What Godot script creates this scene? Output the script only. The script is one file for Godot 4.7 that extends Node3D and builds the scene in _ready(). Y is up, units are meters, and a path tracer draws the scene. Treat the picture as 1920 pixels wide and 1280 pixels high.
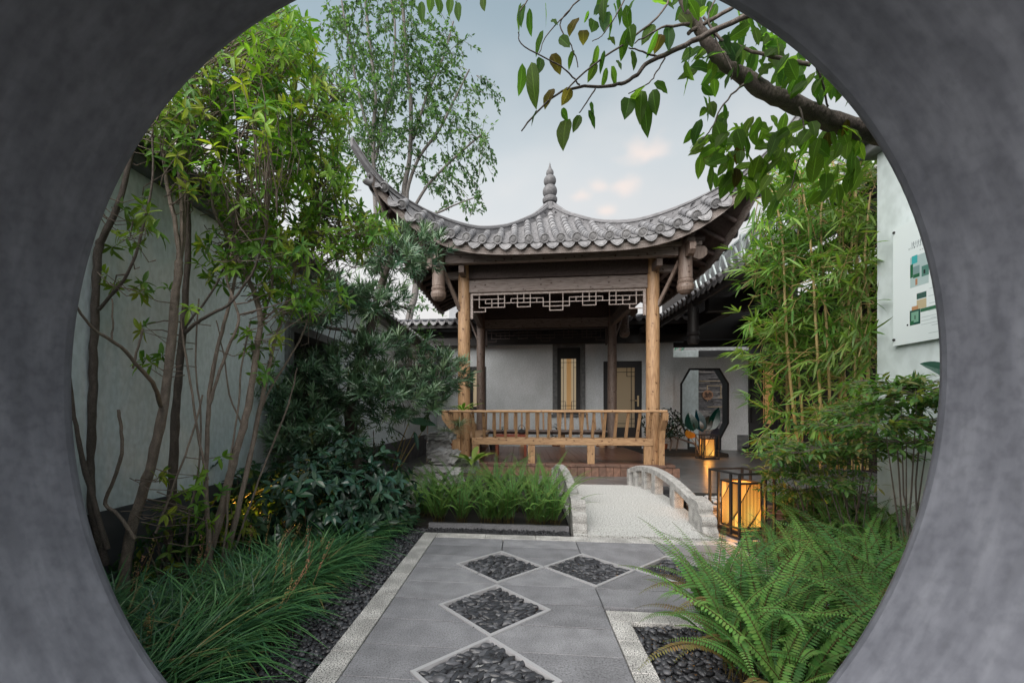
extends Node3D
# A walled courtyard garden with a tiled pavilion, seen through a round plaster moon gate.
# x to the right, z = -depth; the courtyard's axes are the world's, the camera is turned a little to the left of them.

const EYE := 1.05
const FOCAL := 800.0
var rng := RandomNumberGenerator.new()
var counts := {}
var M := {}
var YC := cos(0.10463)
var YS := sin(0.10463)


class MB:   # collects triangles (unindexed) of one mesh
	var v := PackedVector3Array()
	var n := PackedVector3Array()
	var c := PackedColorArray()
	var uv := PackedVector2Array()
	var col := Color.WHITE

	func t3(a: Vector3, b: Vector3, d: Vector3, na: Vector3, nb: Vector3, nd: Vector3, ua := Vector2.ZERO, ub := Vector2.ZERO, ud := Vector2.ZERO) -> void:
		# a, b, d run anticlockwise seen from outside; Godot wants clockwise
		v.append(a); v.append(d); v.append(b)
		n.append(na); n.append(nd); n.append(nb)
		c.append(col); c.append(col); c.append(col)
		uv.append(ua); uv.append(ud); uv.append(ub)

	func tri(a: Vector3, b: Vector3, d: Vector3, hint: Vector3) -> void:
		var nn := (b - a).cross(d - a)
		if nn.length_squared() < 1e-18:
			return
		nn = nn.normalized()
		if nn.dot(hint) < 0.0:
			t3(a, d, b, -nn, -nn, -nn)
		else:
			t3(a, b, d, nn, nn, nn)

	func quad(a: Vector3, b: Vector3, d: Vector3, e: Vector3, hint: Vector3) -> void:
		tri(a, b, d, hint)
		tri(a, d, e, hint)

	func smooth_quad(a: Vector3, b: Vector3, d: Vector3, e: Vector3, na: Vector3, nb: Vector3, nd: Vector3, ne: Vector3, ua := Vector2.ZERO, ub := Vector2.ZERO, ud := Vector2.ZERO, ue := Vector2.ZERO) -> void:
		if (b - a).cross(d - a).dot(na + nd) < 0.0 or (d - a).cross(e - a).dot(na + nd) < -1e-9:
			t3(a, d, b, na, nd, nb, ua, ud, ub)
			t3(a, e, d, na, ne, nd, ua, ue, ud)
		else:
			t3(a, b, d, na, nb, nd, ua, ub, ud)
			t3(a, d, e, na, nd, ne, ua, ud, ue)

	func box(p: Vector3, s: Vector3, b := Basis(), bev := 0.0) -> void:
		var h := s * 0.5
		var g := h - Vector3(bev, bev, bev)
		for ax in 3:
			var u := (ax + 1) % 3
			var w := (ax + 2) % 3
			for sg in [-1.0, 1.0]:
				var k: Array[Vector3] = []
				for q in [[-1, -1], [1, -1], [1, 1], [-1, 1]]:
					var o := Vector3.ZERO
					o[ax] = sg * h[ax]; o[u] = q[0] * g[u]; o[w] = q[1] * g[w]
					k.append(p + b * o)
				var nn := Vector3.ZERO
				nn[ax] = sg
				quad(k[0], k[1], k[2], k[3], b * nn)
			if bev > 0.0:
				for su in [-1.0, 1.0]:
					for sw in [-1.0, 1.0]:
						var k: Array[Vector3] = []
						for q in [[1, 0, -1], [1, 0, 1], [0, 1, 1], [0, 1, -1]]:
							var o := Vector3.ZERO
							o[ax] = q[2] * g[ax]
							o[u] = su * (h[u] if q[0] == 1 else g[u])
							o[w] = sw * (h[w] if q[1] == 1 else g[w])
							k.append(p + b * o)
						var nn := Vector3.ZERO
						nn[u] = su; nn[w] = sw
						quad(k[0], k[1], k[2], k[3], b * nn)
		if bev > 0.0:
			for sx in [-1.0, 1.0]:
				for sy in [-1.0, 1.0]:
					for sz in [-1.0, 1.0]:
						tri(p + b * Vector3(sx * h.x, sy * g.y, sz * g.z), p + b * Vector3(sx * g.x, sy * h.y, sz * g.z), p + b * Vector3(sx * g.x, sy * g.y, sz * h.z), b * Vector3(sx, sy, sz))

	func span(a: Vector3, b: Vector3, bev := 0.0) -> void:   # an upright box between two corners
		box((a + b) * 0.5, (b - a).abs(), Basis(), bev)

	func bar(a: Vector3, b: Vector3, w: float, h: float, bev := 0.0, up := Vector3.UP) -> void:   # a square bar from a to b
		var y := (b - a).normalized()
		if absf(y.dot(up)) > 0.99:
			up = Vector3.BACK
		var x := y.cross(up).normalized()
		var z := x.cross(y)
		box((a + b) * 0.5, Vector3(w, (b - a).length(), h), Basis(x, y, z), bev)

	func tube(pts: Array, rad: Array, sides := 8, cap := true, rough := 0.0, seed_ := 1) -> void:
		var x := Vector3.ZERO
		var rings := []
		var norms := []
		var r := RandomNumberGenerator.new()
		r.seed = seed_
		for i in pts.size():
			var d: Vector3 = (pts[mini(i + 1, pts.size() - 1)] - pts[maxi(i - 1, 0)]).normalized()
			if i == 0:
				x = d.cross(Vector3.UP if absf(d.y) < 0.9 else Vector3.BACK).normalized()
			else:
				x = (x - d * x.dot(d)).normalized()
			var y := d.cross(x)
			var ring := PackedVector3Array()
			var nr := PackedVector3Array()
			for k in sides:
				var a := TAU * k / sides
				var o := x * cos(a) + y * sin(a)
				nr.append(o)
				ring.append(pts[i] + o * (rad[i] * (1.0 + (r.randf() - 0.5) * rough)))
			rings.append(ring)
			norms.append(nr)
		for i in pts.size() - 1:
			for k in sides:
				var q := (k + 1) % sides
				smooth_quad(rings[i][k], rings[i + 1][k], rings[i + 1][q], rings[i][q], norms[i][k], norms[i + 1][k], norms[i + 1][q], norms[i][q])
		if cap:
			for e in [0, pts.size() - 1]:
				var d: Vector3 = pts[e] - pts[1 if e == 0 else e - 1]
				for k in sides:
					tri(pts[e], rings[e][k], rings[e][(k + 1) % sides], d)

	func lathe(prof: Array, sides: int, p: Vector3) -> void:   # prof: Vector2(radius, height)
		for i in prof.size() - 1:
			var a: Vector2 = prof[i]
			var b: Vector2 = prof[i + 1]
			var sl := Vector2(b.y - a.y, a.x - b.x).normalized()
			for k in sides:
				var a0 := TAU * k / sides
				var a1 := TAU * (k + 1) / sides
				var d0 := Vector3(cos(a0), 0, sin(a0))
				var d1 := Vector3(cos(a1), 0, sin(a1))
				var n0 := d0 * sl.x + Vector3.UP * sl.y
				var n1 := d1 * sl.x + Vector3.UP * sl.y
				smooth_quad(p + d0 * a.x + Vector3.UP * a.y, p + d0 * b.x + Vector3.UP * b.y, p + d1 * b.x + Vector3.UP * b.y, p + d1 * a.x + Vector3.UP * a.y, n0, n0, n1, n1)

	func prism(poly: PackedVector2Array, t: Transform3D, depth: float) -> void:   # outline in x, y of t, thick along its z
		var ix := Geometry2D.triangulate_polygon(poly)
		for s in [-1.0, 1.0]:
			var z: float = s * depth * 0.5
			for i in range(0, ix.size(), 3):
				tri(t * Vector3(poly[ix[i]].x, poly[ix[i]].y, z), t * Vector3(poly[ix[i + 1]].x, poly[ix[i + 1]].y, z), t * Vector3(poly[ix[i + 2]].x, poly[ix[i + 2]].y, z), t.basis.z * s)
		var cw := Geometry2D.is_polygon_clockwise(poly)
		for i in poly.size():
			var a := poly[i]
			var b := poly[(i + 1) % poly.size()]
			var o := Vector2(b.y - a.y, a.x - b.x)
			if cw:
				o = -o
			quad(t * Vector3(a.x, a.y, -depth * 0.5), t * Vector3(b.x, b.y, -depth * 0.5), t * Vector3(b.x, b.y, depth * 0.5), t * Vector3(a.x, a.y, depth * 0.5), t.basis * Vector3(o.x, o.y, 0))

	func put(o: MB, t: Transform3D, tint := Color(-1, 0, 0)) -> void:   # a moved copy of another collection
		v.append_array(t * o.v)
		n.append_array(Transform3D(t.basis.orthonormalized(), Vector3.ZERO) * o.n)
		uv.append_array(o.uv)
		if tint.r < 0.0:
			c.append_array(o.c)
		else:
			var cc := PackedColorArray()
			cc.resize(o.v.size())
			cc.fill(tint)
			c.append_array(cc)

	func mesh() -> ArrayMesh:
		var a := []
		a.resize(Mesh.ARRAY_MAX)
		a[Mesh.ARRAY_VERTEX] = v
		a[Mesh.ARRAY_NORMAL] = n
		a[Mesh.ARRAY_COLOR] = c
		a[Mesh.ARRAY_TEX_UV] = uv
		var m := ArrayMesh.new()
		if v.size() > 0:
			m.add_surface_from_arrays(Mesh.PRIMITIVE_TRIANGLES, a)
		return m


# ---------------------------------------------------------------- helpers
func P(px: float, py: float, depth: float) -> Vector3:   # the place at this depth that a survey of the photograph gives
	var u := (px - 892.0) / FOCAL
	var k := depth / (u * YS + YC)
	return Vector3((u * YC - YS) * k, EYE + (772.0 - py) / FOCAL * k, -depth)

func numbered(called: String, parent: Node) -> String:
	var key := str(parent.get_instance_id()) + called
	counts[key] = counts.get(key, -1) + 1
	return called if counts[key] == 0 else "%s_%03d" % [called, counts[key]]

func tag(o: Node, label := "", category := "", group := "", kind := "") -> Node:
	if label: o.set_meta("label", label)
	if category: o.set_meta("category", category)
	if group: o.set_meta("group", group)
	if kind: o.set_meta("kind", kind)
	return o

func thing(called: String, label: String, category: String, at := Vector3.ZERO, turn := 0.0, group := "") -> Node3D:
	var o := Node3D.new()
	o.name = numbered(called, self)
	add_child(o)
	o.position = at
	o.rotation.y = turn
	tag(o, label, category, group)
	return o

func obj(called: String, shape, m: Material, parent: Node = null, t := Transform3D()) -> MeshInstance3D:
	var o := MeshInstance3D.new()
	if parent == null: parent = self
	o.name = numbered(called, parent)
	o.mesh = shape.mesh() if shape is MB else shape
	o.material_override = m
	o.transform = t
	parent.add_child(o)
	return o

func struct(called: String, shape, m: Material) -> MeshInstance3D:
	var o := obj(called, shape, m)
	o.set_meta("kind", "structure")
	return o

func stuff(called: String, shape, m: Material, parent: Node = null) -> MeshInstance3D:
	var o := obj(called, shape, m, parent)
	o.set_meta("kind", "stuff")
	return o

func R(a: float, b: float) -> float:
	return rng.randf_range(a, b)

func ball() -> Vector3:   # a random place in the unit ball
	while true:
		var p := Vector3(R(-1, 1), R(-1, 1), R(-1, 1))
		if p.length_squared() <= 1.0:
			return p
	return Vector3.ZERO

func along(dir: Vector3, up: Vector3, roll := 0.0) -> Basis:   # y along dir, z as near to up as it goes
	var y := dir.normalized()
	if absf(y.dot(up)) > 0.98:
		up = Vector3(0.3, 0.2, 1.0)
	var x := y.cross(up).normalized()
	var b := Basis(x, y, x.cross(y))
	return b * Basis(Vector3.UP, roll)

func L(r: float, g: float, b: float) -> Color:   # real-world base colour to the sRGB that albedo and textures take
	return Color(r, g, b).linear_to_srgb()

func vary(c: Color, k := 0.25) -> Color:
	var f := 1.0 + R(-k, k)
	return Color(c.r * f * R(0.93, 1.07), c.g * f, c.b * f * R(0.9, 1.1))


# ---------------------------------------------------------------- materials
func noise_tex(seed_: int, freq: float, octaves: int, cols: Array, at: Array, size := 512, kind := FastNoiseLite.TYPE_SIMPLEX_SMOOTH, squash := Vector2.ONE) -> NoiseTexture2D:
	var f := FastNoiseLite.new()
	f.seed = seed_
	f.noise_type = kind
	f.frequency = freq
	f.fractal_octaves = octaves
	var t := NoiseTexture2D.new()
	t.width = int(size * squash.x)
	t.height = int(size * squash.y)
	t.seamless = true
	t.noise = f
	var g := Gradient.new()
	g.offsets = PackedFloat32Array(at)
	g.colors = PackedColorArray(cols)
	t.color_ramp = g
	return t

func normal_tex(seed_: int, freq: float, octaves: int, strength: float, size := 512) -> NoiseTexture2D:
	var f := FastNoiseLite.new()
	f.seed = seed_
	f.frequency = freq
	f.fractal_octaves = octaves
	var t := NoiseTexture2D.new()
	t.width = size
	t.height = size
	t.seamless = true
	t.as_normal_map = true
	t.bump_strength = strength
	t.noise = f
	return t

func mat(called: String, c: Color, rough: float, tex: Texture2D = null, scale := Vector3.ONE, fine: Texture2D = null, fine_scale := Vector3.ONE, bump: Texture2D = null, bump_k := 1.0) -> StandardMaterial3D:
	var m := StandardMaterial3D.new()
	m.resource_name = called
	m.albedo_color = c
	m.roughness = rough
	if tex:
		m.albedo_texture = tex
		m.uv1_triplanar = true
		m.uv1_world_triplanar = true
		m.uv1_triplanar_sharpness = 4.0
		m.uv1_scale = scale
	if fine:
		m.detail_enabled = true
		m.detail_blend_mode = BaseMaterial3D.BLEND_MODE_MUL
		m.detail_uv_layer = BaseMaterial3D.DETAIL_UV_2
		m.detail_albedo = fine
		m.uv2_triplanar = true
		m.uv2_world_triplanar = true
		m.uv2_triplanar_sharpness = 4.0
		m.uv2_scale = fine_scale
	if bump:
		m.normal_enabled = true
		m.normal_texture = bump
		m.normal_scale = bump_k
	M[called] = m
	return m

func leaf_mat(called: String, rough: float, back: Color, spec := 0.5) -> StandardMaterial3D:
	var m := StandardMaterial3D.new()
	m.resource_name = called
	m.vertex_color_use_as_albedo = true
	m.roughness = rough
	m.metallic_specular = spec
	m.backlight_enabled = true
	m.backlight = back
	M[called] = m
	return m

func glow_mat(called: String, c: Color, e: float, base: Color) -> StandardMaterial3D:
	var m := StandardMaterial3D.new()
	m.resource_name = called
	m.albedo_color = base
	m.roughness = 0.6
	m.emission_enabled = true
	m.emission = c
	m.emission_energy_multiplier = e
	M[called] = m
	return m

func grey(a: float, b: float) -> Array:
	return [L(a, a, a), L(b, b, b)]

func make_materials() -> void:
	var speck := noise_tex(11, 0.16, 2, [L(0.16, 0.16, 0.16), L(0.72, 0.72, 0.72), L(1, 1, 1)], [0.28, 0.42, 0.7])
	var fine := noise_tex(12, 0.08, 4, [L(0.48, 0.48, 0.48), L(0.9, 0.9, 0.9), L(1, 1, 1)], [0.25, 0.5, 0.75])
	var pits := noise_tex(19, 0.035, 6, [L(0.50, 0.50, 0.50), L(0.86, 0.86, 0.86), L(1, 1, 1)], [0.20, 0.42, 0.8], 1024)
	var cloud := noise_tex(13, 0.008, 5, [L(0.62, 0.62, 0.62), L(1, 1, 1)], [0.2, 0.8])
	var cloud_mid := noise_tex(18, 0.010, 6, [L(0.74, 0.74, 0.74), L(1, 1, 1)], [0.2, 0.8])
	var cloud_soft := noise_tex(14, 0.006, 4, [L(0.84, 0.85, 0.84), L(1, 1, 1)], [0.2, 0.8])
	var grit := normal_tex(15, 0.12, 3, 4.0)
	var bumpy := normal_tex(16, 0.02, 4, 8.0)
	var streak := noise_tex(17, 0.012, 5, [L(0.68, 0.68, 0.70), L(0.80, 0.80, 0.815), L(1.0, 1.0, 1.0)], [0.22, 0.5, 0.85], 1024)
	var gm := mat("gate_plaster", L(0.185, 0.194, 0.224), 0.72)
	gm.albedo_texture = streak
	gm.uv1_scale = Vector3(0.2894, 1.2, 1)
	gm.detail_enabled = true
	gm.detail_blend_mode = BaseMaterial3D.BLEND_MODE_MUL
	gm.detail_uv_layer = BaseMaterial3D.DETAIL_UV_2
	gm.detail_albedo = noise_tex(33, 0.03, 7, [L(0.76, 0.76, 0.77), L(0.95, 0.95, 0.95), L(1, 1, 1)], [0.2, 0.55, 0.8], 1024)
	gm.uv2_triplanar = true
	gm.uv2_world_triplanar = true
	gm.uv2_scale = Vector3(0.9, 0.9, 0.9)
	gm.normal_enabled = true
	gm.normal_texture = normal_tex(34, 0.012, 7, 5.0, 1024)
	gm.normal_scale = 0.2
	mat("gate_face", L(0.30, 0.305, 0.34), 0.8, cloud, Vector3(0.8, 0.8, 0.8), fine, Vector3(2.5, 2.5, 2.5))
	mat("white_plaster", L(0.60, 0.67, 0.68), 0.85, cloud_soft, Vector3(0.45, 0.3, 0.45), fine_soft(), Vector3(0.6, 0.4, 0.6))
	mat("old_plaster", L(0.78, 0.86, 0.90), 0.85, cloud_soft, Vector3(0.4, 0.25, 0.4), fine_soft(), Vector3(1.7, 0.7, 1.7), grit, 0.12)
	mat("hall_plaster", L(0.80, 0.84, 0.88), 0.85, cloud_soft, Vector3(0.4, 0.3, 0.4), fine_soft(), Vector3(1.5, 1.1, 1.5))
	mat("skirting_plaster", L(0.09, 0.092, 0.10), 0.8, cloud, Vector3(0.7, 0.7, 0.7))
	mat("slab_stone", L(0.31, 0.312, 0.335), 0.62, cloud_mid, Vector3(0.9, 0.9, 0.9), pits, Vector3(3, 3, 3), grit, 0.25)
	mat("slab_stone_light", L(0.345, 0.347, 0.37), 0.6, cloud_mid, Vector3(1.1, 1.1, 1.1), pits, Vector3(3.4, 3.4, 3.4), grit, 0.25)
	mat("slab_stone_dark", L(0.275, 0.277, 0.297), 0.64, cloud_mid, Vector3(0.8, 0.8, 0.8), pits, Vector3(2.6, 2.6, 2.6), grit, 0.25)
	mat("border_granite", L(0.78, 0.765, 0.74), 0.7, speck, Vector3(1.5, 1.5, 1.5), cloud, Vector3(1.3, 1.3, 1.3), grit, 0.3)
	mat("bridge_granite", L(0.60, 0.60, 0.59), 0.75, speck_light(), Vector3(0.9, 0.9, 0.9), fine_soft(), Vector3(4, 4, 4), grit, 0.35)
	mat("parapet_granite", L(0.55, 0.54, 0.525), 0.72, speck_light(), Vector3(1.4, 1.4, 1.4), cloud, Vector3(2.2, 2.2, 2.2), grit, 0.5)
	mat("joint_dark", L(0.03, 0.03, 0.032), 0.9)
	mat("soil", L(0.025, 0.022, 0.018), 0.95, cloud, Vector3(2, 2, 2), fine, Vector3(4, 4, 4))
	var steel := mat("steel_edge", L(0.52, 0.52, 0.54), 0.42)
	steel.metallic = 0.25
	mat("pebble_black", L(0.052, 0.053, 0.060), 0.27, cloud, Vector3(6, 6, 6))
	mat("pebble_grey", L(0.12, 0.122, 0.135), 0.32, cloud, Vector3(6, 6, 6))
	mat("pebble_white", L(0.36, 0.36, 0.36), 0.6)
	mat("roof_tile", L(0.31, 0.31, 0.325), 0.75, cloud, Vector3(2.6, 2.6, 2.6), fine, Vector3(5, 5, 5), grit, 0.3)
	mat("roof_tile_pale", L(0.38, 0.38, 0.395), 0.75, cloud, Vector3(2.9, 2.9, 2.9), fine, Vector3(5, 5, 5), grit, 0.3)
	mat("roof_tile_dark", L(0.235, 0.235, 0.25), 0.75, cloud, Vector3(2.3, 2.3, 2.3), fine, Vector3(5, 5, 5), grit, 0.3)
	mat("ridge_mortar", L(0.27, 0.27, 0.285), 0.8, cloud, Vector3(1.6, 2.6, 1.6), fine, Vector3(4, 4, 4), grit, 0.35)
	mat("finial_stone", L(0.20, 0.20, 0.21), 0.7, cloud, Vector3(3, 3, 3), fine, Vector3(5, 5, 5))
	mat("hall_tile", L(0.17, 0.17, 0.185), 0.6, cloud, Vector3(2, 2, 2))
	var grain := noise_tex(21, 0.02, 5, [L(0.62, 0.56, 0.52), L(0.86, 0.85, 0.84), L(1.0, 1.0, 1.0)], [0.22, 0.5, 0.8], 512)
	var knots := noise_tex(22, 0.018, 2, [L(0.30, 0.22, 0.18), L(0.94, 0.94, 0.94), L(1, 1, 1)], [0.10, 0.17, 0.6], 512, FastNoiseLite.TYPE_CELLULAR)
	var honey := L(0.44, 0.272, 0.145)
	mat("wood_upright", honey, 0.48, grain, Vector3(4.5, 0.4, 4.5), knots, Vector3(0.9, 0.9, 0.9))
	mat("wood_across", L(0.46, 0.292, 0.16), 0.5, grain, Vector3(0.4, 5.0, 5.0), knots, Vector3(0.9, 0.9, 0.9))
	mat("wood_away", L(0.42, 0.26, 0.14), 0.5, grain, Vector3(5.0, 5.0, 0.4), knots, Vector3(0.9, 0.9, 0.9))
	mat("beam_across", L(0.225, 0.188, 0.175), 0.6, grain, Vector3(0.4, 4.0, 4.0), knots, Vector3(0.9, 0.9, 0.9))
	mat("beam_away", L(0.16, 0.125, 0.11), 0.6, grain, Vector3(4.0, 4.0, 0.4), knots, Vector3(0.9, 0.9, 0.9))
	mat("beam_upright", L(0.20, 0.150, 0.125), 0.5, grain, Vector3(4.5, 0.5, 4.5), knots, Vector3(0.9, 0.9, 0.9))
	mat("lattice_wood", L(0.36, 0.31, 0.29), 0.55, grain, Vector3(2, 2, 2))
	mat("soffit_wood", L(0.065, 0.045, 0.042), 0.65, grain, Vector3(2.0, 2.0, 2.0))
	mat("fascia_wood", L(0.25, 0.215, 0.20), 0.6, grain, Vector3(0.6, 3.0, 0.6), fine, Vector3(1.2, 1.6, 1.2))
	mat("deck_wood", L(0.13, 0.055, 0.035), 0.28, grain, Vector3(5.0, 5.0, 0.5))
	mat("red_wood", L(0.22, 0.055, 0.03), 0.4, grain, Vector3(1, 3, 3))
	mat("brick_tile", L(0.30, 0.165, 0.115), 0.6, cloud, Vector3(2.5, 2.5, 2.5), fine, Vector3(5, 5, 5))
	mat("brick_tile_dark", L(0.22, 0.125, 0.09), 0.6, cloud, Vector3(2.1, 2.1, 2.1), fine, Vector3(5, 5, 5))
	mat("dark_timber", L(0.016, 0.014, 0.014), 0.55)
	mat("black_frame", L(0.014, 0.014, 0.016), 0.45)
	mat("grey_frame", L(0.19, 0.20, 0.205), 0.75, cloud, Vector3(1.5, 1.5, 1.5))
	mat("iron_black", L(0.022, 0.020, 0.020), 0.42)
	mat("hall_floor", L(0.19, 0.188, 0.19), 0.28, cloud, Vector3(0.7, 0.7, 0.7), fine, Vector3(1.5, 1.5, 1.5))
	mat("slate_stack", L(0.16, 0.11, 0.085), 0.75, cloud, Vector3(3, 9, 3))
	mat("slate_course", L(0.21, 0.20, 0.205), 0.7, cloud, Vector3(1.5, 4, 1.5))
	mat("slate_course_pale", L(0.36, 0.335, 0.32), 0.7, cloud, Vector3(1.5, 4, 1.5))
	mat("brass", L(0.55, 0.42, 0.25), 0.35).metallic = 0.7
	mat("sign_wood", L(0.36, 0.19, 0.11), 0.5)
	mat("rock_stone", L(0.54, 0.525, 0.52), 0.85, cloud, Vector3(2.4, 5, 2.4), fine, Vector3(5, 5, 5), bumpy, 0.8)
	mat("bark_brown", L(0.33, 0.27, 0.225), 0.85, cloud, Vector3(5, 2, 5), fine, Vector3(7, 2.5, 7), bumpy, 0.7)
	mat("bark_dark", L(0.17, 0.14, 0.12), 0.85, cloud, Vector3(5, 2, 5), fine, Vector3(7, 2.5, 7), bumpy, 0.8)
	mat("bark_grey", L(0.27, 0.25, 0.24), 0.85, cloud, Vector3(6, 3, 6), fine, Vector3(5, 14, 5), bumpy, 0.6)
	mat("twig_brown", L(0.17, 0.135, 0.11), 0.8)
	mat("culm_gold", L(0.34, 0.25, 0.10), 0.45, fine_soft(), Vector3(4, 4, 4))
	mat("far_wall", L(0.40, 0.42, 0.45), 0.9)
	mat("board_white", L(0.62, 0.69, 0.70), 0.14)
	mat("terracotta", L(0.28, 0.10, 0.05), 0.7)
	leaf_mat("leaf", 0.45, Color(0.95, 1.0, 0.6), 0.4)
	leaf_mat("leaf_gloss", 0.26, Color(0.3, 0.35, 0.2), 0.55)
	leaf_mat("leaf_thin", 0.45, Color(0.95, 1.0, 0.6))
	leaf_mat("needle", 0.30, Color(0.3, 0.35, 0.2), 0.55)
	leaf_mat("grass_blade", 0.34, Color(0.4, 0.5, 0.3))
	leaf_mat("fern_green", 0.5, Color(0.6, 0.75, 0.35), 0.35)
	glow_mat("paper_glow", Color(1.0, 0.50, 0.10), 0.95, L(0.62, 0.36, 0.13))
	glow_mat("bulb_glow", Color(1.0, 0.72, 0.25), 4.0, L(0.8, 0.7, 0.5))
	glow_mat("warm_pane", Color(1.0, 0.90, 0.74), 0.17, L(0.30, 0.24, 0.16))
	glow_mat("warm_curtain", Color(0.98, 0.74, 0.46), 0.15, L(0.35, 0.24, 0.12))
	glow_mat("dim_pane", Color(0.9, 0.74, 0.5), 0.05, L(0.26, 0.23, 0.18))

func fine_soft() -> NoiseTexture2D:
	if not M.has("_fs"):
		M["_fs"] = noise_tex(31, 0.03, 5, [L(0.86, 0.87, 0.86), L(1, 1, 1)], [0.25, 0.7])
	return M["_fs"]

func speck_light() -> NoiseTexture2D:
	if not M.has("_sl"):
		M["_sl"] = noise_tex(32, 0.13, 2, [L(0.36, 0.35, 0.33), L(0.88, 0.88, 0.87), L(1, 1, 1)], [0.24, 0.40, 0.7])
	return M["_sl"]


# ---------------------------------------------------------------- the scene
func _ready():
	rng.seed = 20240
	# camera: a shifted wide lens at eye height, turned 6 degrees left of the courtyard's axis
	var cam := Camera3D.new()
	cam.name = "camera"
	cam.projection = Camera3D.PROJECTION_FRUSTUM
	cam.near = 0.05
	cam.far = 600.0
	cam.size = cam.near * 1280.0 / FOCAL
	cam.frustum_offset = Vector2(68.0, 132.0) / FOCAL * cam.near
	cam.position = Vector3(0, EYE, 0)
	cam.rotation.y = 0.10463
	add_child(cam)
	cam.current = true
	# sky and exposure
	var env := Environment.new()
	env.background_mode = Environment.BG_SKY
	var sky := Sky.new()
	var pan := PanoramaSkyMaterial.new()
	pan.panorama = sky_picture()
	sky.sky_material = pan
	env.sky = sky
	env.background_energy_multiplier = 0.68
	env.tonemap_mode = Environment.TONE_MAPPER_LINEAR
	env.tonemap_exposure = 1.5
	env.sdfgi_enabled = true
	env.ssao_enabled = true
	env.ssil_enabled = true
	var we := WorldEnvironment.new()
	we.name = "world_environment"
	we.environment = env
	add_child(we)
	# the last daylight, soft, from the left and a little behind the camera
	var sun := DirectionalLight3D.new()
	sun.name = "sun"
	sun.light_energy = 1.5
	sun.light_color = Color(1.0, 0.975, 0.95)
	sun.light_angular_distance = 80.0
	sun.shadow_enabled = true
	sun.basis = Basis.looking_at(Vector3(0.42, -0.80, -0.75))
	add_child(sun)
	make_materials()
	ground_and_paving()
	moon_gate()
	garden_walls()
	back_hall()
	octagon_wall()
	side_hall()
	stone_bridge()
	pavilion()
	lanterns()
	rocks()
	info_board()
	left_trees()
	far_tree()
	podocarpus()
	cherry_branch()
	bamboo()
	ferns()
	undergrowth()
	liriope()
	small_things()


func sky_picture() -> ImageTexture:
	var w := 1024
	var h := 512
	var im := Image.create_empty(w, h, false, Image.FORMAT_RGBF)
	var f := FastNoiseLite.new()
	f.seed = 5
	f.frequency = 1.6
	f.fractal_octaves = 5
	var stops := [[0.0, Vector3(0.86, 0.83, 0.80)], [20.0, Vector3(0.80, 0.81, 0.82)], [29.0, Vector3(0.66, 0.72, 0.76)], [38.0, Vector3(0.40, 0.50, 0.57)], [50.0, Vector3(0.29, 0.39, 0.46)], [90.0, Vector3(0.28, 0.37, 0.45)]]
	var puffs := [[11.2, 24.2, 1.0], [13.4, 26.4, 1.6], [10.2, 26.9, 1.1], [8.0, 26.2, 1.0], [15.6, 29.4, 2.2], [-40.0, 27.0, 3.0], [40.0, 30.0, 3.5], [75.0, 26.0, 3.0], [-80.0, 28.0, 3.5], [110.0, 30.0, 4.0], [-120.0, 29.0, 4.0], [150.0, 26.0, 4.0], [180.0, 28.0, 3.5], [-155.0, 30.0, 3.0]]
	for j in h:
		var el := 90.0 - (j + 0.5) / h * 180.0
		var base := Vector3(0.10, 0.10, 0.10)
		if el > 0.0:
			for k in stops.size() - 1:
				if el >= stops[k][0]:
					var t: float = clampf((el - stops[k][0]) / (stops[k + 1][0] - stops[k][0]), 0.0, 1.0)
					base = stops[k][1].lerp(stops[k + 1][1], t)
		for i in w:
			var az := wrapf((i + 0.5) / w * 360.0, -180.0, 180.0)
			var c := base
			if el > 0.0:
				# a little brighter towards the set sun on the left
				c *= 1.0 + 0.18 * cos(deg_to_rad(az + 100.0)) * (1.0 - el / 90.0)
				if el > 8.0 and el < 46.0:
					var d := Vector3(sin(deg_to_rad(az)) * cos(deg_to_rad(el)), sin(deg_to_rad(el)) * 2.2, -cos(deg_to_rad(az)) * cos(deg_to_rad(el)))
					var veil := clampf(f.get_noise_3dv(d * 1.3) * 1.3 + 0.12, 0.0, 1.0) * clampf((44.0 - el) / 14.0, 0.0, 1.0)
					c = c.lerp(Vector3(0.84, 0.82, 0.81), veil * 0.5)
					var q := 0.0
					for pf in puffs:
						var da: float = wrapf(az - pf[0], -180.0, 180.0) * cos(deg_to_rad(el)) / 1.25
						var de: float = el - pf[1]
						var r2: float = (da * da + de * de * (2.0 if de > 0.0 else 3.2)) / (pf[2] * pf[2])
						if r2 < 4.0:
							q = maxf(q, exp(-r2 * 1.1))
					if q > 0.02:
						var ragged := clampf(q * 1.5 + f.get_noise_3dv(d * 14.0) * 0.75 - 0.45, 0.0, 1.0)
						c = c.lerp(Vector3(0.96, 0.83, 0.77), ragged * 0.75)
			im.set_pixel(i, j, Color(c.x, c.y, c.z))
	return ImageTexture.create_from_image(im)


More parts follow.
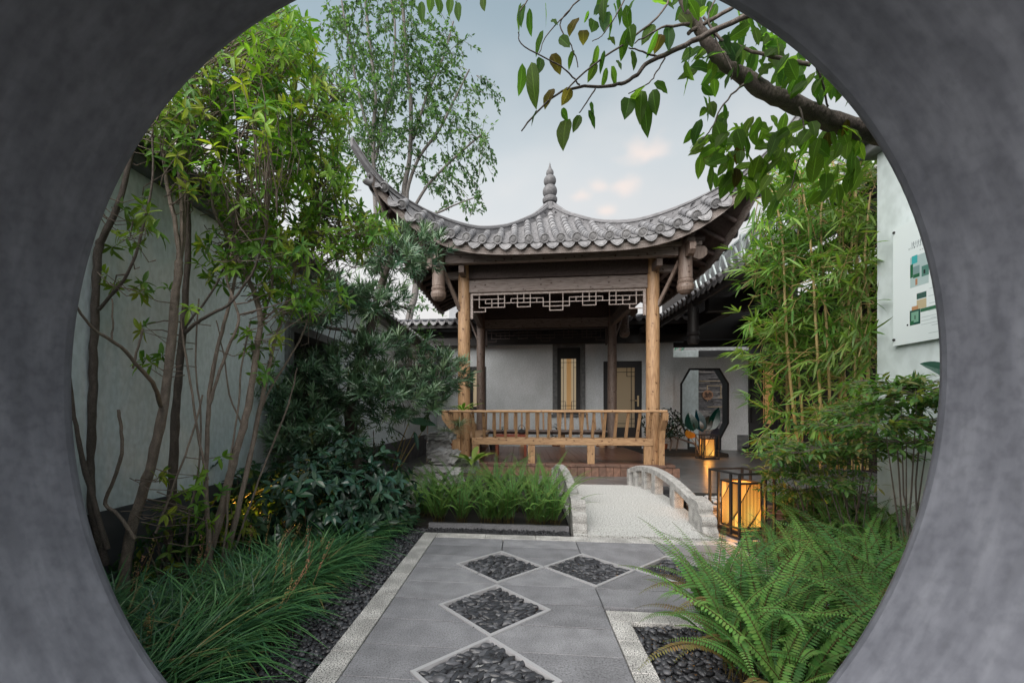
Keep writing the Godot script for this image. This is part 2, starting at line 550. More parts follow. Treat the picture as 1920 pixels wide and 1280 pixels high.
# ---------------------------------------------------------------- ground and paving
func slab_piece(poly: PackedVector2Array, top: float, thick: float, bev: float) -> MB:   # outline in x and depth; chamfered top edge
	var b := MB.new()
	var inner: Array = Geometry2D.offset_polygon(poly, -bev, Geometry2D.JOIN_MITER)
	var pl := poly
	if Geometry2D.is_polygon_clockwise(pl):
		pl.reverse()
	if inner.size() != 1 or inner[0].size() != pl.size():
		inner = [pl]
	var q: PackedVector2Array = inner[0]
	if Geometry2D.is_polygon_clockwise(q):
		q.reverse()
	var best := 0   # the offset outline may begin at another corner
	for i in q.size():
		if q[i].distance_squared_to(pl[0]) < q[best].distance_squared_to(pl[0]):
			best = i
	var ix := Geometry2D.triangulate_polygon(q)
	for i in range(0, ix.size(), 3):
		b.tri(Vector3(q[ix[i]].x, top, -q[ix[i]].y), Vector3(q[ix[i + 1]].x, top, -q[ix[i + 1]].y), Vector3(q[ix[i + 2]].x, top, -q[ix[i + 2]].y), Vector3.UP)
	for i in pl.size():
		var j := (i + 1) % pl.size()
		var qa := q[(best + i) % q.size()]
		var qb := q[(best + j) % q.size()]
		var o := Vector3(pl[j].y - pl[i].y, 0, pl[j].x - pl[i].x)
		b.quad(Vector3(pl[i].x, top - bev, -pl[i].y), Vector3(pl[j].x, top - bev, -pl[j].y), Vector3(qb.x, top, -qb.y), Vector3(qa.x, top, -qa.y), o + Vector3.UP)
		b.quad(Vector3(pl[i].x, top - thick, -pl[i].y), Vector3(pl[j].x, top - thick, -pl[j].y), Vector3(pl[j].x, top - bev, -pl[j].y), Vector3(pl[i].x, top - bev, -pl[i].y), o)
	return b

func rect(x0: float, x1: float, d0: float, d1: float) -> PackedVector2Array:
	return PackedVector2Array([Vector2(x0, d0), Vector2(x1, d0), Vector2(x1, d1), Vector2(x0, d1)])

func diamond(cx: float, cd: float, r: float) -> PackedVector2Array:
	return PackedVector2Array([Vector2(cx - r, cd), Vector2(cx, cd - r), Vector2(cx + r, cd), Vector2(cx, cd + r)])

var DIAMONDS := [[-0.141, 1.688], [-0.141, 2.29], [-0.141, 2.918], [0.455, 2.922], [1.055, 2.935]]

func pebble_mesh(seed_: int, sx: float, sy: float, sz: float) -> ArrayMesh:
	var r := RandomNumberGenerator.new()
	r.seed = seed_
	var b := MB.new()
	var f := FastNoiseLite.new()
	f.seed = seed_
	f.frequency = 0.9
	var rows := 6
	var sides := 8
	var pt := func(i: int, k: int) -> Vector3:
		var a := PI * i / rows
		var p := TAU * k / sides
		var d := Vector3(sin(a) * cos(p), cos(a), sin(a) * sin(p))
		return d * (1.0 + f.get_noise_3dv(d) * 0.28) * Vector3(sx, sy, sz)
	for i in rows:
		for k in sides:
			var q: Array[Vector3] = [pt.call(i, k), pt.call(i + 1, k), pt.call(i + 1, k + 1), pt.call(i, k + 1)]
			var nn: Array[Vector3] = []
			for w in q:
				nn.append((w / Vector3(sx * sx, sy * sy, sz * sz)).normalized())
			b.smooth_quad(q[0], q[1], q[2], q[3], nn[0], nn[1], nn[2], nn[3])
	return b.mesh()

func mesh_as_mb(m: Mesh) -> MB:
	var b := MB.new()
	var a := m.surface_get_arrays(0)
	b.v = a[Mesh.ARRAY_VERTEX]
	b.n = a[Mesh.ARRAY_NORMAL]
	b.uv = a[Mesh.ARRAY_TEX_UV]
	b.c.resize(b.v.size())
	b.c.fill(Color.WHITE)
	return b

var LONG_PEBBLES := []
var ROUND_PEBBLES := []

func strew(parent: Node3D, poly: PackedVector2Array, cell: float, shapes: Array, y0: float, lift: float, most: int, mats: Array, sc := Vector2(0.8, 1.2), grain := -1.0) -> void:
	# stones on a jittered grid; the nearest are pieces of their own, the rest one piece
	var lo := Vector2(1e9, 1e9)
	var hi := -lo
	for p in poly:
		lo = lo.min(p)
		hi = hi.max(p)
	var spots := []
	var y := lo.y
	var row := 0
	while y < hi.y:
		var x := lo.x + (cell * 0.5 if row % 2 else 0.0)
		while x < hi.x:
			var p := Vector2(x + R(-0.4, 0.4) * cell, y + R(-0.4, 0.4) * cell)
			if Geometry2D.is_point_in_polygon(p, poly):
				spots.append(p)
			x += cell
		y += cell * 0.8
		row += 1
	spots.sort_custom(func(a, b): return a.length_squared() < b.length_squared())
	var rest := [MB.new(), MB.new()]
	for i in spots.size():
		var s := R(sc.x, sc.y)
		var t := Transform3D(Basis(Vector3.UP, R(0, TAU) if grain < 0.0 else grain + R(-0.75, 0.75)) * Basis(Vector3.RIGHT, R(-0.35, 0.35)) * Basis(Vector3.BACK, R(-0.3, 0.3)) * Basis.from_scale(Vector3(s * R(0.85, 1.15), s, s * R(0.85, 1.15))), Vector3(spots[i].x, y0 + R(0, lift), -spots[i].y))
		var sh = shapes[rng.randi() % shapes.size()]
		var k := 0 if rng.randf() < 0.75 else 1
		if i < most:
			obj("pebble", sh, mats[k], parent, t)
		else:
			rest[k].put(mesh_as_mb(sh), t)
	for k in 2:
		if rest[k].v.size():
			stuff("pebbles", rest[k], mats[k], parent)

func ground_and_paving() -> void:
	for i in 5:
		LONG_PEBBLES.append(pebble_mesh(40 + i, 0.033 + 0.0025 * i, 0.0125, 0.0145 + 0.0015 * (i % 3)))
		ROUND_PEBBLES.append(pebble_mesh(60 + i, 0.016 + 0.001 * i, 0.008, 0.012))
	var g := MB.new()
	g.quad(Vector3(-300, -0.09, 300), Vector3(300, -0.09, 300), Vector3(300, -0.09, -300), Vector3(-300, -0.09, -300), Vector3.UP)
	struct("ground", g, M.soil)
	# raised planting soil to the left and right of the path
	var soil := MB.new()
	soil.span(Vector3(-2.4, -0.085, -1.07), Vector3(-1.12, 0.02, -6.6))
	soil.span(Vector3(-1.118, -0.085, -3.86), Vector3(0.43, 0.015, -5.7))
	soil.span(Vector3(1.05, -0.085, -1.07), Vector3(2.5, 0.02, -2.19))
	soil.span(Vector3(1.725, -0.085, -2.1902), Vector3(2.5, 0.019, -3.6))
	soil.span(Vector3(2.06, -0.085, -3.602), Vector3(4.4, 0.02, -5.7))
	struct("planting_soil", soil, M.soil)
	# the path: a dark bed, slabs, granite borders
	var path := Node3D.new()
	path.name = "path"
	path.set_meta("kind", "structure")
	add_child(path)
	var bed := MB.new()
	bed.span(Vector3(-0.835, -0.08, -0.2), Vector3(0.548, -0.022, -3.66))
	bed.span(Vector3(0.549, -0.08, -2.2), Vector3(1.72, -0.022, -3.66))
	obj("bed", bed, M.joint_dark, path)
	var holes := []
	for d in DIAMONDS:
		holes.append(diamond(d[0], d[1], 0.309))
	var mats := [M.slab_stone, M.slab_stone_light, M.slab_stone, M.slab_stone_dark]
	var rows := [0.3, 0.66, 0.91, 1.155, 1.395, 1.635, 1.876, 2.117, 2.359, 2.60, 2.84, 3.085, 3.33, 3.53]
	var cols := [-0.714, -0.141, 0.444]
	var gap := 0.0035
	for r in rows.size() - 1:
		var xs := cols.duplicate()
		if rows[r] > 2.3:
			xs.append_array([1.055, 1.70])
		for k in xs.size() - 1:
			# slabs run two by two between the lines through the diamonds
			var pieces: Array = [rect(xs[k] + gap, xs[k + 1] - gap, rows[r] + gap, rows[r + 1] - gap)]
			for h in holes:
				var left := []
				for q in pieces:
					for c in Geometry2D.clip_polygons(q, h):
						if not Geometry2D.is_polygon_clockwise(c):
							left.append(c)
				pieces = left
			for q in pieces:
				if q.size() >= 3:
					obj("slab", slab_piece(q, R(-0.0012, 0.0012), 0.03, 0.0012), mats[rng.randi() % 4], path)
	var y := 0.3
	while y < 3.65:   # left border
		var y1: float = minf(y + 0.30, 3.65)
		if 3.65 - y1 < 0.1: y1 = 3.65
		obj("border_stone", slab_piece(rect(-0.832, -0.7165, y + 0.001, y1 - 0.001), R(0.001, 0.003), 0.03, 0.003), M.border_granite, path)
		y = y1
	y = 0.3
	while y < 2.2:   # right border
		var y1: float = minf(y + 0.245, 2.2)
		obj("border_stone", slab_piece(rect(0.4465, 0.546, y + 0.001, y1 - 0.001), R(0.001, 0.003), 0.03, 0.003), M.border_granite, path)
		y = y1
	var x := 0.4465
	while x < 1.7:   # border across, behind the right pebble bed
		obj("border_stone", slab_piece(rect(x + 0.001, minf(x + 0.30, 1.7) - 0.001, 2.202, 2.318), R(0.001, 0.003), 0.03, 0.003), M.border_granite, path)
		x += 0.30
	x = -0.714
	while x < 1.7:   # far border
		obj("border_stone", slab_piece(rect(x + 0.001, minf(x + 0.42, 1.7) - 0.001, 3.532, 3.65), R(0.001, 0.003), 0.03, 0.003), M.border_granite, path)
		x += 0.42
	# five steel-edged diamonds of river pebbles
	var which := ["nearest of the steel-edged pebble diamonds set in the grey path", "pebble diamond second from the moon gate, alone in its row", "pebble diamond at the end of the path's left row, nearest the grass", "pebble diamond in the middle of the far row of three before the bridge", "pebble diamond partly under the fern fronds, nearest the tall lantern"]
	for i in 5:
		var d: Array = DIAMONDS[i]
		var t := thing("pebble_diamond", which[i], "pebble inlay", Vector3(d[0], 0, -d[1]), 0, "steel-edged pebble diamonds in the path")
		for k in 4:
			var a := Vector2.RIGHT.rotated(k * PI / 2) * 0.304
			var b := Vector2.RIGHT.rotated((k + 1) * PI / 2) * 0.304
			var a2 := a * 0.915
			var b2 := b * 0.915
			var e := MB.new()
			e.quad(Vector3(a.x, 0.004, a.y), Vector3(b.x, 0.004, b.y), Vector3(b2.x, 0.004, b2.y), Vector3(a2.x, 0.004, a2.y), Vector3.UP)
			e.quad(Vector3(a2.x, 0.004, a2.y), Vector3(b2.x, 0.004, b2.y), Vector3(b2.x, -0.03, b2.y), Vector3(a2.x, -0.03, a2.y), -Vector3(a.x + b.x, 0, a.y + b.y))
			e.quad(Vector3(a.x, 0.004, a.y), Vector3(b.x, 0.004, b.y), Vector3(b.x, -0.02, b.y), Vector3(a.x, -0.02, a.y), Vector3(a.x + b.x, 0, a.y + b.y))
			obj("steel_edge", e, M.steel_edge, t)
		var bed2 := MB.new()
		bed2.quad(Vector3(-0.285, -0.018, 0), Vector3(0, -0.018, 0.285), Vector3(0.285, -0.018, 0), Vector3(0, -0.018, -0.285), Vector3.UP)
		obj("tray", bed2, M.joint_dark, t)
		strew(t, diamond(0, 0, 0.268), 0.0315, LONG_PEBBLES, -0.019, 0.009, 300, [M.pebble_black, M.pebble_grey], Vector2(0.75, 1.15), [0.5, 0.35, 0.9, 2.6, 0.3][i])
		if i == 0:
			for k in 12:
				var p := ball() * 0.12
				obj("white_pebble", ROUND_PEBBLES[k % 5], M.pebble_white, t, Transform3D(Basis(Vector3.UP, R(0, TAU)), Vector3(p.x, -0.0125, p.z)))
	# black pebbles beside the path
	var st := thing("pebble_strip", "long strip of small black pebbles between the grass and the pale border", "pebbles")
	strew(st, rect(-1.16, -0.84, 1.1, 3.84), 0.0235, ROUND_PEBBLES, -0.03, 0.022, 280, [M.pebble_black, M.pebble_grey])
	var sb := MB.new()
	sb.span(Vector3(-1.118, -0.084, -1.07), Vector3(-0.837, -0.03, -3.85))
	obj("bed", sb, M.joint_dark, st)
	var rb := thing("pebble_bed", "bed of black pebbles inside the right corner of the granite border", "pebbles")
	strew(rb, rect(0.552, 1.2, 1.1, 2.195), 0.0265, ROUND_PEBBLES, -0.03, 0.022, 280, [M.pebble_black, M.pebble_grey])
	var rs := MB.new()
	rs.span(Vector3(0.549, -0.084, -1.07), Vector3(1.048, -0.03, -2.198))
	obj("bed", rs, M.joint_dark, rb)
	var gs := MB.new()   # fine gravel before the fern bed
	gs.span(Vector3(-0.836, -0.084, -3.662), Vector3(0.428, -0.02, -3.85))
	struct("gravel_bed", gs, M.joint_dark)
	var grav := MB.new()
	var one := mesh_as_mb(ROUND_PEBBLES[0])
	for i in 900:
		grav.put(one, Transform3D(Basis(Vector3.UP, R(0, TAU)).scaled(Vector3.ONE * R(0.45, 0.8)), Vector3(R(-0.83, 0.42), -0.016 + R(0, 0.01), -R(3.67, 3.85))))
	tag(stuff("gravel", grav, M.pebble_black), "fine black gravel along the front of the fern bed by the bridge", "gravel")
	var kerb := MB.new()
	kerb.span(Vector3(-0.84, -0.08, -3.852), Vector3(0.43, 0.03, -3.89))
	struct("bed_kerb", kerb, M.slab_stone_dark)
	# dry stream bed under the bridge, with stacked slate and white stones on its right bank
	var stream := MB.new()
	stream.span(Vector3(0.432, -0.088, -3.80), Vector3(2.05, -0.07, -6.05))
	struct("stream_bed", stream, M.joint_dark)
	var sg := MB.new()
	for i in 900:
		sg.put(one, Transform3D(Basis(Vector3.UP, R(0, TAU)).scaled(Vector3.ONE * R(0.9, 1.7)), Vector3(R(1.6, 2.05), -0.066 + R(0, 0.015), -R(3.68, 5.9))))
	tag(stuff("stream_gravel", sg, M.pebble_black), "dark stones in the dry stream beside the bridge", "gravel")
	var bank := thing("slate_bank", "low bank of stacked brown slate behind the tall lantern", "stone bank")
	for r in 7:
		var xx := 1.66
		while xx < 2.9:
			var w := R(0.12, 0.3)
			var s := MB.new()
			s.box(Vector3(xx + w * 0.5, -0.05 + 0.026 * r + 0.013, -4.42 + R(-0.012, 0.012) - r * 0.006), Vector3(w - 0.004, 0.0235, 0.12), Basis(Vector3.UP, R(-0.03, 0.03)), 0.004)
			obj("stone", s, M.slate_stack if rng.randf() < 0.7 else M.rock_stone, bank)
			xx += w
	var ws := thing("white_stones", "scatter of pale stones on top of the slate bank by the bridge", "stones")
	for k in 34:
		obj("pebble", ROUND_PEBBLES[k % 5], M.pebble_white, ws, Transform3D(Basis(Vector3.UP, R(0, TAU)).scaled(Vector3.ONE * R(1.5, 2.6)), Vector3(R(1.66, 2.25), 0.148 + R(0, 0.01), -R(4.40, 4.75))))
	var lb := MB.new()
	lb.span(Vector3(1.66, -0.08, -4.49), Vector3(2.9, 0.132, -4.85))
	struct("bank_soil", lb, M.soil)
	# far paving: grey slabs before the pavilion and the glossy dark floor of the side hall
	var court := Node3D.new()
	court.name = "courtyard_paving"
	court.set_meta("kind", "structure")
	add_child(court)
	var cb := MB.new()
	cb.span(Vector3(0.2, -0.085, -6.06), Vector3(6.3, -0.012, -12.6))
	cb.span(Vector3(2.06, -0.085, -5.72), Vector3(6.3, -0.0125, -6.058))
	cb.span(Vector3(-4.0, -0.085, -6.62), Vector3(0.198, -0.013, -12.6))
	obj("bed", cb, M.joint_dark, court)
	var zz := 5.74
	while zz < 12.4:
		var xx := 0.2 if zz > 6.0 else 2.08
		var step := 0.55
		while xx < 6.2:
			var x1 := minf(xx + 1.15, 6.25)
			if not (xx > -1.0 and x1 < 2.4 and zz > 7.3):
				obj("floor_slab", slab_piece(rect(xx + 0.002, x1 - 0.002, zz + 0.002, minf(zz + step, 12.45) - 0.002), R(-0.001, 0.001), 0.02, 0.002), M.hall_floor, court)
			xx = x1
		zz += step


# ---------------------------------------------------------------- moon gate
func rim(a: float) -> float:   # the hand-plastered opening is not quite round
	return 1.1075 - 0.0028 * cos(a) - 0.0209 * sin(a) - 0.0132 * cos(2 * a) + 0.0048 * sin(2 * a) + 0.005 * cos(3 * a) + 0.0115 * sin(3 * a) - 0.0042 * cos(4 * a) + 0.002 * sin(4 * a)

func moon_gate() -> void:
	var t := thing("moon_gate_wall", "dark grey plastered wall with the round opening that frames the garden", "wall", Vector3.ZERO)
	var c := Vector2(-0.155, 1.117)
	var n := 180
	var lo := Vector2(-2.62, -0.06)
	var hi := Vector2(2.72, 2.36)
	var lining := MB.new()
	var face := MB.new()
	var prof := [[0.0, 0.846], [0.006, 0.838], [0.0, 0.87], [0.0, 0.95], [0.0, 1.036], [0.004, 1.05], [0.0115, 1.066]]
	prof = [[0.016, 0.626], [0.004, 0.632], [-0.002, 0.646], [-0.004, 0.85], [-0.006, 1.030], [-0.002, 1.046], [0.006, 1.060], [0.014, 1.066]]
	for i in n:
		var a := TAU * i / n
		var b := TAU * (i + 1) / n
		var da := Vector2(cos(a), sin(a))
		var db := Vector2(cos(b), sin(b))
		for k in prof.size() - 1:
			var ra0: float = rim(a) - 0.008 + prof[k][0]
			var ra1: float = rim(a) - 0.008 + prof[k + 1][0]
			var rb0: float = rim(b) - 0.008 + prof[k][0]
			var rb1: float = rim(b) - 0.008 + prof[k + 1][0]
			var z0: float = -prof[k][1]
			var z1: float = -prof[k + 1][1]
			var sl: float = (prof[k + 1][0] - prof[k][0]) / (prof[k + 1][1] - prof[k][1])
			var na := Vector3(-da.x, -da.y, -sl).normalized()
			var nb := Vector3(-db.x, -db.y, -sl).normalized()
			var u0 := a * 1.1
			var u1 := b * 1.1
			lining.smooth_quad(Vector3(c.x + da.x * ra0, c.y + da.y * ra0, z0), Vector3(c.x + db.x * rb0, c.y + db.y * rb0, z0), Vector3(c.x + db.x * rb1, c.y + db.y * rb1, z1), Vector3(c.x + da.x * ra1, c.y + da.y * ra1, z1), na, nb, nb, na, Vector2(u0, -z0), Vector2(u1, -z0), Vector2(u1, -z1), Vector2(u0, -z1))
		for s in 2:
			var z := -0.836 if s == 0 else -1.066
			var off := 0.016 if s == 0 else 0.014
			var q := []
			for d in [da, db]:
				var kx: float = ((hi.x - c.x) / d.x if d.x > 0 else (lo.x - c.x) / d.x) if absf(d.x) > 1e-6 else 1e9
				var ky: float = ((hi.y - c.y) / d.y if d.y > 0 else (lo.y - c.y) / d.y) if absf(d.y) > 1e-6 else 1e9
				var r_in: float = rim(a if d == da else b) - 0.008 + off
				var r_out: float = maxf(minf(kx, ky), r_in + 0.001)
				q.append(Vector3(c.x + d.x * r_in, c.y + d.y * r_in, z))
				q.append(Vector3(c.x + d.x * r_out, c.y + d.y * r_out, z))
			face.quad(q[0], q[1], q[3], q[2], Vector3(0, 0, 1 if s == 0 else -1))
	obj("opening_lining", lining, M.gate_plaster, t)
	obj("wall_face", face, M.gate_face, t)
	var cap := MB.new()
	cap.box(Vector3(0.05, 2.40, -0.846), Vector3(5.4, 0.08, 0.54), Basis(), 0.01)
	obj("coping", cap, M.hall_tile, t)


# ---------------------------------------------------------------- walls of the garden
func coping_on(t: Node3D, a: Vector3, b: Vector3, wide: float) -> void:
	var m := MB.new()
	m.bar(a + Vector3.UP * 0.03, b + Vector3.UP * 0.03, wide, 0.06, 0.006)
	m.bar(a + Vector3.UP * 0.085, b + Vector3.UP * 0.085, wide * 0.78, 0.05, 0.006)
	obj("coping_moulding", m, M.grey_frame, t)
	var k := MB.new()
	var d := (b - a).normalized()
	var side := d.cross(Vector3.UP)
	for s in [-1.0, 1.0]:
		k.quad(a + Vector3.UP * 0.29, b + Vector3.UP * 0.29, b + Vector3.UP * 0.112 + side * s * wide * 0.78, a + Vector3.UP * 0.112 + side * s * wide * 0.78, Vector3.UP + side * s)
		k.quad(a + Vector3.UP * 0.111, b + Vector3.UP * 0.111, b + Vector3.UP * 0.111 + side * s * wide * 0.78, a + Vector3.UP * 0.111 + side * s * wide * 0.78, Vector3.DOWN)
	k.tube([a + Vector3.UP * 0.31, b + Vector3.UP * 0.31], [0.055, 0.055], 8)
	var len := a.distance_to(b)
	var x := 0.1
	while x < len:
		for s in [-1.0, 1.0]:
			k.tube([a + d * x + Vector3.UP * 0.27, a + d * x + Vector3.UP * 0.125 + side * s * wide * 0.80], [0.036, 0.036], 6)
		x += 0.2
	obj("coping_tiles", k, M.hall_tile, t)

func garden_walls() -> void:
	var x0 := -2.4
	var t := thing("garden_wall", "long weathered white wall with dark base and latticed window behind the trees", "wall")
	var m := MB.new()
	var wa := 4.13
	var wb := 5.30
	var wt := 1.98
	var wl := 0.95
	m.span(Vector3(x0 - 0.24, 0.478, -1.07), Vector3(x0, 2.56, -wa))
	m.span(Vector3(x0 - 0.24, 0.478, -wb), Vector3(x0, 2.56, -12.2))
	m.span(Vector3(x0 - 0.24, wt, -wa), Vector3(x0, 2.56, -wb))
	m.span(Vector3(x0 - 0.24, 0.478, -wa), Vector3(x0, wl, -wb))
	obj("plaster", m, M.old_plaster, t)
	var s := MB.new()
	s.span(Vector3(x0 - 0.238, -0.08, -1.07), Vector3(x0 + 0.012, 0.476, -12.2))
	obj("skirting", s, M.skirting_plaster, t)
	coping_on(t, Vector3(x0 - 0.12, 2.561, -1.07), Vector3(x0 - 0.12, 2.561, -12.2), 0.42)
	var w := Node3D.new()
	w.name = "window"
	t.add_child(w)
	var fr := MB.new()
	for q in [[wa, wb, wt - 0.09, wt], [wa, wb, wl, wl + 0.09]]:
		fr.span(Vector3(x0 - 0.235, q[2], -q[0]), Vector3(x0 + 0.045, q[3], -q[1]))
	for q in [wa, wb - 0.10]:
		fr.span(Vector3(x0 - 0.234, wl + 0.0902, -q), Vector3(x0 + 0.044, wt - 0.0902, -q - 0.10))
		fr.span(Vector3(x0 + 0.0442, wl + 0.09, -q - 0.02), Vector3(x0 + 0.058, wt - 0.09, -q - 0.08))
	obj("frame", fr, M.grey_frame, w)
	var la := MB.new()
	var zz := wa + 0.1
	while zz < wb - 0.16:   # fish-scale tracery of curved tiles
		var yy := wl + 0.1
		while yy < wt - 0.14:
			for k in 2:
				var c := Vector3(x0 - 0.19, yy, -zz - 0.05 * k * 0 - 0.09)
				var p := []
				for i in 5:
					var u := i / 4.0
					var sg := 1.0 if k == 0 else -1.0
					p.append(c + Vector3(0, u * 0.12, sg * (0.045 * sin(u * PI * 0.5))))
				la.tube(p, [0.009, 0.009, 0.009, 0.009, 0.009], 5, false)
			yy += 0.12
		zz += 0.09
	obj("tracery", la, M.grey_frame, w)
	var back := MB.new()
	back.span(Vector3(x0 - 0.29, wl, -wa), Vector3(x0 - 0.25, wt, -wb))
	obj("backing", back, M.dark_timber, w)
	# the white wall on the right that carries the notice board
	var r := thing("white_side_wall", "clean white wall on the right with the notice board, beside the bamboo", "wall")
	var rm := MB.new()
	rm.span(Vector3(2.5, -0.08, -1.07), Vector3(2.74, 2.86, -3.283))
	obj("plaster", rm, M.white_plaster, r)
	coping_on(r, Vector3(2.62, 2.861, -1.07), Vector3(2.62, 2.861, -3.36), 0.40)


# ---------------------------------------------------------------- hall behind the pavilion
func lattice_corner(m: MB, o: Vector3, sx: float, sy: float, k := 0.13) -> void:
	m.span(o + Vector3(0, -0.006, 0), o + Vector3(sx * k, 0.006, 0.012))
	m.span(o + Vector3(-0.006, 0, 0), o + Vector3(0.006, sy * k, 0.012))
	m.span(o + Vector3(sx * k, 0, 0), o + Vector3(sx * k + 0.012 * sx, sy * k, 0.012))
	m.span(o + Vector3(0, sy * k, 0), o + Vector3(sx * k, sy * k + 0.012 * sy, 0.012))

func back_hall() -> void:
	var t := thing("back_hall", "white walled hall with a tall lattice window and door behind the pavilion", "building")
	var z := -12.2
	var w := MB.new()
	var top := 3.0
	# wall with openings: small window far left, tall window, door
	var cuts := [[-1.45, -0.98, 1.1, 2.35], [0.90, 1.80, 0.98, 3.0], [2.30, 3.34, -0.05, 2.46]]
	var x := -3.9
	for c in cuts:
		w.span(Vector3(x, -0.05, z), Vector3(c[0], top, z - 0.28))
		if c[2] > 0.0:
			w.span(Vector3(c[0], -0.05, z), Vector3(c[1], c[2], z - 0.28))
		if c[3] < top:
			w.span(Vector3(c[0], c[3], z), Vector3(c[1], top, z - 0.28))
		x = c[1]
	w.span(Vector3(x, -0.05, z), Vector3(4.17, top, z - 0.28))
	obj("wall", w, M.hall_plaster, t)
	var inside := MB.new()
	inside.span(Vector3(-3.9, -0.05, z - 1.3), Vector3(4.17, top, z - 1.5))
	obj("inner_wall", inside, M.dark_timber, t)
	# tall window: grey surround, black leaf, lattice, lit panes
	var tw := Node3D.new()
	tw.name = "window"
	t.add_child(tw)
	var s := MB.new()
	s.span(Vector3(0.90, 0.98, z + 0.03), Vector3(1.03, 3.0, z - 0.2))
	s.span(Vector3(1.67, 0.98, z + 0.03), Vector3(1.80, 3.0, z - 0.2))
	s.span(Vector3(1.03, 2.86, z + 0.03), Vector3(1.67, 3.0, z - 0.2))
	s.span(Vector3(0.86, 0.90, z + 0.05), Vector3(1.84, 0.98, z - 0.2))
	obj("surround", s, M.grey_frame, tw)
	var fr := MB.new()
	for q in [[1.03, 1.14, 0.98, 2.86], [1.56, 1.67, 0.98, 2.86], [1.14, 1.56, 0.98, 1.12], [1.14, 1.56, 2.55, 2.86]]:
		fr.span(Vector3(q[0], q[2], z - 0.05), Vector3(q[1], q[3], z - 0.12))
	obj("frame", fr, M.black_frame, tw)
	var pane := MB.new()
	pane.span(Vector3(1.14, 1.12, z - 0.095), Vector3(1.30, 2.55, z - 0.105))
	pane.span(Vector3(1.43, 1.12, z - 0.095), Vector3(1.56, 2.55, z - 0.105))
	obj("pane", pane, M.warm_pane, tw)
	var cur := MB.new()
	cur.span(Vector3(1.30, 1.12, z - 0.092), Vector3(1.43, 2.55, z - 0.104))
	obj("curtain", cur, M.warm_curtain, tw)
	var la := MB.new()
	for q in [[1.14, 1.56, 1.22, 1.232], [1.14, 1.56, 2.44, 2.452], [1.20, 1.212, 1.12, 2.55], [1.488, 1.50, 1.12, 2.55], [1.26, 1.272, 1.12, 1.34], [1.43, 1.442, 1.12, 1.34], [1.14, 1.26, 1.34, 1.352], [1.44, 1.56, 1.34, 1.352], [1.14, 1.21, 2.3, 2.312], [1.49, 1.56, 2.3, 2.312]]:
		la.span(Vector3(q[0], q[2], z - 0.07), Vector3(q[1], q[3], z - 0.088))
	obj("lattice", la, M.black_frame, tw)
	# door
	var dr := Node3D.new()
	dr.name = "door"
	t.add_child(dr)
	var df := MB.new()
	for q in [[2.30, 2.44, -0.04, 2.46], [3.16, 3.34, -0.04, 2.46], [2.44, 3.16, 2.28, 2.46], [2.44, 3.16, -0.04, 0.62]]:
		df.span(Vector3(q[0], q[2], z - 0.03), Vector3(q[1], q[3], z - 0.10))
	obj("frame", df, M.black_frame, dr)
	var dp := MB.new()
	dp.span(Vector3(2.44, 0.62, z - 0.07), Vector3(3.16, 2.28, z - 0.08))
	obj("pane", dp, M.dim_pane, dr)
	var dl := MB.new()
	for q in [[2.44, 3.16, 0.72, 0.735], [2.44, 3.16, 2.15, 2.165], [3.06, 3.075, 0.62, 2.28], [2.54, 2.555, 0.62, 2.28], [2.94, 2.955, 2.04, 2.28], [2.94, 3.16, 2.03, 2.045], [2.94, 2.955, 0.62, 0.86], [2.94, 3.16, 0.85, 0.865], [2.66, 2.675, 2.04, 2.28], [2.44, 2.66, 2.03, 2.045], [3.03, 3.16, 1.36, 1.375]]:
		dl.span(Vector3(q[0], q[2], z - 0.05), Vector3(q[1], q[3], z - 0.066))
	obj("lattice", dl, M.black_frame, dr)
	var hd := MB.new()
	hd.span(Vector3(3.215, 1.2, z - 0.028), Vector3(3.255, 1.5, z + 0.01))
	hd.span(Vector3(3.15, 1.35, z + 0.002), Vector3(3.23, 1.375, z + 0.03))
	obj("handle", hd, M.brass, dr)
	# left window, lit
	var lw := Node3D.new()
	lw.name = "window_001"
	t.add_child(lw)
	var lf := MB.new()
	for q in [[-1.45, -1.36, 1.1, 2.35], [-1.07, -0.98, 1.1, 2.35], [-1.36, -1.07, 2.24, 2.35], [-1.36, -1.07, 1.1, 1.2]]:
		lf.span(Vector3(q[0], q[2], z - 0.03), Vector3(q[1], q[3], z - 0.10))
	obj("frame", lf, M.black_frame, lw)
	var lp := MB.new()
	lp.span(Vector3(-1.36, 1.2, z - 0.07), Vector3(-1.07, 2.24, z - 0.08))
	obj("pane", lp, M.warm_pane, lw)
	# roof: shallow, eave towards the pavilion
	var rf := Node3D.new()
	rf.name = "roof"
	t.add_child(rf)
	var so := MB.new()
	so.quad(Vector3(-3.9, 3.42, -11.25), Vector3(4.3, 3.42, -11.25), Vector3(4.3, 3.36, -13.8), Vector3(-3.9, 3.36, -13.8), Vector3.DOWN)
	so.span(Vector3(-3.9, 3.3, -11.3), Vector3(4.3, 3.40, -11.38))
	so.span(Vector3(-3.9, 3.0, -12.15), Vector3(4.3, 3.36, -12.35))
	so.span(Vector3(-3.9, 2.9, -11.75), Vector3(4.3, 3.1, -11.9))
	obj("eave_board", so, M.dark_timber, rf)
	var ro := MB.new()
	ro.quad(Vector3(-3.9, 3.46, -11.2), Vector3(4.3, 3.46, -11.2), Vector3(4.3, 3.72, -12.4), Vector3(-3.9, 3.72, -12.4), Vector3.UP)
	ro.quad(Vector3(-3.9, 3.72, -12.4), Vector3(4.3, 3.72, -12.4), Vector3(4.3, 3.46, -13.8), Vector3(-3.9, 3.46, -13.8), Vector3.UP)
	obj("slope", ro, M.hall_tile, rf)
	x = -3.8
	var ct := MB.new()
	ct.tube([Vector3(0, 0.02, 0.0), Vector3(0, 0.28, -1.2)], [0.055, 0.055], 8)
	var dt := drip_tile(0.17, 0.10)
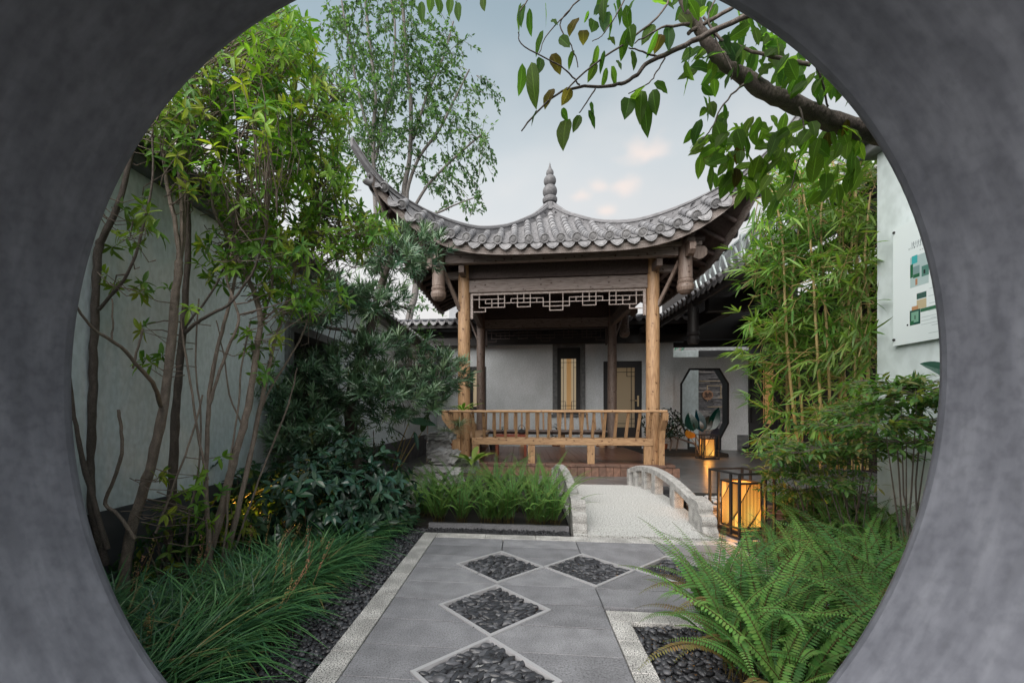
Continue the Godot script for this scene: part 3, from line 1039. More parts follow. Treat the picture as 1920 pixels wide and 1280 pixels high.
	while x < 4.3:
		obj("cover_tile", ct, M.hall_tile, rf, Transform3D(Basis(), Vector3(x, 3.46, -11.2)))
		obj("drip_tile", dt, M.roof_tile, rf, Transform3D(Basis(), Vector3(x + 0.115, 3.455, -11.19)))
		x += 0.23
	# a plain white house beyond, its top just over the eave
	var far := thing("far_white_house", "pale box of a white house just showing over the eave", "house")
	var fm := MB.new()
	fm.span(Vector3(-3.2, 0, -19), Vector3(-1.3, 6.05, -23))
	obj("wall", fm, M.far_wall, far)
	var fc := MB.new()
	fc.span(Vector3(-3.3, 6.05, -18.9), Vector3(-1.2, 6.15, -23.1))
	obj("roof", fc, M.grey_frame, far)

func drip_tile(w: float, h: float) -> MB:   # the tongue that hangs between two cover tiles
	var m := MB.new()
	var p := PackedVector2Array()
	for i in 9:
		var u := i / 8.0
		p.append(Vector2((u - 0.5) * w, 0.020 - 0.028 * sin(u * PI)))
	for i in 9:
		var u := 1.0 - i / 8.0
		var k := 1.0 - absf(2.0 * u - 1.0)
		p.append(Vector2((u - 0.5) * w * 1.02, -0.012 - h * pow(sin(u * PI), 0.55) * (0.8 + 0.2 * k)))
	m.prism(p, Transform3D(Basis(Vector3.RIGHT, -0.25), Vector3(0, 0, 0)), 0.016)
	var q := PackedVector2Array()
	for i in p.size():
		q.append((p[i] - Vector2(0, -h * 0.45)) * 0.66 + Vector2(0, -h * 0.45))
	m.prism(q, Transform3D(Basis(Vector3.RIGHT, -0.25), Vector3(0, -0.002, 0.009)), 0.008)
	return m


# ---------------------------------------------------------------- octagonal doorway
func octagon_wall() -> void:
	var t := thing("octagon_door_wall", "white wall with a black octagonal doorway at the end of the side hall", "wall")
	var z := -12.4
	var hole := PackedVector2Array([Vector2(4.62, -0.06), Vector2(5.49, -0.06), Vector2(5.49, 0.32), Vector2(5.695, 0.735), Vector2(5.695, 1.83), Vector2(5.455, 2.25), Vector2(4.655, 2.25), Vector2(4.425, 1.83), Vector2(4.425, 0.735), Vector2(4.62, 0.32)])
	var outer := PackedVector2Array([Vector2(4.172, -0.05), Vector2(4.6202, -0.05), Vector2(4.62, 0.32), Vector2(4.425, 0.735), Vector2(4.425, 1.83), Vector2(4.655, 2.25), Vector2(5.455, 2.25), Vector2(5.695, 1.83), Vector2(5.695, 0.735), Vector2(5.49, 0.32), Vector2(5.4898, -0.05), Vector2(6.22, -0.05), Vector2(6.22, 2.57), Vector2(4.172, 2.57)])
	var w := MB.new()
	w.prism(outer, Transform3D(Basis(), Vector3(0, 0, z - 0.17)), 0.34)
	obj("wall", w, M.hall_plaster, t)
	var fr := MB.new()
	for i in range(1, hole.size()):
		var a := hole[i]
		var b := hole[(i + 1) % hole.size()]
		if i == hole.size() - 1 and b.y < 0:
			b = Vector2(4.62, -0.05)
		var d := (b - a).normalized()
		var inn := Vector2(-d.y, d.x)
		fr.quad(Vector3(a.x, a.y, z + 0.02) + Vector3(inn.x, inn.y, 0) * 0.002, Vector3(b.x, b.y, z + 0.02) + Vector3(inn.x, inn.y, 0) * 0.002, Vector3(b.x, b.y, z - 0.36) + Vector3(inn.x, inn.y, 0) * 0.002, Vector3(a.x, a.y, z - 0.36) + Vector3(inn.x, inn.y, 0) * 0.002, Vector3(inn.x, inn.y, 0))
		fr.bar(Vector3(a.x, a.y, z + 0.01) + Vector3(inn.x, inn.y, 0) * 0.02, Vector3(b.x, b.y, z + 0.01) + Vector3(inn.x, inn.y, 0) * 0.02, 0.05, 0.03, 0.0, Vector3.BACK)
	obj("door_frame", fr, M.black_frame, t)
	var sk := MB.new()
	sk.span(Vector3(5.92, -0.045, z + 0.012), Vector3(6.2, 0.42, z))
	obj("skirting", sk, M.grey_frame, t)
	# slate screen beyond the doorway, with a round wooden sign
	var sc := thing("slate_screen_wall", "screen of stacked slate beyond the octagonal doorway", "wall")
	var zz := -14.2
	var bk := MB.new()
	bk.span(Vector3(5.61, -0.05, zz - 0.05), Vector3(7.2, 3.0, zz - 0.2))
	obj("backing", bk, M.joint_dark, sc)
	var y := 0.0
	while y < 2.7:
		var h := R(0.035, 0.06)
		var x := 5.61
		while x < 7.1:
			var l := R(0.15, 0.5)
			var s := MB.new()
			s.box(Vector3(x + l * 0.5, y + h * 0.5, zz - 0.025 + R(-0.02, 0.012)), Vector3(l - 0.006, h - 0.005, 0.06), Basis(), 0.004)
			obj("slate", s, M.slate_course if rng.randf() < 0.75 else M.slate_course_pale, sc)
			x += l
		y += h
	var sp := MB.new()
	for q in [[5.45, 6.35, 2.015, 2.027], [5.69, 6.11, 1.87, 1.882], [5.69, 5.702, 1.38, 1.87], [6.10, 6.112, 1.50, 1.87], [6.02, 6.24, 1.487, 1.499], [5.70, 6.20, 1.203, 1.215], [6.19, 6.202, 1.02, 1.203], [5.62, 6.2, 0.462, 0.474]]:
		sp.span(Vector3(q[0] + 0.18, q[2], zz + 0.012), Vector3(q[1] + 0.18, q[3], zz + 0.03))
	obj("metal_trim", sp, M.brass, sc)
	var sg := thing("round_sign", "round wooden sign with a dark carved character on the slate screen", "sign")
	var c := Vector3(5.88, 1.58, zz + 0.05)
	var dsk := MB.new()
	dsk.tube([c + Vector3(0, 0, -0.02), c + Vector3(0, 0, 0.02)], [0.155, 0.155], 24)
	obj("disc", dsk, M.sign_wood, sg)
	var ch := MB.new()
	# the character: left part of two strokes with a foot, right part a towel shape
	for q in [[-0.095, -0.08, -0.01, 0.085], [-0.06, -0.045, -0.05, 0.095], [-0.11, -0.03, -0.06, -0.045], [-0.11, -0.095, -0.08, -0.045], [-0.03, -0.016, -0.06, 0.05], [-0.06, -0.016, 0.02, 0.034], [0.005, 0.02, -0.055, 0.05], [0.005, 0.10, 0.045, 0.06], [0.085, 0.10, -0.04, 0.05], [0.044, 0.062, -0.085, 0.10]]:
		ch.span(c + Vector3(q[0], q[2], 0.02), c + Vector3(q[1], q[3], 0.03))
	obj("character", ch, M.black_frame, sg)
	var lw := thing("passage_wall", "plain white wall seen at the left inside the octagonal doorway", "wall")
	var lm := MB.new()
	lm.span(Vector3(4.2, -0.05, -14.15), Vector3(5.60, 3.0, -14.45))
	obj("plaster", lm, M.white_plaster, lw)
	var fw := thing("far_garden_wall", "white wall seen through the gap over the octagonal doorway", "wall")
	var fm := MB.new()
	fm.span(Vector3(5.6, 0, -18.2), Vector3(10.5, 4.4, -18.5))
	obj("plaster", fm, M.grey_frame, fw)


# ---------------------------------------------------------------- side hall on the right
func side_hall() -> void:
	var t := thing("side_hall", "dark timber hall on the right with deep tiled eaves and lit panels", "building")
	var ex := 3.28
	var ey := 3.24
	var sl := 0.50
	# timber wall of panels facing the courtyard
	var wl := Node3D.new()
	wl.name = "panel_wall"
	t.add_child(wl)
	var zz := 3.6
	while zz < 12.38:
		var z1 := minf(zz + 0.75, 12.38)
		var p := MB.new()
		p.span(Vector3(6.2, 0.0, -zz), Vector3(6.34, 0.75, -z1 + 0.01))
		p.span(Vector3(6.2, 2.3, -zz), Vector3(6.34, 3.4, -z1 + 0.01))
		p.span(Vector3(6.19, 0.75, -zz), Vector3(6.34, 2.3, -zz - 0.09))
		p.span(Vector3(6.19, 0.75, -z1 + 0.1), Vector3(6.34, 2.3, -z1 + 0.01))
		obj("timber_panel", p, M.dark_timber, wl)
		if not (zz < 11.3 and z1 > 11.1):
			var pb := MB.new()
			pb.span(Vector3(6.22, 0.75, -zz - 0.09), Vector3(6.26, 2.3, -z1 + 0.1))
			obj("timber_infill", pb, M.dark_timber, wl)
			zz = z1
			continue
		var g := MB.new()
		g.span(Vector3(6.25, 0.75, -zz - 0.09), Vector3(6.27, 2.3, -z1 + 0.1))
		obj("pane", g, M.warm_curtain, wl)
		var la := MB.new()
		for q in [0.17, 0.58]:
			la.span(Vector3(6.235, 0.75, -zz - q), Vector3(6.248, 2.3, -zz - q - 0.014))
		for q in [0.86, 2.18]:
			la.span(Vector3(6.236, q, -zz - 0.09), Vector3(6.247, q + 0.014, -z1 + 0.1))
		obj("lattice", la, M.black_frame, wl)
		zz = z1
	var fl := MB.new()
	fl.span(Vector3(6.05, 0.0, -3.6), Vector3(6.188, 0.1, -12.38))
	obj("sill", fl, M.dark_timber, t)
	# eave: boards, beams, rafters
	var rf := Node3D.new()
	rf.name = "roof"
	t.add_child(rf)
	var z0 := -3.4
	var z1b := -12.9
	var so := MB.new()
	so.quad(Vector3(ex, ey - 0.05, z0), Vector3(ex, ey - 0.05, z1b), Vector3(7.5, ey - 0.05 + sl * (7.5 - ex), z1b), Vector3(7.5, ey - 0.05 + sl * (7.5 - ex), z0), Vector3.DOWN)
	obj("eave_board", so, M.dark_timber, rf)
	var bm := MB.new()
	bm.bar(Vector3(ex + 0.05, ey - 0.09, z0), Vector3(ex + 0.05, ey - 0.09, z1b), 0.05, 0.12)
	bm.bar(Vector3(4.4, 3.28, z0), Vector3(4.4, 3.28, z1b), 0.2, 0.3)
	bm.bar(Vector3(6.25, 3.5, z0), Vector3(6.25, 3.5, z1b), 0.2, 0.3)
	for z in [-5.2, -8.7, -12.1]:
		bm.bar(Vector3(3.6, 3.12, z), Vector3(6.2, 3.12, z), 0.16, 0.26)
	obj("beam", bm, M.dark_timber, rf)
	var hz := MB.new()
	hz.lathe([Vector2(0.0, 2.36), Vector2(0.09, 2.37), Vector2(0.115, 2.45), Vector2(0.09, 2.52), Vector2(0.12, 2.55), Vector2(0.10, 2.6), Vector2(0.10, 3.4)], 14, P(1300, 640, 8.7) * Vector3(1, 0, 1))
	obj("hanging_post", hz, M.dark_timber, rf)
	var ra := MB.new()
	var z := -3.6
	while z > z1b:
		ra.bar(Vector3(ex + 0.02, ey - 0.09, z), Vector3(6.3, ey - 0.09 + sl * (6.3 - ex - 0.02), z), 0.07, 0.07)
		z -= 0.24
	stuff("rafters", ra, M.dark_timber, rf)
	var gb := MB.new()
	gb.span(Vector3(4.0, 2.86, -12.44), Vector3(7.5, 5.0, -12.6))
	obj("gable", gb, M.dark_timber, rf)
	# tiles: pan slope, cover rows, eave discs and tongues
	var pn := MB.new()
	pn.quad(Vector3(ex, ey + 0.02, z0), Vector3(ex, ey + 0.02, z1b), Vector3(7.5, ey + 0.02 + sl * (7.5 - ex), z1b), Vector3(7.5, ey + 0.02 + sl * (7.5 - ex), z0), Vector3.UP)
	obj("slope", pn, M.hall_tile, rf)
	var cv := MB.new()
	cv.tube([Vector3(-0.03, 0.0, 0), Vector3(4.2, sl * 4.2, 0)], [0.055, 0.055], 8)
	var dt := drip_tile(0.17, 0.11)
	z = -3.5
	while z > z1b:
		obj("cover_tile", cv, M.roof_tile, rf, Transform3D(Basis(), Vector3(ex, ey + 0.045, z)))
		obj("drip_tile", dt, M.roof_tile_dark, rf, Transform3D(Basis(Vector3.UP, -PI / 2), Vector3(ex - 0.01, ey + 0.03, z - 0.11)))
		z -= 0.22
	# white fretwork standing on the eave
	var fw := thing("eave_fretwork", "white zigzag fretwork railing standing along the side hall's eave", "railing")
	var yb := ey + 0.12
	var fz := -4.3
	var k := 0
	var top := MB.new()
	top.bar(Vector3(ex + 0.16, yb + 0.40, -4.25), Vector3(ex + 0.16, yb + 0.40, -9.2), 0.03, 0.03)
	top.bar(Vector3(ex + 0.16, yb + 0.02, -4.25), Vector3(ex + 0.16, yb + 0.02, -9.2), 0.03, 0.03)
	obj("rail", top, M.white_plaster, fw)
	while fz > -9.1:
		var b := MB.new()
		b.bar(Vector3(ex + 0.16, yb + 0.03, fz), Vector3(ex + 0.16, yb + 0.39, fz - 0.20), 0.025, 0.02)
		b.bar(Vector3(ex + 0.162, yb + 0.39, fz - 0.21), Vector3(ex + 0.162, yb + 0.20, fz - 0.31), 0.025, 0.02)
		b.bar(Vector3(ex + 0.162, yb + 0.20, fz - 0.31), Vector3(ex + 0.162, yb + 0.03, fz - 0.22), 0.025, 0.02)
		obj("bar", b, M.white_plaster, fw)
		if k % 7 == 6:
			var ps := MB.new()
			ps.span(Vector3(ex + 0.13, yb - 0.1, fz - 0.33), Vector3(ex + 0.19, yb + 0.46, fz - 0.38))
			obj("post", ps, M.white_plaster, fw)
		fz -= 0.40
		k += 1
	var sheet := MB.new()
	sheet.bar(Vector3(ex + 0.36, yb + 0.35, -4.3), Vector3(ex + 0.36, yb + 0.35, -9.1), 0.02, 0.40)
	obj("panel", sheet, M.grey_frame, fw)


# ---------------------------------------------------------------- stone bridge
func stone_bridge() -> void:
	var t := thing("stone_bridge", "small arched pale granite bridge with low curved parapets before the pavilion", "bridge")
	var deck := MB.new()
	var n := 28
	var prev := []
	for i in n + 1:
		var u := float(i) / n
		var zz := lerpf(3.68, 6.24, u)
		var y := 0.012 + 0.098 * (1.0 - pow(2.0 * u - 1.0, 2.0))
		prev.append(Vector3(0, y, -zz))
	for i in n:
		var a: Vector3 = prev[i]
		var b: Vector3 = prev[i + 1]
		var na := Vector3(0, 1, 0)
		deck.smooth_quad(a + Vector3(0.45, 0, 0), a + Vector3(1.62, 0, 0), b + Vector3(1.62, 0, 0), b + Vector3(0.45, 0, 0), na, na, na, na)
		for x in [0.45, 1.62]:
			deck.quad(a + Vector3(x, 0, 0), b + Vector3(x, 0, 0), b + Vector3(x, -0.09, 0), a + Vector3(x, -0.09, 0), Vector3(-1 if x < 1 else 1, 0, 0))
	deck.quad(Vector3(0.45, 0.012, -3.68), Vector3(1.62, 0.012, -3.68), Vector3(1.62, -0.08, -3.68), Vector3(0.45, -0.08, -3.68), Vector3.BACK)
	obj("deck", deck, M.bridge_granite, t)
	for side in [0.505, 1.565]:
		var w := 0.090
		var rail := MB.new()
		var m := 22
		var pts := []
		for i in m + 1:
			var u := float(i) / m
			var zz := lerpf(3.98, 6.22, u)
			pts.append(Vector3(side, 0.215 + 0.142 * (1.0 - pow(2.0 * u - 1.0, 2.0)), -zz))
		for i in m:
			var d: Vector3 = (pts[i + 1] - pts[i]).normalized()
			var up := Vector3.RIGHT.cross(d) * -1.0
			if up.y < 0: up = -up
			var hw := w * 0.5
			var q := [Vector2(-hw, -0.028), Vector2(hw, -0.028), Vector2(hw, 0.028), Vector2(hw - 0.015, 0.042), Vector2(-hw + 0.015, 0.042), Vector2(-hw, 0.028)]
			for k in q.size():
				var a: Vector2 = q[k]
				var b: Vector2 = q[(k + 1) % q.size()]
				var o := Vector3((b.y - a.y), 0, 0) + up * (a.x - b.x)
				rail.quad(pts[i] + Vector3(a.x, 0, 0) + up * a.y, pts[i] + Vector3(b.x, 0, 0) + up * b.y, pts[i + 1] + Vector3(b.x, 0, 0) + up * b.y, pts[i + 1] + Vector3(a.x, 0, 0) + up * a.y, o)
		obj("parapet_rail", rail, M.parapet_granite, t)
		for u in [0.27, 0.50, 0.70, 0.88]:
			var i := int(u * m)
			var zz: float = pts[i].z
			var u2: float = (-zz - 3.68) / 2.56
			var yb := 0.012 + 0.098 * (1.0 - pow(2.0 * u2 - 1.0, 2.0)) - 0.03
			var ps := MB.new()
			ps.span(Vector3(side - 0.047, yb, zz - 0.065), Vector3(side + 0.047, pts[i].y - 0.024, zz + 0.065), 0.006)
			obj("parapet_post", ps, M.parapet_granite, t)
		# scrolled end stones: two rounded lobes stepping down
		for e in 2:
			var sgn := 1.0 if e == 0 else -1.0
			var z0 := 3.70 if e == 0 else 6.26
			var p := PackedVector2Array([Vector2(0.004, -0.05), Vector2(0.0, 0.03), Vector2(0.003, 0.05), Vector2(0.013, 0.068), Vector2(0.03, 0.08), Vector2(0.036, 0.092), Vector2(0.030, 0.112), Vector2(0.028, 0.135), Vector2(0.034, 0.155), Vector2(0.05, 0.172), Vector2(0.075, 0.180), Vector2(0.105, 0.182), Vector2(0.108, 0.20), Vector2(0.104, 0.222), Vector2(0.108, 0.245), Vector2(0.12, 0.265), Vector2(0.145, 0.278), Vector2(0.18, 0.284), Vector2(0.24, 0.286), Vector2(0.32, 0.296), Vector2(0.32, 0.05), Vector2(0.25, -0.05)])
			if e == 1:
				p = PackedVector2Array([Vector2(0.0, -0.05), Vector2(0.0, 0.20), Vector2(0.015, 0.235), Vector2(0.05, 0.25), Vector2(0.10, 0.25), Vector2(0.10, -0.05)])
			var q := PackedVector2Array()
			for k in p:
				q.append(Vector2(-(z0 + sgn * k.x), k.y))
			var st := MB.new()
			st.prism(q, Transform3D(Basis(Vector3.BACK, Vector3.UP, Vector3.LEFT), Vector3(side, 0.0, 0)), w + 0.03)
			obj("scroll_stone", st, M.parapet_granite, t)


# ---------------------------------------------------------------- pavilion
const PC := Vector3(0.6, 0, -8.87)
const HALF := 1.57
const DECK := 0.196

func roof_y(s: float, d: float) -> float:
	var yc := 5.12 - 0.86 * d + 0.0957 * d * d
	var lift := 0.0 if d < 1.0 else 1.13 * pow((d - 1.0) / 1.83, 1.7)
	return yc + lift * pow(minf(absf(s) / maxf(d, 0.01), 1.0), 4.5)

func eave_d(s: float, k := 0) -> float:   # the sides overhang a little more than the front
	var mid := 2.33 if k % 2 == 0 else 2.54
	return mid + (2.83 - mid) * pow(absf(s) / 2.83, 3.5)

func spline(p: Array, steps: int) -> Array:
	var out := []
	for i in p.size() - 1:
		var a = p[maxi(i - 1, 0)]
		var b = p[i]
		var c = p[i + 1]
		var d = p[mini(i + 2, p.size() - 1)]
		for k in steps:
			var t := float(k) / steps
			out.append(b.cubic_interpolate(c, a, d, t))
	out.append(p[p.size() - 1])
	return out

func frieze(called: String, parent: Node3D, z: float, top: float, m: Material, x0: float, x1: float) -> void:
	var b := MB.new()
	var ux := (x1 - x0) / 26.0
	var uy := 0.071
	var th := 0.014
	var v := [[1, 0, 3], [2, 1, 2], [2, 3, 4], [3, 1, 3], [4, 0, 3], [5, 0, 3], [6, 1, 2], [7, 0, 3], [8, 0, 2], [9, 0, 3], [10, 1, 2], [11, 1, 3], [12, 0, 4]]
	var h := [[1, 0, 5], [1, 6, 11], [2, 2, 13], [3, 1, 5], [3, 7, 9], [3, 11, 13], [4, 0, 2], [4, 12, 13]]
	var y0 := top - 0.035
	for q in v:
		for s in 2:
			var x: float = x0 + ux * q[0] if s == 0 else x1 - ux * q[0]
			b.span(Vector3(x - th * 0.5, y0 - uy * q[2] - th * 0.5, z - 0.011), Vector3(x + th * 0.5, y0 - uy * q[1], z + 0.011))
	for q in h:
		for s in 2:
			var a: float = x0 + ux * q[1] if s == 0 else x1 - ux * q[1]
			var e: float = x0 + ux * q[2] if s == 0 else x1 - ux * q[2]
			b.span(Vector3(minf(a, e), y0 - uy * q[0] - th * 0.5, z - 0.0085 - 0.001 * s), Vector3(maxf(a, e), y0 - uy * q[0] + th * 0.5, z + 0.0085 + 0.001 * s))
	b.span(Vector3(x0 - 0.04, y0, z - 0.02), Vector3(x1 + 0.04, top, z + 0.02))
	for x in [x0 - 0.02, x1 + 0.02]:
		b.span(Vector3(x - 0.02, top - 0.44, z - 0.0202), Vector3(x + 0.02, y0 + 0.001, z + 0.0202))
	obj(called, b, m, parent)

func pavilion() -> void:
	var t := thing("pavilion", "square timber garden pavilion with upturned grey tiled roof and ball finial", "pavilion", PC)
	# everything below is placed in the pavilion's own axes: origin at the middle of its floor plan
	var pf := Node3D.new()
	pf.name = "platform"
	t.add_child(pf)
	var core := MB.new()
	core.span(Vector3(-1.84, -0.06, 1.735), Vector3(1.845, DECK - 0.022, -1.84))
	obj("core", core, M.brick_tile_dark, pf)
	var x := -1.86
	while x < 1.85:   # brick facing, a course of uprights under a nosing
		var b := MB.new()
		b.box(Vector3(x + 0.057, 0.063, 1.747), Vector3(0.110, 0.162, 0.022), Basis(), 0.003)
		obj("brick", b, M.brick_tile if rng.randf() < 0.6 else M.brick_tile_dark, pf)
		x += 0.115
	x = -1.87
	while x < 1.85:
		var w := minf(0.24, 1.865 - x)
		var b := MB.new()
		b.box(Vector3(x + w * 0.5, DECK - 0.024, 1.70), Vector3(w - 0.003, 0.045, 0.13), Basis(), 0.005)
		obj("nosing_brick", b, M.brick_tile_dark, pf)
		x += 0.24
	for k in 15:
		var b := MB.new()
		b.box(Vector3(1.857, 0.063, 1.64 - k * 0.235), Vector3(0.022, 0.162, 0.23), Basis(), 0.003)
		obj("brick", b, M.brick_tile, pf)
	x = -1.84
	while x < 1.82:   # floorboards running away from the viewer
		var b := MB.new()
		b.box(Vector3(x + 0.06, DECK - 0.012, -0.1), Vector3(0.117, 0.024, 3.46), Basis(), 0.003)
		obj("floorboard", b, M.deck_wood, pf)
		x += 0.12
	for sx in [-1, 1]:
		for sz in [1, -1]:
			var cl := MB.new()
			cl.tube([Vector3(0, DECK, 0), Vector3(0, 1.6, 0), Vector3(0, 2.6, 0), Vector3(0, 3.62, 0)], [0.108, 0.106, 0.104, 0.100], 22)
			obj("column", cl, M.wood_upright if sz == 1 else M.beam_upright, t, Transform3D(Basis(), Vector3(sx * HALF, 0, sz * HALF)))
	# lintels and friezes on the four sides
	for k in 4:
		var r := Node3D.new()
		r.name = numbered("lintel_frame", t)
		t.add_child(r)
		r.rotation.y = k * PI / 2
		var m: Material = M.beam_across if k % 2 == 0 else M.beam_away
		var bm := MB.new()
		bm.box(Vector3(0, 3.195, HALF), Vector3(2 * HALF - 0.19, 0.215, 0.11), Basis(), 0.008)
		obj("lintel", bm, m, r)
		var up := MB.new()
		up.box(Vector3(0, 3.485, HALF), Vector3(2 * HALF - 0.18, 0.34, 0.13), Basis(), 0.008)
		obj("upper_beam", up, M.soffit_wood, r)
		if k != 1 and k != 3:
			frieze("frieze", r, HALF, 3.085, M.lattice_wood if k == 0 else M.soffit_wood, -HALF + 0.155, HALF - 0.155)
		# outer eave beam carried by the hanging posts
		var ob := MB.new()
		ob.box(Vector3(0, 3.535, 1.945), Vector3(3.66, 0.135, 0.10), Basis(), 0.008)
		obj("eave_beam", ob, m, r)
		var cap := MB.new()
		cap.box(Vector3(0, 3.645, 1.945), Vector3(4.35, 0.075, 0.13), Basis(), 0.012)
		obj("beam_cap", cap, m, r)
		var pu := MB.new()
		pu.tube([Vector3(-2.22, 3.72, 1.945), Vector3(2.22, 3.72, 1.945)], [0.05, 0.05], 14)
		obj("purlin", pu, M.soffit_wood, r)
		for s in [-1, 1]:   # brackets at the ends
			var br := MB.new()
			var p := PackedVector2Array([Vector2(0, 0), Vector2(0.16, 0), Vector2(0.20, -0.04), Vector2(0.20, -0.13), Vector2(0.15, -0.18), Vector2(0.08, -0.20), Vector2(0, -0.17)])
			if s < 0:
				for i in p.size(): p[i].x = -p[i].x
			br.prism(p, Transform3D(Basis(), Vector3(s * 2.05, 3.60, 1.945)), 0.09)
			obj("bracket", br, M.beam_upright, r)
			var dg := MB.new()
			if s > 0:
				dg.bar(Vector3(s * (HALF + 0.06), 2.78, HALF + 0.06), Vector3(s * 1.88, 3.42, 1.88), 0.05, 0.05, 0.004)
				obj("brace", dg, M.beam_upright, r)
			var li := MB.new()
			li.bar(Vector3(s * HALF, 3.40, HALF - 0.1), Vector3(s * HALF, 3.40, 1.93), 0.09, 0.12, 0.004)
			obj("tie_beam", li, M.beam_away if k % 2 == 0 else M.beam_across, r)
	for sx in [-1, 1]:
		for sz in [1, -1]:
			var hp := MB.new()
			hp.lathe([Vector2(0.0, 2.875), Vector2(0.055, 2.878), Vector2(0.075, 2.89), Vector2(0.112, 2.925), Vector2(0.126, 2.975), Vector2(0.122, 3.02), Vector2(0.098, 3.045), Vector2(0.112, 3.055), Vector2(0.118, 3.075), Vector2(0.112, 3.095), Vector2(0.098, 3.105), Vector2(0.104, 3.112), Vector2(0.104, 3.20), Vector2(0.100, 3.36), Vector2(0.098, 3.74), Vector2(0.0, 3.741)], 24, Vector3.ZERO)
			for k in 18:   # beads round the collar
				var a := TAU * k / 18
				hp.box(Vector3(cos(a) * 0.103, 3.050, sin(a) * 0.103), Vector3(0.02, 0.022, 0.02), Basis(Vector3.UP, -a), 0.005)
			obj("hanging_post", hp, M.beam_upright, t, Transform3D(Basis(), Vector3(sx * 1.945, 0, sz * 1.945)))
	benches(t)
	pavilion_roof(t)

func benches(t: Node3D) -> void:
	for k in 3:   # front, left, back; the right side is the way in
		var b := Node3D.new()
		b.name = numbered("bench", t)
		t.add_child(b)
		b.rotation.y = [0.0, -PI / 2, PI][k]
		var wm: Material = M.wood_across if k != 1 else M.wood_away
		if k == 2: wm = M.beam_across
		var st := MB.new()
		var xr := 1.53 if k == 0 else 1.42
		st.box(Vector3((xr - 1.42) * 0.5, 0.557, 1.70), Vector3(1.42 + xr, 0.112, 0.06), Basis(), 0.006)
		st.box(Vector3((xr - 1.42) * 0.5 - 0.02, 0.592, 1.50), Vector3(1.40 + xr, 0.035, 0.33), Basis(), 0.006)
		obj("seat", st, wm, b)
		for x in [-1.35, -0.42, 0.55, 1.45]:
			var lg := MB.new()
			lg.span(Vector3(x - 0.058, DECK, 1.66), Vector3(x + 0.058, 0.50, 1.72))
			obj("leg", lg, M.wood_upright, b)
		var rl := MB.new()
		rl.box(Vector3(-0.04, 1.058, 1.905), Vector3(3.46, 0.042, 0.085), Basis(Vector3.RIGHT, 0.0), 0.012)
		obj("top_rail", rl, wm, b)
		var x := -1.56
		while x < 1.5:
			var bl := MB.new()
			bl.bar(Vector3(x, 0.60, 1.705), Vector3(x, 1.04, 1.895), 0.046, 0.032, 0.004)
			obj("baluster", bl, M.wood_upright, b)
			x += 0.1775
		for s in [-1, 1]:   # curved end board
			var e := MB.new()
			var p := PackedVector2Array([Vector2(1.66, DECK), Vector2(1.76, DECK), Vector2(1.76, 0.55), Vector2(1.80, 0.75), Vector2(1.93, 0.92), Vector2(1.95, 1.036), Vector2(1.84, 1.036), Vector2(1.80, 0.92), Vector2(1.70, 0.75), Vector2(1.66, 0.55)])
			var q := PackedVector2Array()
			for v in p:
				q.append(Vector2(-v.x, v.y))
			e.prism(q, Transform3D(Basis(Vector3.FORWARD, Vector3.UP, Vector3.RIGHT), Vector3(s * 1.655, 0, 0)), 0.085)
			obj("end_board", e, M.wood_upright, b)

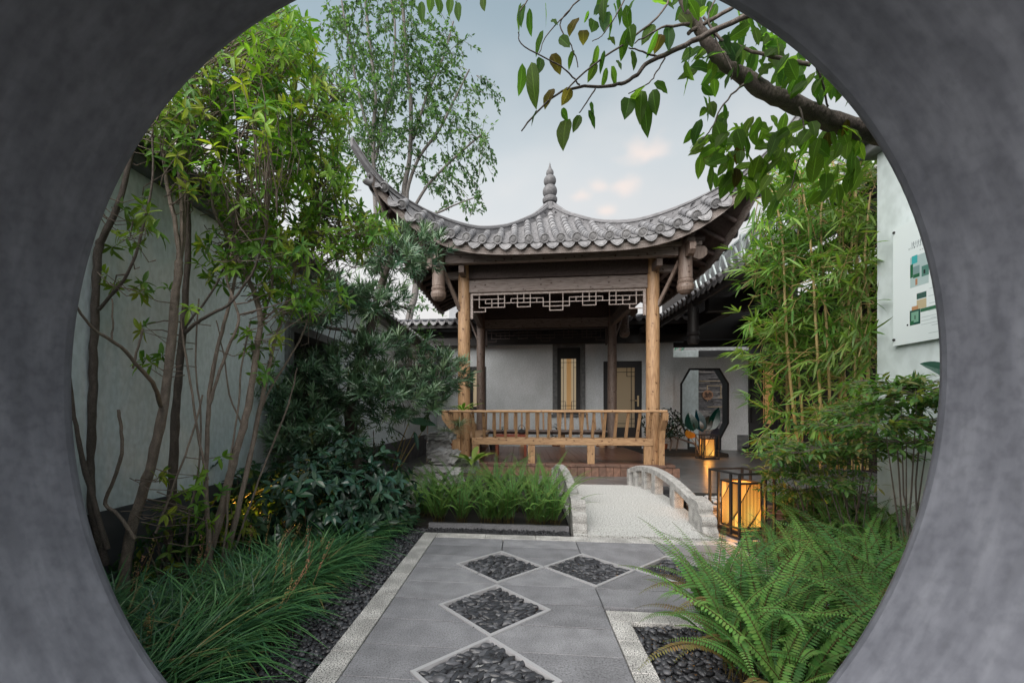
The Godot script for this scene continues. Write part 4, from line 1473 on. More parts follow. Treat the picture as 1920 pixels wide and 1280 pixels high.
func pavilion_roof(t: Node3D) -> void:
	var rf := Node3D.new()
	rf.name = "roof"
	t.add_child(rf)
	var tile := MB.new()   # half-round cover tile, 0.205 long, along y
	var sides := 7
	for i in sides:
		var a0 := PI * (i / float(sides)) * 1.16 - PI * 0.08
		var a1 := PI * ((i + 1) / float(sides)) * 1.16 - PI * 0.08
		var n0 := Vector3(cos(a0), 0, sin(a0))
		var n1 := Vector3(cos(a1), 0, sin(a1))
		tile.smooth_quad(n0 * 0.058, n1 * 0.058, n1 * 0.064 + Vector3(0, 0.205, 0), n0 * 0.064 + Vector3(0, 0.205, 0), n0, n1, n1, n0)
		tile.quad(n0 * 0.064 + Vector3(0, 0.205, 0), n1 * 0.064 + Vector3(0, 0.205, 0), n1 * 0.045 + Vector3(0, 0.205, 0), n0 * 0.045 + Vector3(0, 0.205, 0), Vector3.UP)
	var tile_mesh := tile.mesh()
	var disc := MB.new()
	disc.lathe([Vector2(0.062, -0.03), Vector2(0.071, -0.012), Vector2(0.071, 0.014), Vector2(0.062, 0.017), Vector2(0.057, 0.008), Vector2(0.038, 0.008), Vector2(0.030, 0.015), Vector2(0.0, 0.017)], 16, Vector3.ZERO)
	var disc_mesh := disc.mesh()
	var drip_mesh := drip_tile(0.20, 0.095).mesh()
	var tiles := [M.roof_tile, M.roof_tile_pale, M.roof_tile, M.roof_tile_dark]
	for k in 4:
		var turn := Basis(Vector3.UP, k * PI / 2)
		var front := k == 0
		var rest := [MB.new(), MB.new()]
		var pan := MB.new()
		var rf_rows := 11
		for row in range(-rf_rows, rf_rows + 1):
			var s := row * 0.237
			var d1 := eave_d(s, k)
			var d := d1
			var d_top := absf(s) + 0.05
			var first := true
			while d > d_top + 0.02:
				var len := minf(0.2, d - d_top)
				var ya := roof_y(s, d)
				var yb := roof_y(s, d - len)
				var dir := Vector3(0, ya - yb, len).normalized()
				var bs := along(dir, Vector3.UP)
				bs = turn * (bs * Basis(Vector3.UP, R(-0.03, 0.03)) * Basis.from_scale(Vector3(1, len / 0.2, 1)))
				var tr := Transform3D(bs, turn * Vector3(s + R(-0.003, 0.003), yb + 0.030, d - len))
				if front:
					obj("cover_tile", tile_mesh, tiles[rng.randi() % 4], rf, tr)
				else:
					rest[rng.randi() % 2].put(tile, tr)
				if first:
					var dt := Transform3D(turn * along(dir, Vector3.UP) , turn * Vector3(s, ya + 0.034, d1 + 0.03))
					if front:
						obj("eave_disc", disc_mesh, tiles[rng.randi() % 3], rf, dt)
					else:
						rest[0].put(disc, dt)
				first = false
				d -= 0.2
		for gap in range(-rf_rows - 1, rf_rows + 1):
			var s := (gap + 0.5) * 0.237
			var d1 := eave_d(s, k)
			var yd := roof_y(s, d1)
			var tilt := (roof_y(s + 0.05, eave_d(s + 0.05, k)) - roof_y(s - 0.05, eave_d(s - 0.05, k))) / 0.1
			var dtr := Transform3D(turn * Basis(Vector3.BACK, atan(tilt)), turn * Vector3(s, yd - 0.020, d1 - 0.004))
			if absf(s) < 2.75:
				if front:
					obj("drip_tile", drip_mesh, tiles[rng.randi() % 3], rf, dtr)
				else:
					rest[1].put(mesh_as_mb(drip_mesh), dtr)
			var d := d1
			while d > absf(s) + 0.03:   # overlapping pan tiles, each a step above the next
				var len := 0.082
				for i in 5:
					var u0 := i / 5.0 - 0.5
					var u1 := (i + 1) / 5.0 - 0.5
					var s0 := s + u0 * 0.20
					var s1 := s + u1 * 0.20
					var c0 := 0.035 * (4.0 * u0 * u0) - 0.012
					var c1 := 0.035 * (4.0 * u1 * u1) - 0.012
					var lo := 0.016
					var a := Vector3(s0, roof_y(s0, d) + c0 + lo, d)
					var b := Vector3(s1, roof_y(s1, d) + c1 + lo, d)
					var c := Vector3(s1, roof_y(s1, d - len) + c1 - 0.002, d - len)
					var e := Vector3(s0, roof_y(s0, d - len) + c0 - 0.002, d - len)
					pan.quad(turn * a, turn * b, turn * c, turn * e, Vector3.UP)
					pan.quad(turn * a, turn * b, turn * (b - Vector3(0, 0.018, 0)), turn * (a - Vector3(0, 0.018, 0)), turn * Vector3.BACK)
				d -= len
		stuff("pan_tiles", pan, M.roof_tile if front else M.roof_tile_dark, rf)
		if not front:
			stuff("cover_tiles", rest[0], M.roof_tile, rf)
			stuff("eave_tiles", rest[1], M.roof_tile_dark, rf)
		# boarding underneath, rafters, fascia
		var so := MB.new()
		var nd := 14
		for i in nd:
			for j in 12:
				var q := []
				for w in [[i, j], [i + 1, j], [i + 1, j + 1], [i, j + 1]]:
					var v: float = w[1] / 6.0 - 1.0
					var dd: float = lerpf(0.05, 1.0, w[0] / float(nd))
					var dmax := 2.83
					var s: float = v * dmax * dd
					var se: float = v * dmax
					var d: float = dd * (eave_d(se, k) - 0.03) if absf(v) < 0.999 else dd * dmax
					d = maxf(d, absf(s))
					q.append(turn * Vector3(s, roof_y(s, d) - 0.075, d))
				so.quad(q[0], q[1], q[2], q[3], Vector3.DOWN)
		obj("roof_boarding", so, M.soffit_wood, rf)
		for i in 19:
			var s := (i - 9) * 0.275
			var rb := MB.new()
			var from := maxf(absf(s) * 0.98, 1.2)
			var to := eave_d(s, k) - 0.09
			if to - from < 0.15: continue
			var pts := []
			var rad := []
			for w in 4:
				var d := lerpf(from, to, w / 3.0)
				pts.append(turn * Vector3(s, roof_y(s, d) - 0.115, d))
				rad.append(0.038)
			rb.tube(pts, rad, 6)
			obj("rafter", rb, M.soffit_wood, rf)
		var fa := MB.new()
		var nf := 40
		for i in nf:
			var q := []
			for w in 2:
				var s := lerpf(-2.82, 2.82, (i + w) / float(nf))
				var d := eave_d(s, k) - 0.045
				var y := roof_y(s, d + 0.045)
				q.append([turn * Vector3(s, y - 0.17, d), turn * Vector3(s, y - 0.02, d), turn * Vector3(s, y - 0.17, d - 0.035), turn * Vector3(s, y - 0.02, d - 0.035)])
			fa.quad(q[0][0], q[1][0], q[1][1], q[0][1], turn * Vector3.BACK)
			fa.quad(q[0][2], q[1][2], q[1][3], q[0][3], turn * Vector3.FORWARD)
			fa.quad(q[0][0], q[1][0], q[1][2], q[0][2], Vector3.DOWN)
			fa.quad(q[0][1], q[1][1], q[1][3], q[0][3], Vector3.UP)
		obj("fascia_board", fa, M.fascia_wood, rf)
		# hip ridge with its upturned horn
		var top := spline([Vector2(0.06, 5.36), Vector2(0.3, 5.06), Vector2(0.5, 4.88), Vector2(0.8, 4.64), Vector2(1.1, 4.47), Vector2(1.42, 4.35), Vector2(1.85, 4.31), Vector2(2.2, 4.345), Vector2(2.45, 4.41), Vector2(2.63, 4.51), Vector2(2.80, 4.68), Vector2(2.92, 4.87), Vector2(3.00, 5.00)], 4)
		var diag := turn * Basis(Vector3.UP, PI / 4)
		var rings := []
		for i in top.size():
			var d: float = top[i].x
			var yt: float = top[i].y - 0.025
			var bottom: float = roof_y(d, d) - 0.05
			var hw := 0.055
			if d > 2.70:
				var u := (d - 2.70) / 0.30
				bottom = lerpf(roof_y(2.70, 2.70) - 0.05, 4.84, pow(u, 1.25))
				hw = lerpf(0.06, 0.034, u)
			var ht := maxf(yt - bottom, 0.06)
			bottom = yt - ht
			var out := [] # outline: body, ledge, cap
			for q in [[-hw, 0.0], [-hw, 0.60], [-hw - 0.018, 0.64], [-hw - 0.018, 0.78], [-hw * 0.8, 0.80], [-hw * 0.8, 0.90], [-hw * 0.45, 1.0], [hw * 0.45, 1.0], [hw * 0.8, 0.90], [hw * 0.8, 0.80], [hw + 0.018, 0.78], [hw + 0.018, 0.64], [hw, 0.60], [hw, 0.0]]:
				out.append(diag * Vector3(q[0], bottom + ht * q[1], d * sqrt(2.0)))
			rings.append(out)
		var rg := MB.new()
		for i in rings.size() - 1:
			var mid: Vector3 = (rings[i][0] + rings[i][7] + rings[i + 1][0] + rings[i + 1][7] + rings[i][13] + rings[i + 1][13]) / 6.0
			for j in 14:
				var jj := (j + 1) % 14
				var cc: Vector3 = (rings[i][j] + rings[i + 1][jj]) * 0.5
				rg.quad(rings[i][j], rings[i][jj], rings[i + 1][jj], rings[i + 1][j], cc - mid)
		var e: Array = rings[rings.size() - 1]
		for j in range(1, 13):
			rg.tri(e[0], e[j], e[j + 1], diag * Vector3.BACK)
		obj("hip_ridge", rg, M.ridge_mortar, rf)
		# curled end tile under the horn
		var cu := MB.new()
		var pc := []
		var rc := []
		for i in 12:
			var a := i * 0.42
			var rr := 0.085 - i * 0.0045
			pc.append(diag * Vector3(0, 4.48 + rr * cos(a + 2.2) * 1.0, 2.80 * sqrt(2.0) + 0.02 + rr * sin(a + 2.2)))
			rc.append(0.05 - i * 0.002)
		cu.tube(pc, rc, 7)
		obj("curled_end_tile", cu, M.ridge_mortar, rf)
	var fi := MB.new()
	fi.lathe([Vector2(0.10, 5.10), Vector2(0.10, 5.33), Vector2(0.135, 5.34), Vector2(0.15, 5.375), Vector2(0.15, 5.42), Vector2(0.125, 5.45), Vector2(0.105, 5.465)], 28, Vector3.ZERO)
	for q in [[5.57, 0.147], [5.787, 0.126]]:
		var pr := []
		for i in 15:
			var a := -PI / 2 * 0.80 + PI * 0.80 * i / 14.0
			pr.append(Vector2(cos(a) * q[1], q[0] + sin(a) * q[1]))
		fi.lathe(pr, 28, Vector3.ZERO)
	fi.lathe([Vector2(0.06, 5.89), Vector2(0.074, 5.925), Vector2(0.077, 5.955), Vector2(0.068, 5.99), Vector2(0.048, 6.02), Vector2(0.032, 6.045), Vector2(0.02, 6.09), Vector2(0.010, 6.14), Vector2(0.0, 6.185)], 20, Vector3.ZERO)
	obj("finial", fi, M.finial_stone, t)
	for k in 4:
		var pl := MB.new()
		pl.box(Vector3(0, 5.23, 0.115), Vector3(0.10, 0.16, 0.05), Basis(), 0.012)
		obj("finial_collar", pl, M.ridge_mortar, t, Transform3D(Basis(Vector3.UP, k * PI / 2), Vector3.ZERO))


# ---------------------------------------------------------------- lanterns
func make_lantern(label: String) -> Node3D:
	var t := thing("floor_lantern", label, "lantern", Vector3.ZERO, 0, "black framed paper lanterns on the ground")
	var h := 0.545
	var s := 0.17
	var bs := MB.new()
	bs.box(Vector3(0, 0.012, 0), Vector3(0.36, 0.024, 0.36), Basis(), 0.004)
	bs.box(Vector3(0, 0.036, 0), Vector3(0.25, 0.024, 0.25), Basis(), 0.004)
	obj("base", bs, M.iron_black, t)
	var fr := MB.new()
	for k in 4:
		var b := Basis(Vector3.UP, k * PI / 2)
		fr.box(b * Vector3(0, h - 0.008, s), Vector3(2 * s + 0.016, 0.016, 0.016) if k % 2 == 0 else Vector3(0.016, 0.016, 2 * s - 0.017))
	obj("top_frame", fr, M.iron_black, t)
	for k in 4:
		var b := Basis(Vector3.UP, k * PI / 2)
		for q in [-s + 0.004, s - 0.09]:
			var ps := MB.new()
			ps.box(Vector3(0, (h + 0.008) * 0.5, 0), Vector3(0.017, h - 0.032, 0.017))
			obj("post", ps, M.iron_black, t, Transform3D(b, b * Vector3(q, 0, s)))
	var w := 0.102
	var y0 := 0.075
	var y1 := 0.445
	var sh := MB.new()
	for k in 4:
		var b := Basis(Vector3.UP, k * PI / 2)
		var nn := b * Vector3.BACK
		sh.smooth_quad(b * Vector3(-w, y0, w), b * Vector3(w, y0, w), b * Vector3(w, y1, w), b * Vector3(-w, y1, w), nn, nn, nn, nn, Vector2(0, 1), Vector2(1, 1), Vector2(1, 0), Vector2(0, 0))
	for y in [y0, y1 - 0.012]:
		var up := Vector3.UP if y > 0.2 else Vector3.DOWN
		sh.smooth_quad(Vector3(-w, y, -w), Vector3(w, y, -w), Vector3(w, y, w), Vector3(-w, y, w), up, up, up, up, Vector2(0.4, 0.1), Vector2(0.6, 0.1), Vector2(0.6, 0.2), Vector2(0.4, 0.2))
	obj("lamp_shade", sh, M.paper_glow, t)
	var rm := MB.new()
	for k in 4:
		var b := Basis(Vector3.UP, k * PI / 2)
		for y in [y0 - 0.006, y1 + 0.002]:
			rm.bar(b * Vector3(-w - 0.008, y, w + 0.001), b * Vector3(w + 0.0, y, w + 0.001), 0.014, 0.016)
		rm.bar(b * Vector3(w + 0.001, y0, w + 0.001), b * Vector3(w + 0.001, y1, w + 0.001), 0.010, 0.010)
	obj("shade_frame", rm, M.iron_black, t)
	var sl := MB.new()
	for k in 4:
		var b := Basis(Vector3.UP, k * PI / 2)
		for i in 15:
			var x := -w + 0.008 + i * 0.0134
			var pts := []
			# each line rises straight, then sweeps to the right near the top, or comes in from the left at the foot
			var u := float(i) / 14.0
			var bend := y1 - 0.17 + 0.30 * u
			var foot := y0 - 0.11 + 0.22 * u
			for w2 in 19:
				var y := lerpf(y0, y1, w2 / 18.0)
				var sweep := 0.055 * smoothstep(bend, bend + 0.11, y)
				var entry := 0.05 * (1.0 - smoothstep(foot - 0.05, foot + 0.05, y))
				pts.append(Vector3(x + sweep - entry, y, 0))
			for j in pts.size() - 1:
				var a: Vector3 = pts[j]
				var c: Vector3 = pts[j + 1]
				if maxf(a.x, c.x) > w - 0.002 or minf(a.x, c.x) < -w: continue
				sl.bar(b * (a + Vector3(0, 0, w + 0.0025)), b * (c + Vector3(0, 0, w + 0.0025)), 0.0046, 0.003)
	obj("shade_lines", sl, M.iron_black, t)
	return t

func lanterns() -> void:
	# paper: bright near the bulb, deeper orange towards the edges
	var g := Gradient.new()
	g.offsets = PackedFloat32Array([0.0, 0.35, 1.0])
	g.colors = PackedColorArray([Color(1.0, 0.86, 0.42), Color(0.98, 0.70, 0.27), Color(0.86, 0.50, 0.17)])
	var gt := GradientTexture2D.new()
	gt.gradient = g
	gt.width = 128
	gt.height = 128
	gt.fill = GradientTexture2D.FILL_RADIAL
	gt.fill_from = Vector2(0.5, 0.74)
	gt.fill_to = Vector2(1.15, 0.2)
	var pm: StandardMaterial3D = M.paper_glow
	pm.emission = Color.WHITE
	pm.emission_operator = BaseMaterial3D.EMISSION_OP_MULTIPLY
	pm.emission_texture = gt
	pm.emission_energy_multiplier = 0.72
	pm.roughness = 0.8
	var a := make_lantern("larger looking paper lantern in black frame among the ferns beside the bridge")
	a.position = Vector3(1.90, 0.0, -3.915)
	a.rotation.y = 0.28
	var pad := MB.new()
	pad.box(Vector3(1.86, -0.05, -3.93), Vector3(0.46, 0.098, 0.50), Basis(Vector3.UP, 0.28), 0.006)
	struct("lantern_pad", pad, M.slab_stone_dark)
	var b := a.duplicate()
	b.name = numbered("floor_lantern", self)
	add_child(b)
	tag(b, "small distant paper lantern in black frame on the dark hall floor by the octagonal doorway")
	b.position = Vector3(4.16, 0.0, -10.04)
	b.rotation.y = 0.12
	for q in [[Vector3(1.90, 0.22, -3.915), 0.34], [Vector3(4.16, 0.22, -10.04), 0.25]]:
		var l := OmniLight3D.new()
		l.name = numbered("lantern_light", self)
		l.light_color = Color(1.0, 0.66, 0.28)
		l.light_energy = q[1]
		l.light_size = 0.06
		l.omni_range = 8.0
		l.omni_attenuation = 2.0
		l.shadow_enabled = true
		l.position = q[0]
		add_child(l)


# ---------------------------------------------------------------- stacked rocks
func rock_mesh(seed_: int, s: Vector3) -> MB:
	var b := MB.new()
	var f := FastNoiseLite.new()
	f.seed = seed_
	f.frequency = 1.3
	f.fractal_octaves = 4
	var rows := 16
	var cols := 24
	var g := []
	for i in rows + 1:
		var line := []
		for k in cols:
			var a := PI * i / rows
			var p := TAU * k / cols
			var d := Vector3(sin(a) * cos(p), cos(a), sin(a) * sin(p))
			var q := Vector3(signf(d.x) * pow(absf(d.x), 0.62), signf(d.y) * pow(absf(d.y), 0.55), signf(d.z) * pow(absf(d.z), 0.62))
			var layer := sin(q.y * 9.0 + f.get_noise_3dv(d * 2.0) * 4.0) * 0.018
			line.append(q * s * (1.0 + f.get_noise_3dv(d * 1.6) * 0.45 + layer))
		g.append(line)
	for i in rows:
		for k in cols:
			var q := (k + 1) % cols
			b.quad(g[i][k], g[i + 1][k], g[i + 1][q], g[i][q], g[i][k] + g[i + 1][q])
	return b

func rocks() -> void:
	var spec := [[826, 818, 5.45, 0.17, 0.055, 0.14, "flat grey rock on top of the stack beside the pavilion bench"], [822, 836, 5.5, 0.15, 0.09, 0.14, "dark shadowed rock holding up the topmost flat rock"], [832, 857, 5.2, 0.19, 0.10, 0.15, "blocky pale grey rock in the middle of the rock stack"], [822, 893, 5.0, 0.30, 0.12, 0.18, "broad layered rock at the foot of the stack among the ferns"], [872, 872, 5.4, 0.16, 0.10, 0.15, "small rock behind the yellow-green strap-leaved fern"], [800, 930, 4.7, 0.26, 0.16, 0.2, "dark rock low between the grass and the fern bed"], [800, 950, 5.1, 0.26, 0.16, 0.2, "buried boulder carrying the rock stack"]]
	for i in spec.size():
		var q: Array = spec[i]
		var p := P(q[0], q[1], q[2])
		var o := obj("rock", rock_mesh(100 + i, Vector3(q[3], q[4], q[5])), M.rock_stone, self, Transform3D(Basis(Vector3.UP, R(-0.5, 0.5)), p))
		tag(o, q[6], "rock", "rocks stacked beside the fern bed")


# ---------------------------------------------------------------- notice board
func info_board() -> void:
	var t := thing("notice_board", "white glossy notice board with green plans fixed to the right hand wall", "notice board")
	var x := 2.478
	var im := Image.create_empty(1024, 640, false, Image.FORMAT_RGB8)
	im.fill(L(0.62, 0.69, 0.70))
	# the print: u runs from the far end (z 3.123) towards the viewer, v downwards from y 2.267; 820 pixels a metre
	var box := func(z0: float, z1: float, ya: float, yb: float, c: Color):
		im.fill_rect(Rect2i(int((3.123 - z0) * 820), int((2.267 - ya) * 820), maxi(1, int((z0 - z1) * 820)), maxi(1, int((ya - yb) * 820))), c)
	var r := RandomNumberGenerator.new()
	r.seed = 8
	var ink := Color(0.42, 0.46, 0.48)
	for row in [[2.985, 2.125, 0.03], [3.005, 2.095, 0.014], [2.93, 2.06, 0.006]]:
		var z: float = row[0]
		while z > 2.2:
			var w := r.randf_range(0.006, 0.02)
			box.call(z, z - w * 0.35, row[1], row[1] - row[2], ink)
			box.call(z, z - w * 0.8, row[1] - row[2] * 0.4, row[1] - row[2] * 0.52, ink)
			z -= w
	var green := Color(0.13, 0.36, 0.24)
	var dk := Color(0.10, 0.28, 0.24)
	for o in 3:
		var s := o * 0.30
		box.call(2.995 - s, 2.87 - s, 2.03, 1.835, Color(0.62, 0.70, 0.70))
		box.call(2.985 - s, 2.945 - s, 2.035, 1.985, Color(0.25, 0.62, 0.63))
		box.call(2.995 - s, 2.93 - s, 1.965, 1.915, Color(0.45, 0.55, 0.55))
		box.call(2.995 - s, 2.975 - s, 1.985, 1.90, green)
		box.call(2.975 - s, 2.93 - s, 1.915, 1.893, green)
		box.call(2.96 - s, 2.945 - s, 1.885, 1.845, Color(0.62, 0.45, 0.33))
		box.call(2.918 - s, 2.87 - s, 1.95, 1.885, Color(0.30, 0.47, 0.43))
		box.call(2.905 - s, 2.892 - s, 1.925, 1.90, Color(0.14, 0.18, 0.17))
		box.call(2.95 - s, 2.885 - s, 1.79, 1.753, dk)
		box.call(2.95 - s, 2.885 - s, 1.748, 1.69, Color(0.68, 0.63, 0.5))
		box.call(2.985 - s, 2.94 - s, 1.715, 1.69, Color(0.66, 0.5, 0.34))
		box.call(2.998 - s, 2.925 - s, 1.692, 1.597, dk)
		box.call(2.988 - s, 2.937 - s, 1.68, 1.612, Color(0.42, 0.60, 0.52))
		box.call(2.965 - s, 2.958 - s, 1.658, 1.632, Color(0.14, 0.18, 0.17))
		box.call(2.925 - s, 2.80 - s, 1.69, 1.668, green)
		box.call(2.998 - s, 2.97 - s, 1.625, 1.60, green)
		for k in 7:
			box.call(2.88 - s - r.randf() * 0.03, 2.72 - s, 1.80 - k * 0.045, 1.797 - k * 0.045, Color(0.56, 0.62, 0.63))
		for k in 3:
			box.call(2.92 - s, 2.72 - s, 1.635 - k * 0.022, 1.632 - k * 0.022, Color(0.56, 0.62, 0.63))
	box.call(3.02, 3.008, 1.612, 1.60, Color(0.1, 0.12, 0.15))
	var m := StandardMaterial3D.new()
	m.resource_name = "board_print"
	m.albedo_texture = ImageTexture.create_from_image(im)
	m.roughness = 0.12
	var f := MB.new()
	var nn := Vector3.LEFT
	f.smooth_quad(Vector3(x - 0.004, 1.487, -3.123), Vector3(x - 0.004, 1.487, -1.874), Vector3(x - 0.004, 2.267, -1.874), Vector3(x - 0.004, 2.267, -3.123), nn, nn, nn, nn, Vector2(0, 1), Vector2(1, 1), Vector2(1, 0), Vector2(0, 0))
	obj("printed_face", f, m, t)
	var b := MB.new()
	b.span(Vector3(x - 0.002, 1.487, -3.123), Vector3(x + 0.018, 2.267, -1.874))
	obj("panel", b, M.board_white, t)
	for q in [[1.528, -3.111], [2.24, -3.111], [1.528, -1.89], [2.24, -1.89]]:
		var s := MB.new()
		s.tube([Vector3(x - 0.012, q[0], q[1]), Vector3(x + 0.015, q[0], q[1])], [0.008, 0.008], 10)
		obj("stud", s, M.iron_black, t)


# ---------------------------------------------------------------- plants: shared shapes
func leaf_shape(len: float, w: float, fold: float, bend: float, nseg: int, k := 0.85, e := 0.9, curl := 0.0) -> MB:
	# a leaf that grows along +y, its upper face to +z, folded along the midrib and bent downwards
	var b := MB.new()
	var mid := []
	var half := []
	var tan := []
	for i in nseg + 1:
		var s := float(i) / nseg
		mid.append(Vector3(0, len * (s - 0.25 * bend * s * s), -bend * len * s * s))
		half.append(w * 0.5 * pow(maxf(sin(PI * pow(s, k)), 0.0), e))
		tan.append(Vector3(0, 1.0 - 0.5 * bend * s, -2.0 * bend * s).normalized())
	for i in nseg:
		for sg in [-1.0, 1.0]:
			var na: Vector3 = (Vector3.RIGHT.cross(tan[i]) + Vector3(-sg * fold, 0, 0)).normalized()
			var nb: Vector3 = (Vector3.RIGHT.cross(tan[i + 1]) + Vector3(-sg * fold, 0, 0)).normalized()
			var a: Vector3 = mid[i]
			var d: Vector3 = mid[i + 1]
			var up_a: Vector3 = Vector3.RIGHT.cross(tan[i]) * fold * half[i]
			var up_d: Vector3 = Vector3.RIGHT.cross(tan[i + 1]) * fold * half[i + 1]
			var ea: Vector3 = a + Vector3(sg * half[i], 0, curl * half[i] * sin(i * 2.1)) + up_a
			var ed: Vector3 = d + Vector3(sg * half[i + 1], 0, curl * half[i + 1] * sin(i * 2.1 + 2.1)) + up_d
			var va := float(i) / nseg
			var vd := float(i + 1) / nseg
			var u = 0.5 + sg * 0.5
			if i == 0:
				if sg > 0: b.t3(a, ed, d, na, nb, nb, Vector2(0.5, va), Vector2(u, vd), Vector2(0.5, vd))
				else: b.t3(a, d, ed, na, nb, nb, Vector2(0.5, va), Vector2(0.5, vd), Vector2(u, vd))
			elif i == nseg - 1:
				if sg > 0: b.t3(a, ea, d, na, na, nb, Vector2(0.5, va), Vector2(u, va), Vector2(0.5, vd))
				else: b.t3(a, d, ea, na, nb, na, Vector2(0.5, va), Vector2(0.5, vd), Vector2(u, va))
			else:
				b.smooth_quad(a, ea, ed, d, na, na, nb, nb, Vector2(0.5, va), Vector2(u, va), Vector2(u, vd), Vector2(0.5, vd))
	return b

func recoloured(o: MB, c: Color) -> ArrayMesh:
	var b := MB.new()
	b.put(o, Transform3D(), c)
	return b.mesh()

var TINTED := {}

class Leaves:   # leaves collected for one plant
	var at := []   # [transform, shape, tint]
	func add(t: Transform3D, shape: MB, tint: Color) -> void:
		at.append([t, shape, tint])

func hang_leaves(f: Leaves, parent: Node3D, m: Material, pieces: int, called := "leaf", mass := "foliage") -> void:
	# the leaves nearest the viewer are pieces of their own, the rest one mass
	var eye := Vector3(0, EYE, 0) - parent.position
	var list := f.at
	if pieces > 0:
		list.sort_custom(func(a, b): return a[0].origin.distance_squared_to(eye) < b[0].origin.distance_squared_to(eye))
	var b := MB.new()
	for i in list.size():
		if i < pieces:
			var c: Color = list[i][2]
			var q := Color(snappedf(c.r, 0.03), snappedf(c.g, 0.03), snappedf(c.b, 0.02))
			var key := str(list[i][1].get_instance_id()) + str(q)
			if not TINTED.has(key):
				TINTED[key] = recoloured(list[i][1], q)
			obj(called, TINTED[key], m, parent, list[i][0])
		else:
			b.put(list[i][1], list[i][0], list[i][2])
	if b.v.size():
		stuff(mass, b, m, parent)

func stem(line: Array, z0: float, z1: float, w0: float, w1: float, m: MB, sides := 8, rough := 0.25, sample = null) -> Array:
	# a stem along a surveyed line, widths as seen
	var pts := []
	for i in line.size():
		var u := float(i) / (line.size() - 1)
		pts.append(P(line[i][0], line[i][1], lerpf(z0, z1, u)))
	var sm := spline(pts, 4)
	var rad := []
	for i in sm.size():
		var u := float(i) / (sm.size() - 1)
		sm[i] += ball() * 0.003
		rad.append(lerpf(w0 * z0, w1 * z1, u) / FOCAL * 0.5)
		if sample != null and u > 0.25:
			sample.append(sm[i])
	m.tube(sm, rad, sides, true, rough, rng.randi() % 1000)
	return sm

func nearest(p: Vector3, pts: Array) -> Vector3:
	var best: Vector3 = pts[0]
	for q in pts:
		if p.distance_squared_to(q) < p.distance_squared_to(best):
			best = q
	return best


# ---------------------------------------------------------------- slender trees by the left wall
func tree_crown(t: Node3D, masses: Array, anchors: Array, pieces: int, twigs: MB, shapes: Array, tints: Array) -> void:
	var f := Leaves.new()
	for q in masses:   # [px, py, rx, ry, whorls, near, far]
		for i in int(q[4] * 1.95):
			var o := ball()
			var p := P(q[0] + o.x * q[2], q[1] + o.y * q[3], lerpf(q[5], q[6], o.z * 0.5 + 0.5))
			if p.z > -1.12: continue
			var root := nearest(p, anchors)
			var away := (p - root)
			var l := minf(away.length(), R(0.12, 0.3))
			var grow := (away.normalized() * 0.8 + Vector3(R(-0.5, 0.5), R(0.1, 0.9), R(-0.5, 0.5))).normalized()
			var a := p - grow * l
			twigs.tube([a - away.normalized() * minf(away.length(), 0.1), a, p], [0.0032, 0.0026, 0.0014], 4, false)
			if i % 5 == 0 and away.length() > 0.2:
				twigs.tube([root, root.lerp(p, 0.5) + Vector3(R(-0.04, 0.04), R(-0.03, 0.05), 0), p], [0.0055, 0.004, 0.002], 5, false)
			var n := rng.randi_range(5, 8)
			var spin := R(0, TAU)
			var tone: Color = tints[rng.randi() % tints.size()]
			var basis := along(grow, Vector3.UP)
			for k in n:
				var ang := spin + TAU * k / n + R(-0.3, 0.3)
				var open := R(0.75, 1.45)
				var d := basis * Vector3(cos(ang) * sin(open), cos(open), sin(ang) * sin(open))
				d = (d + Vector3.DOWN * R(0.0, 0.4)).normalized()
				var s := R(0.7, 1.15)
				f.add(Transform3D(along(d, grow + Vector3.UP * 0.6, R(-0.5, 0.5)).scaled(Vector3.ONE * s), p - grow * R(0, 0.03)), shapes[rng.randi() % shapes.size()], vary(tone, 0.22))
	hang_leaves(f, t, M.leaf, pieces)

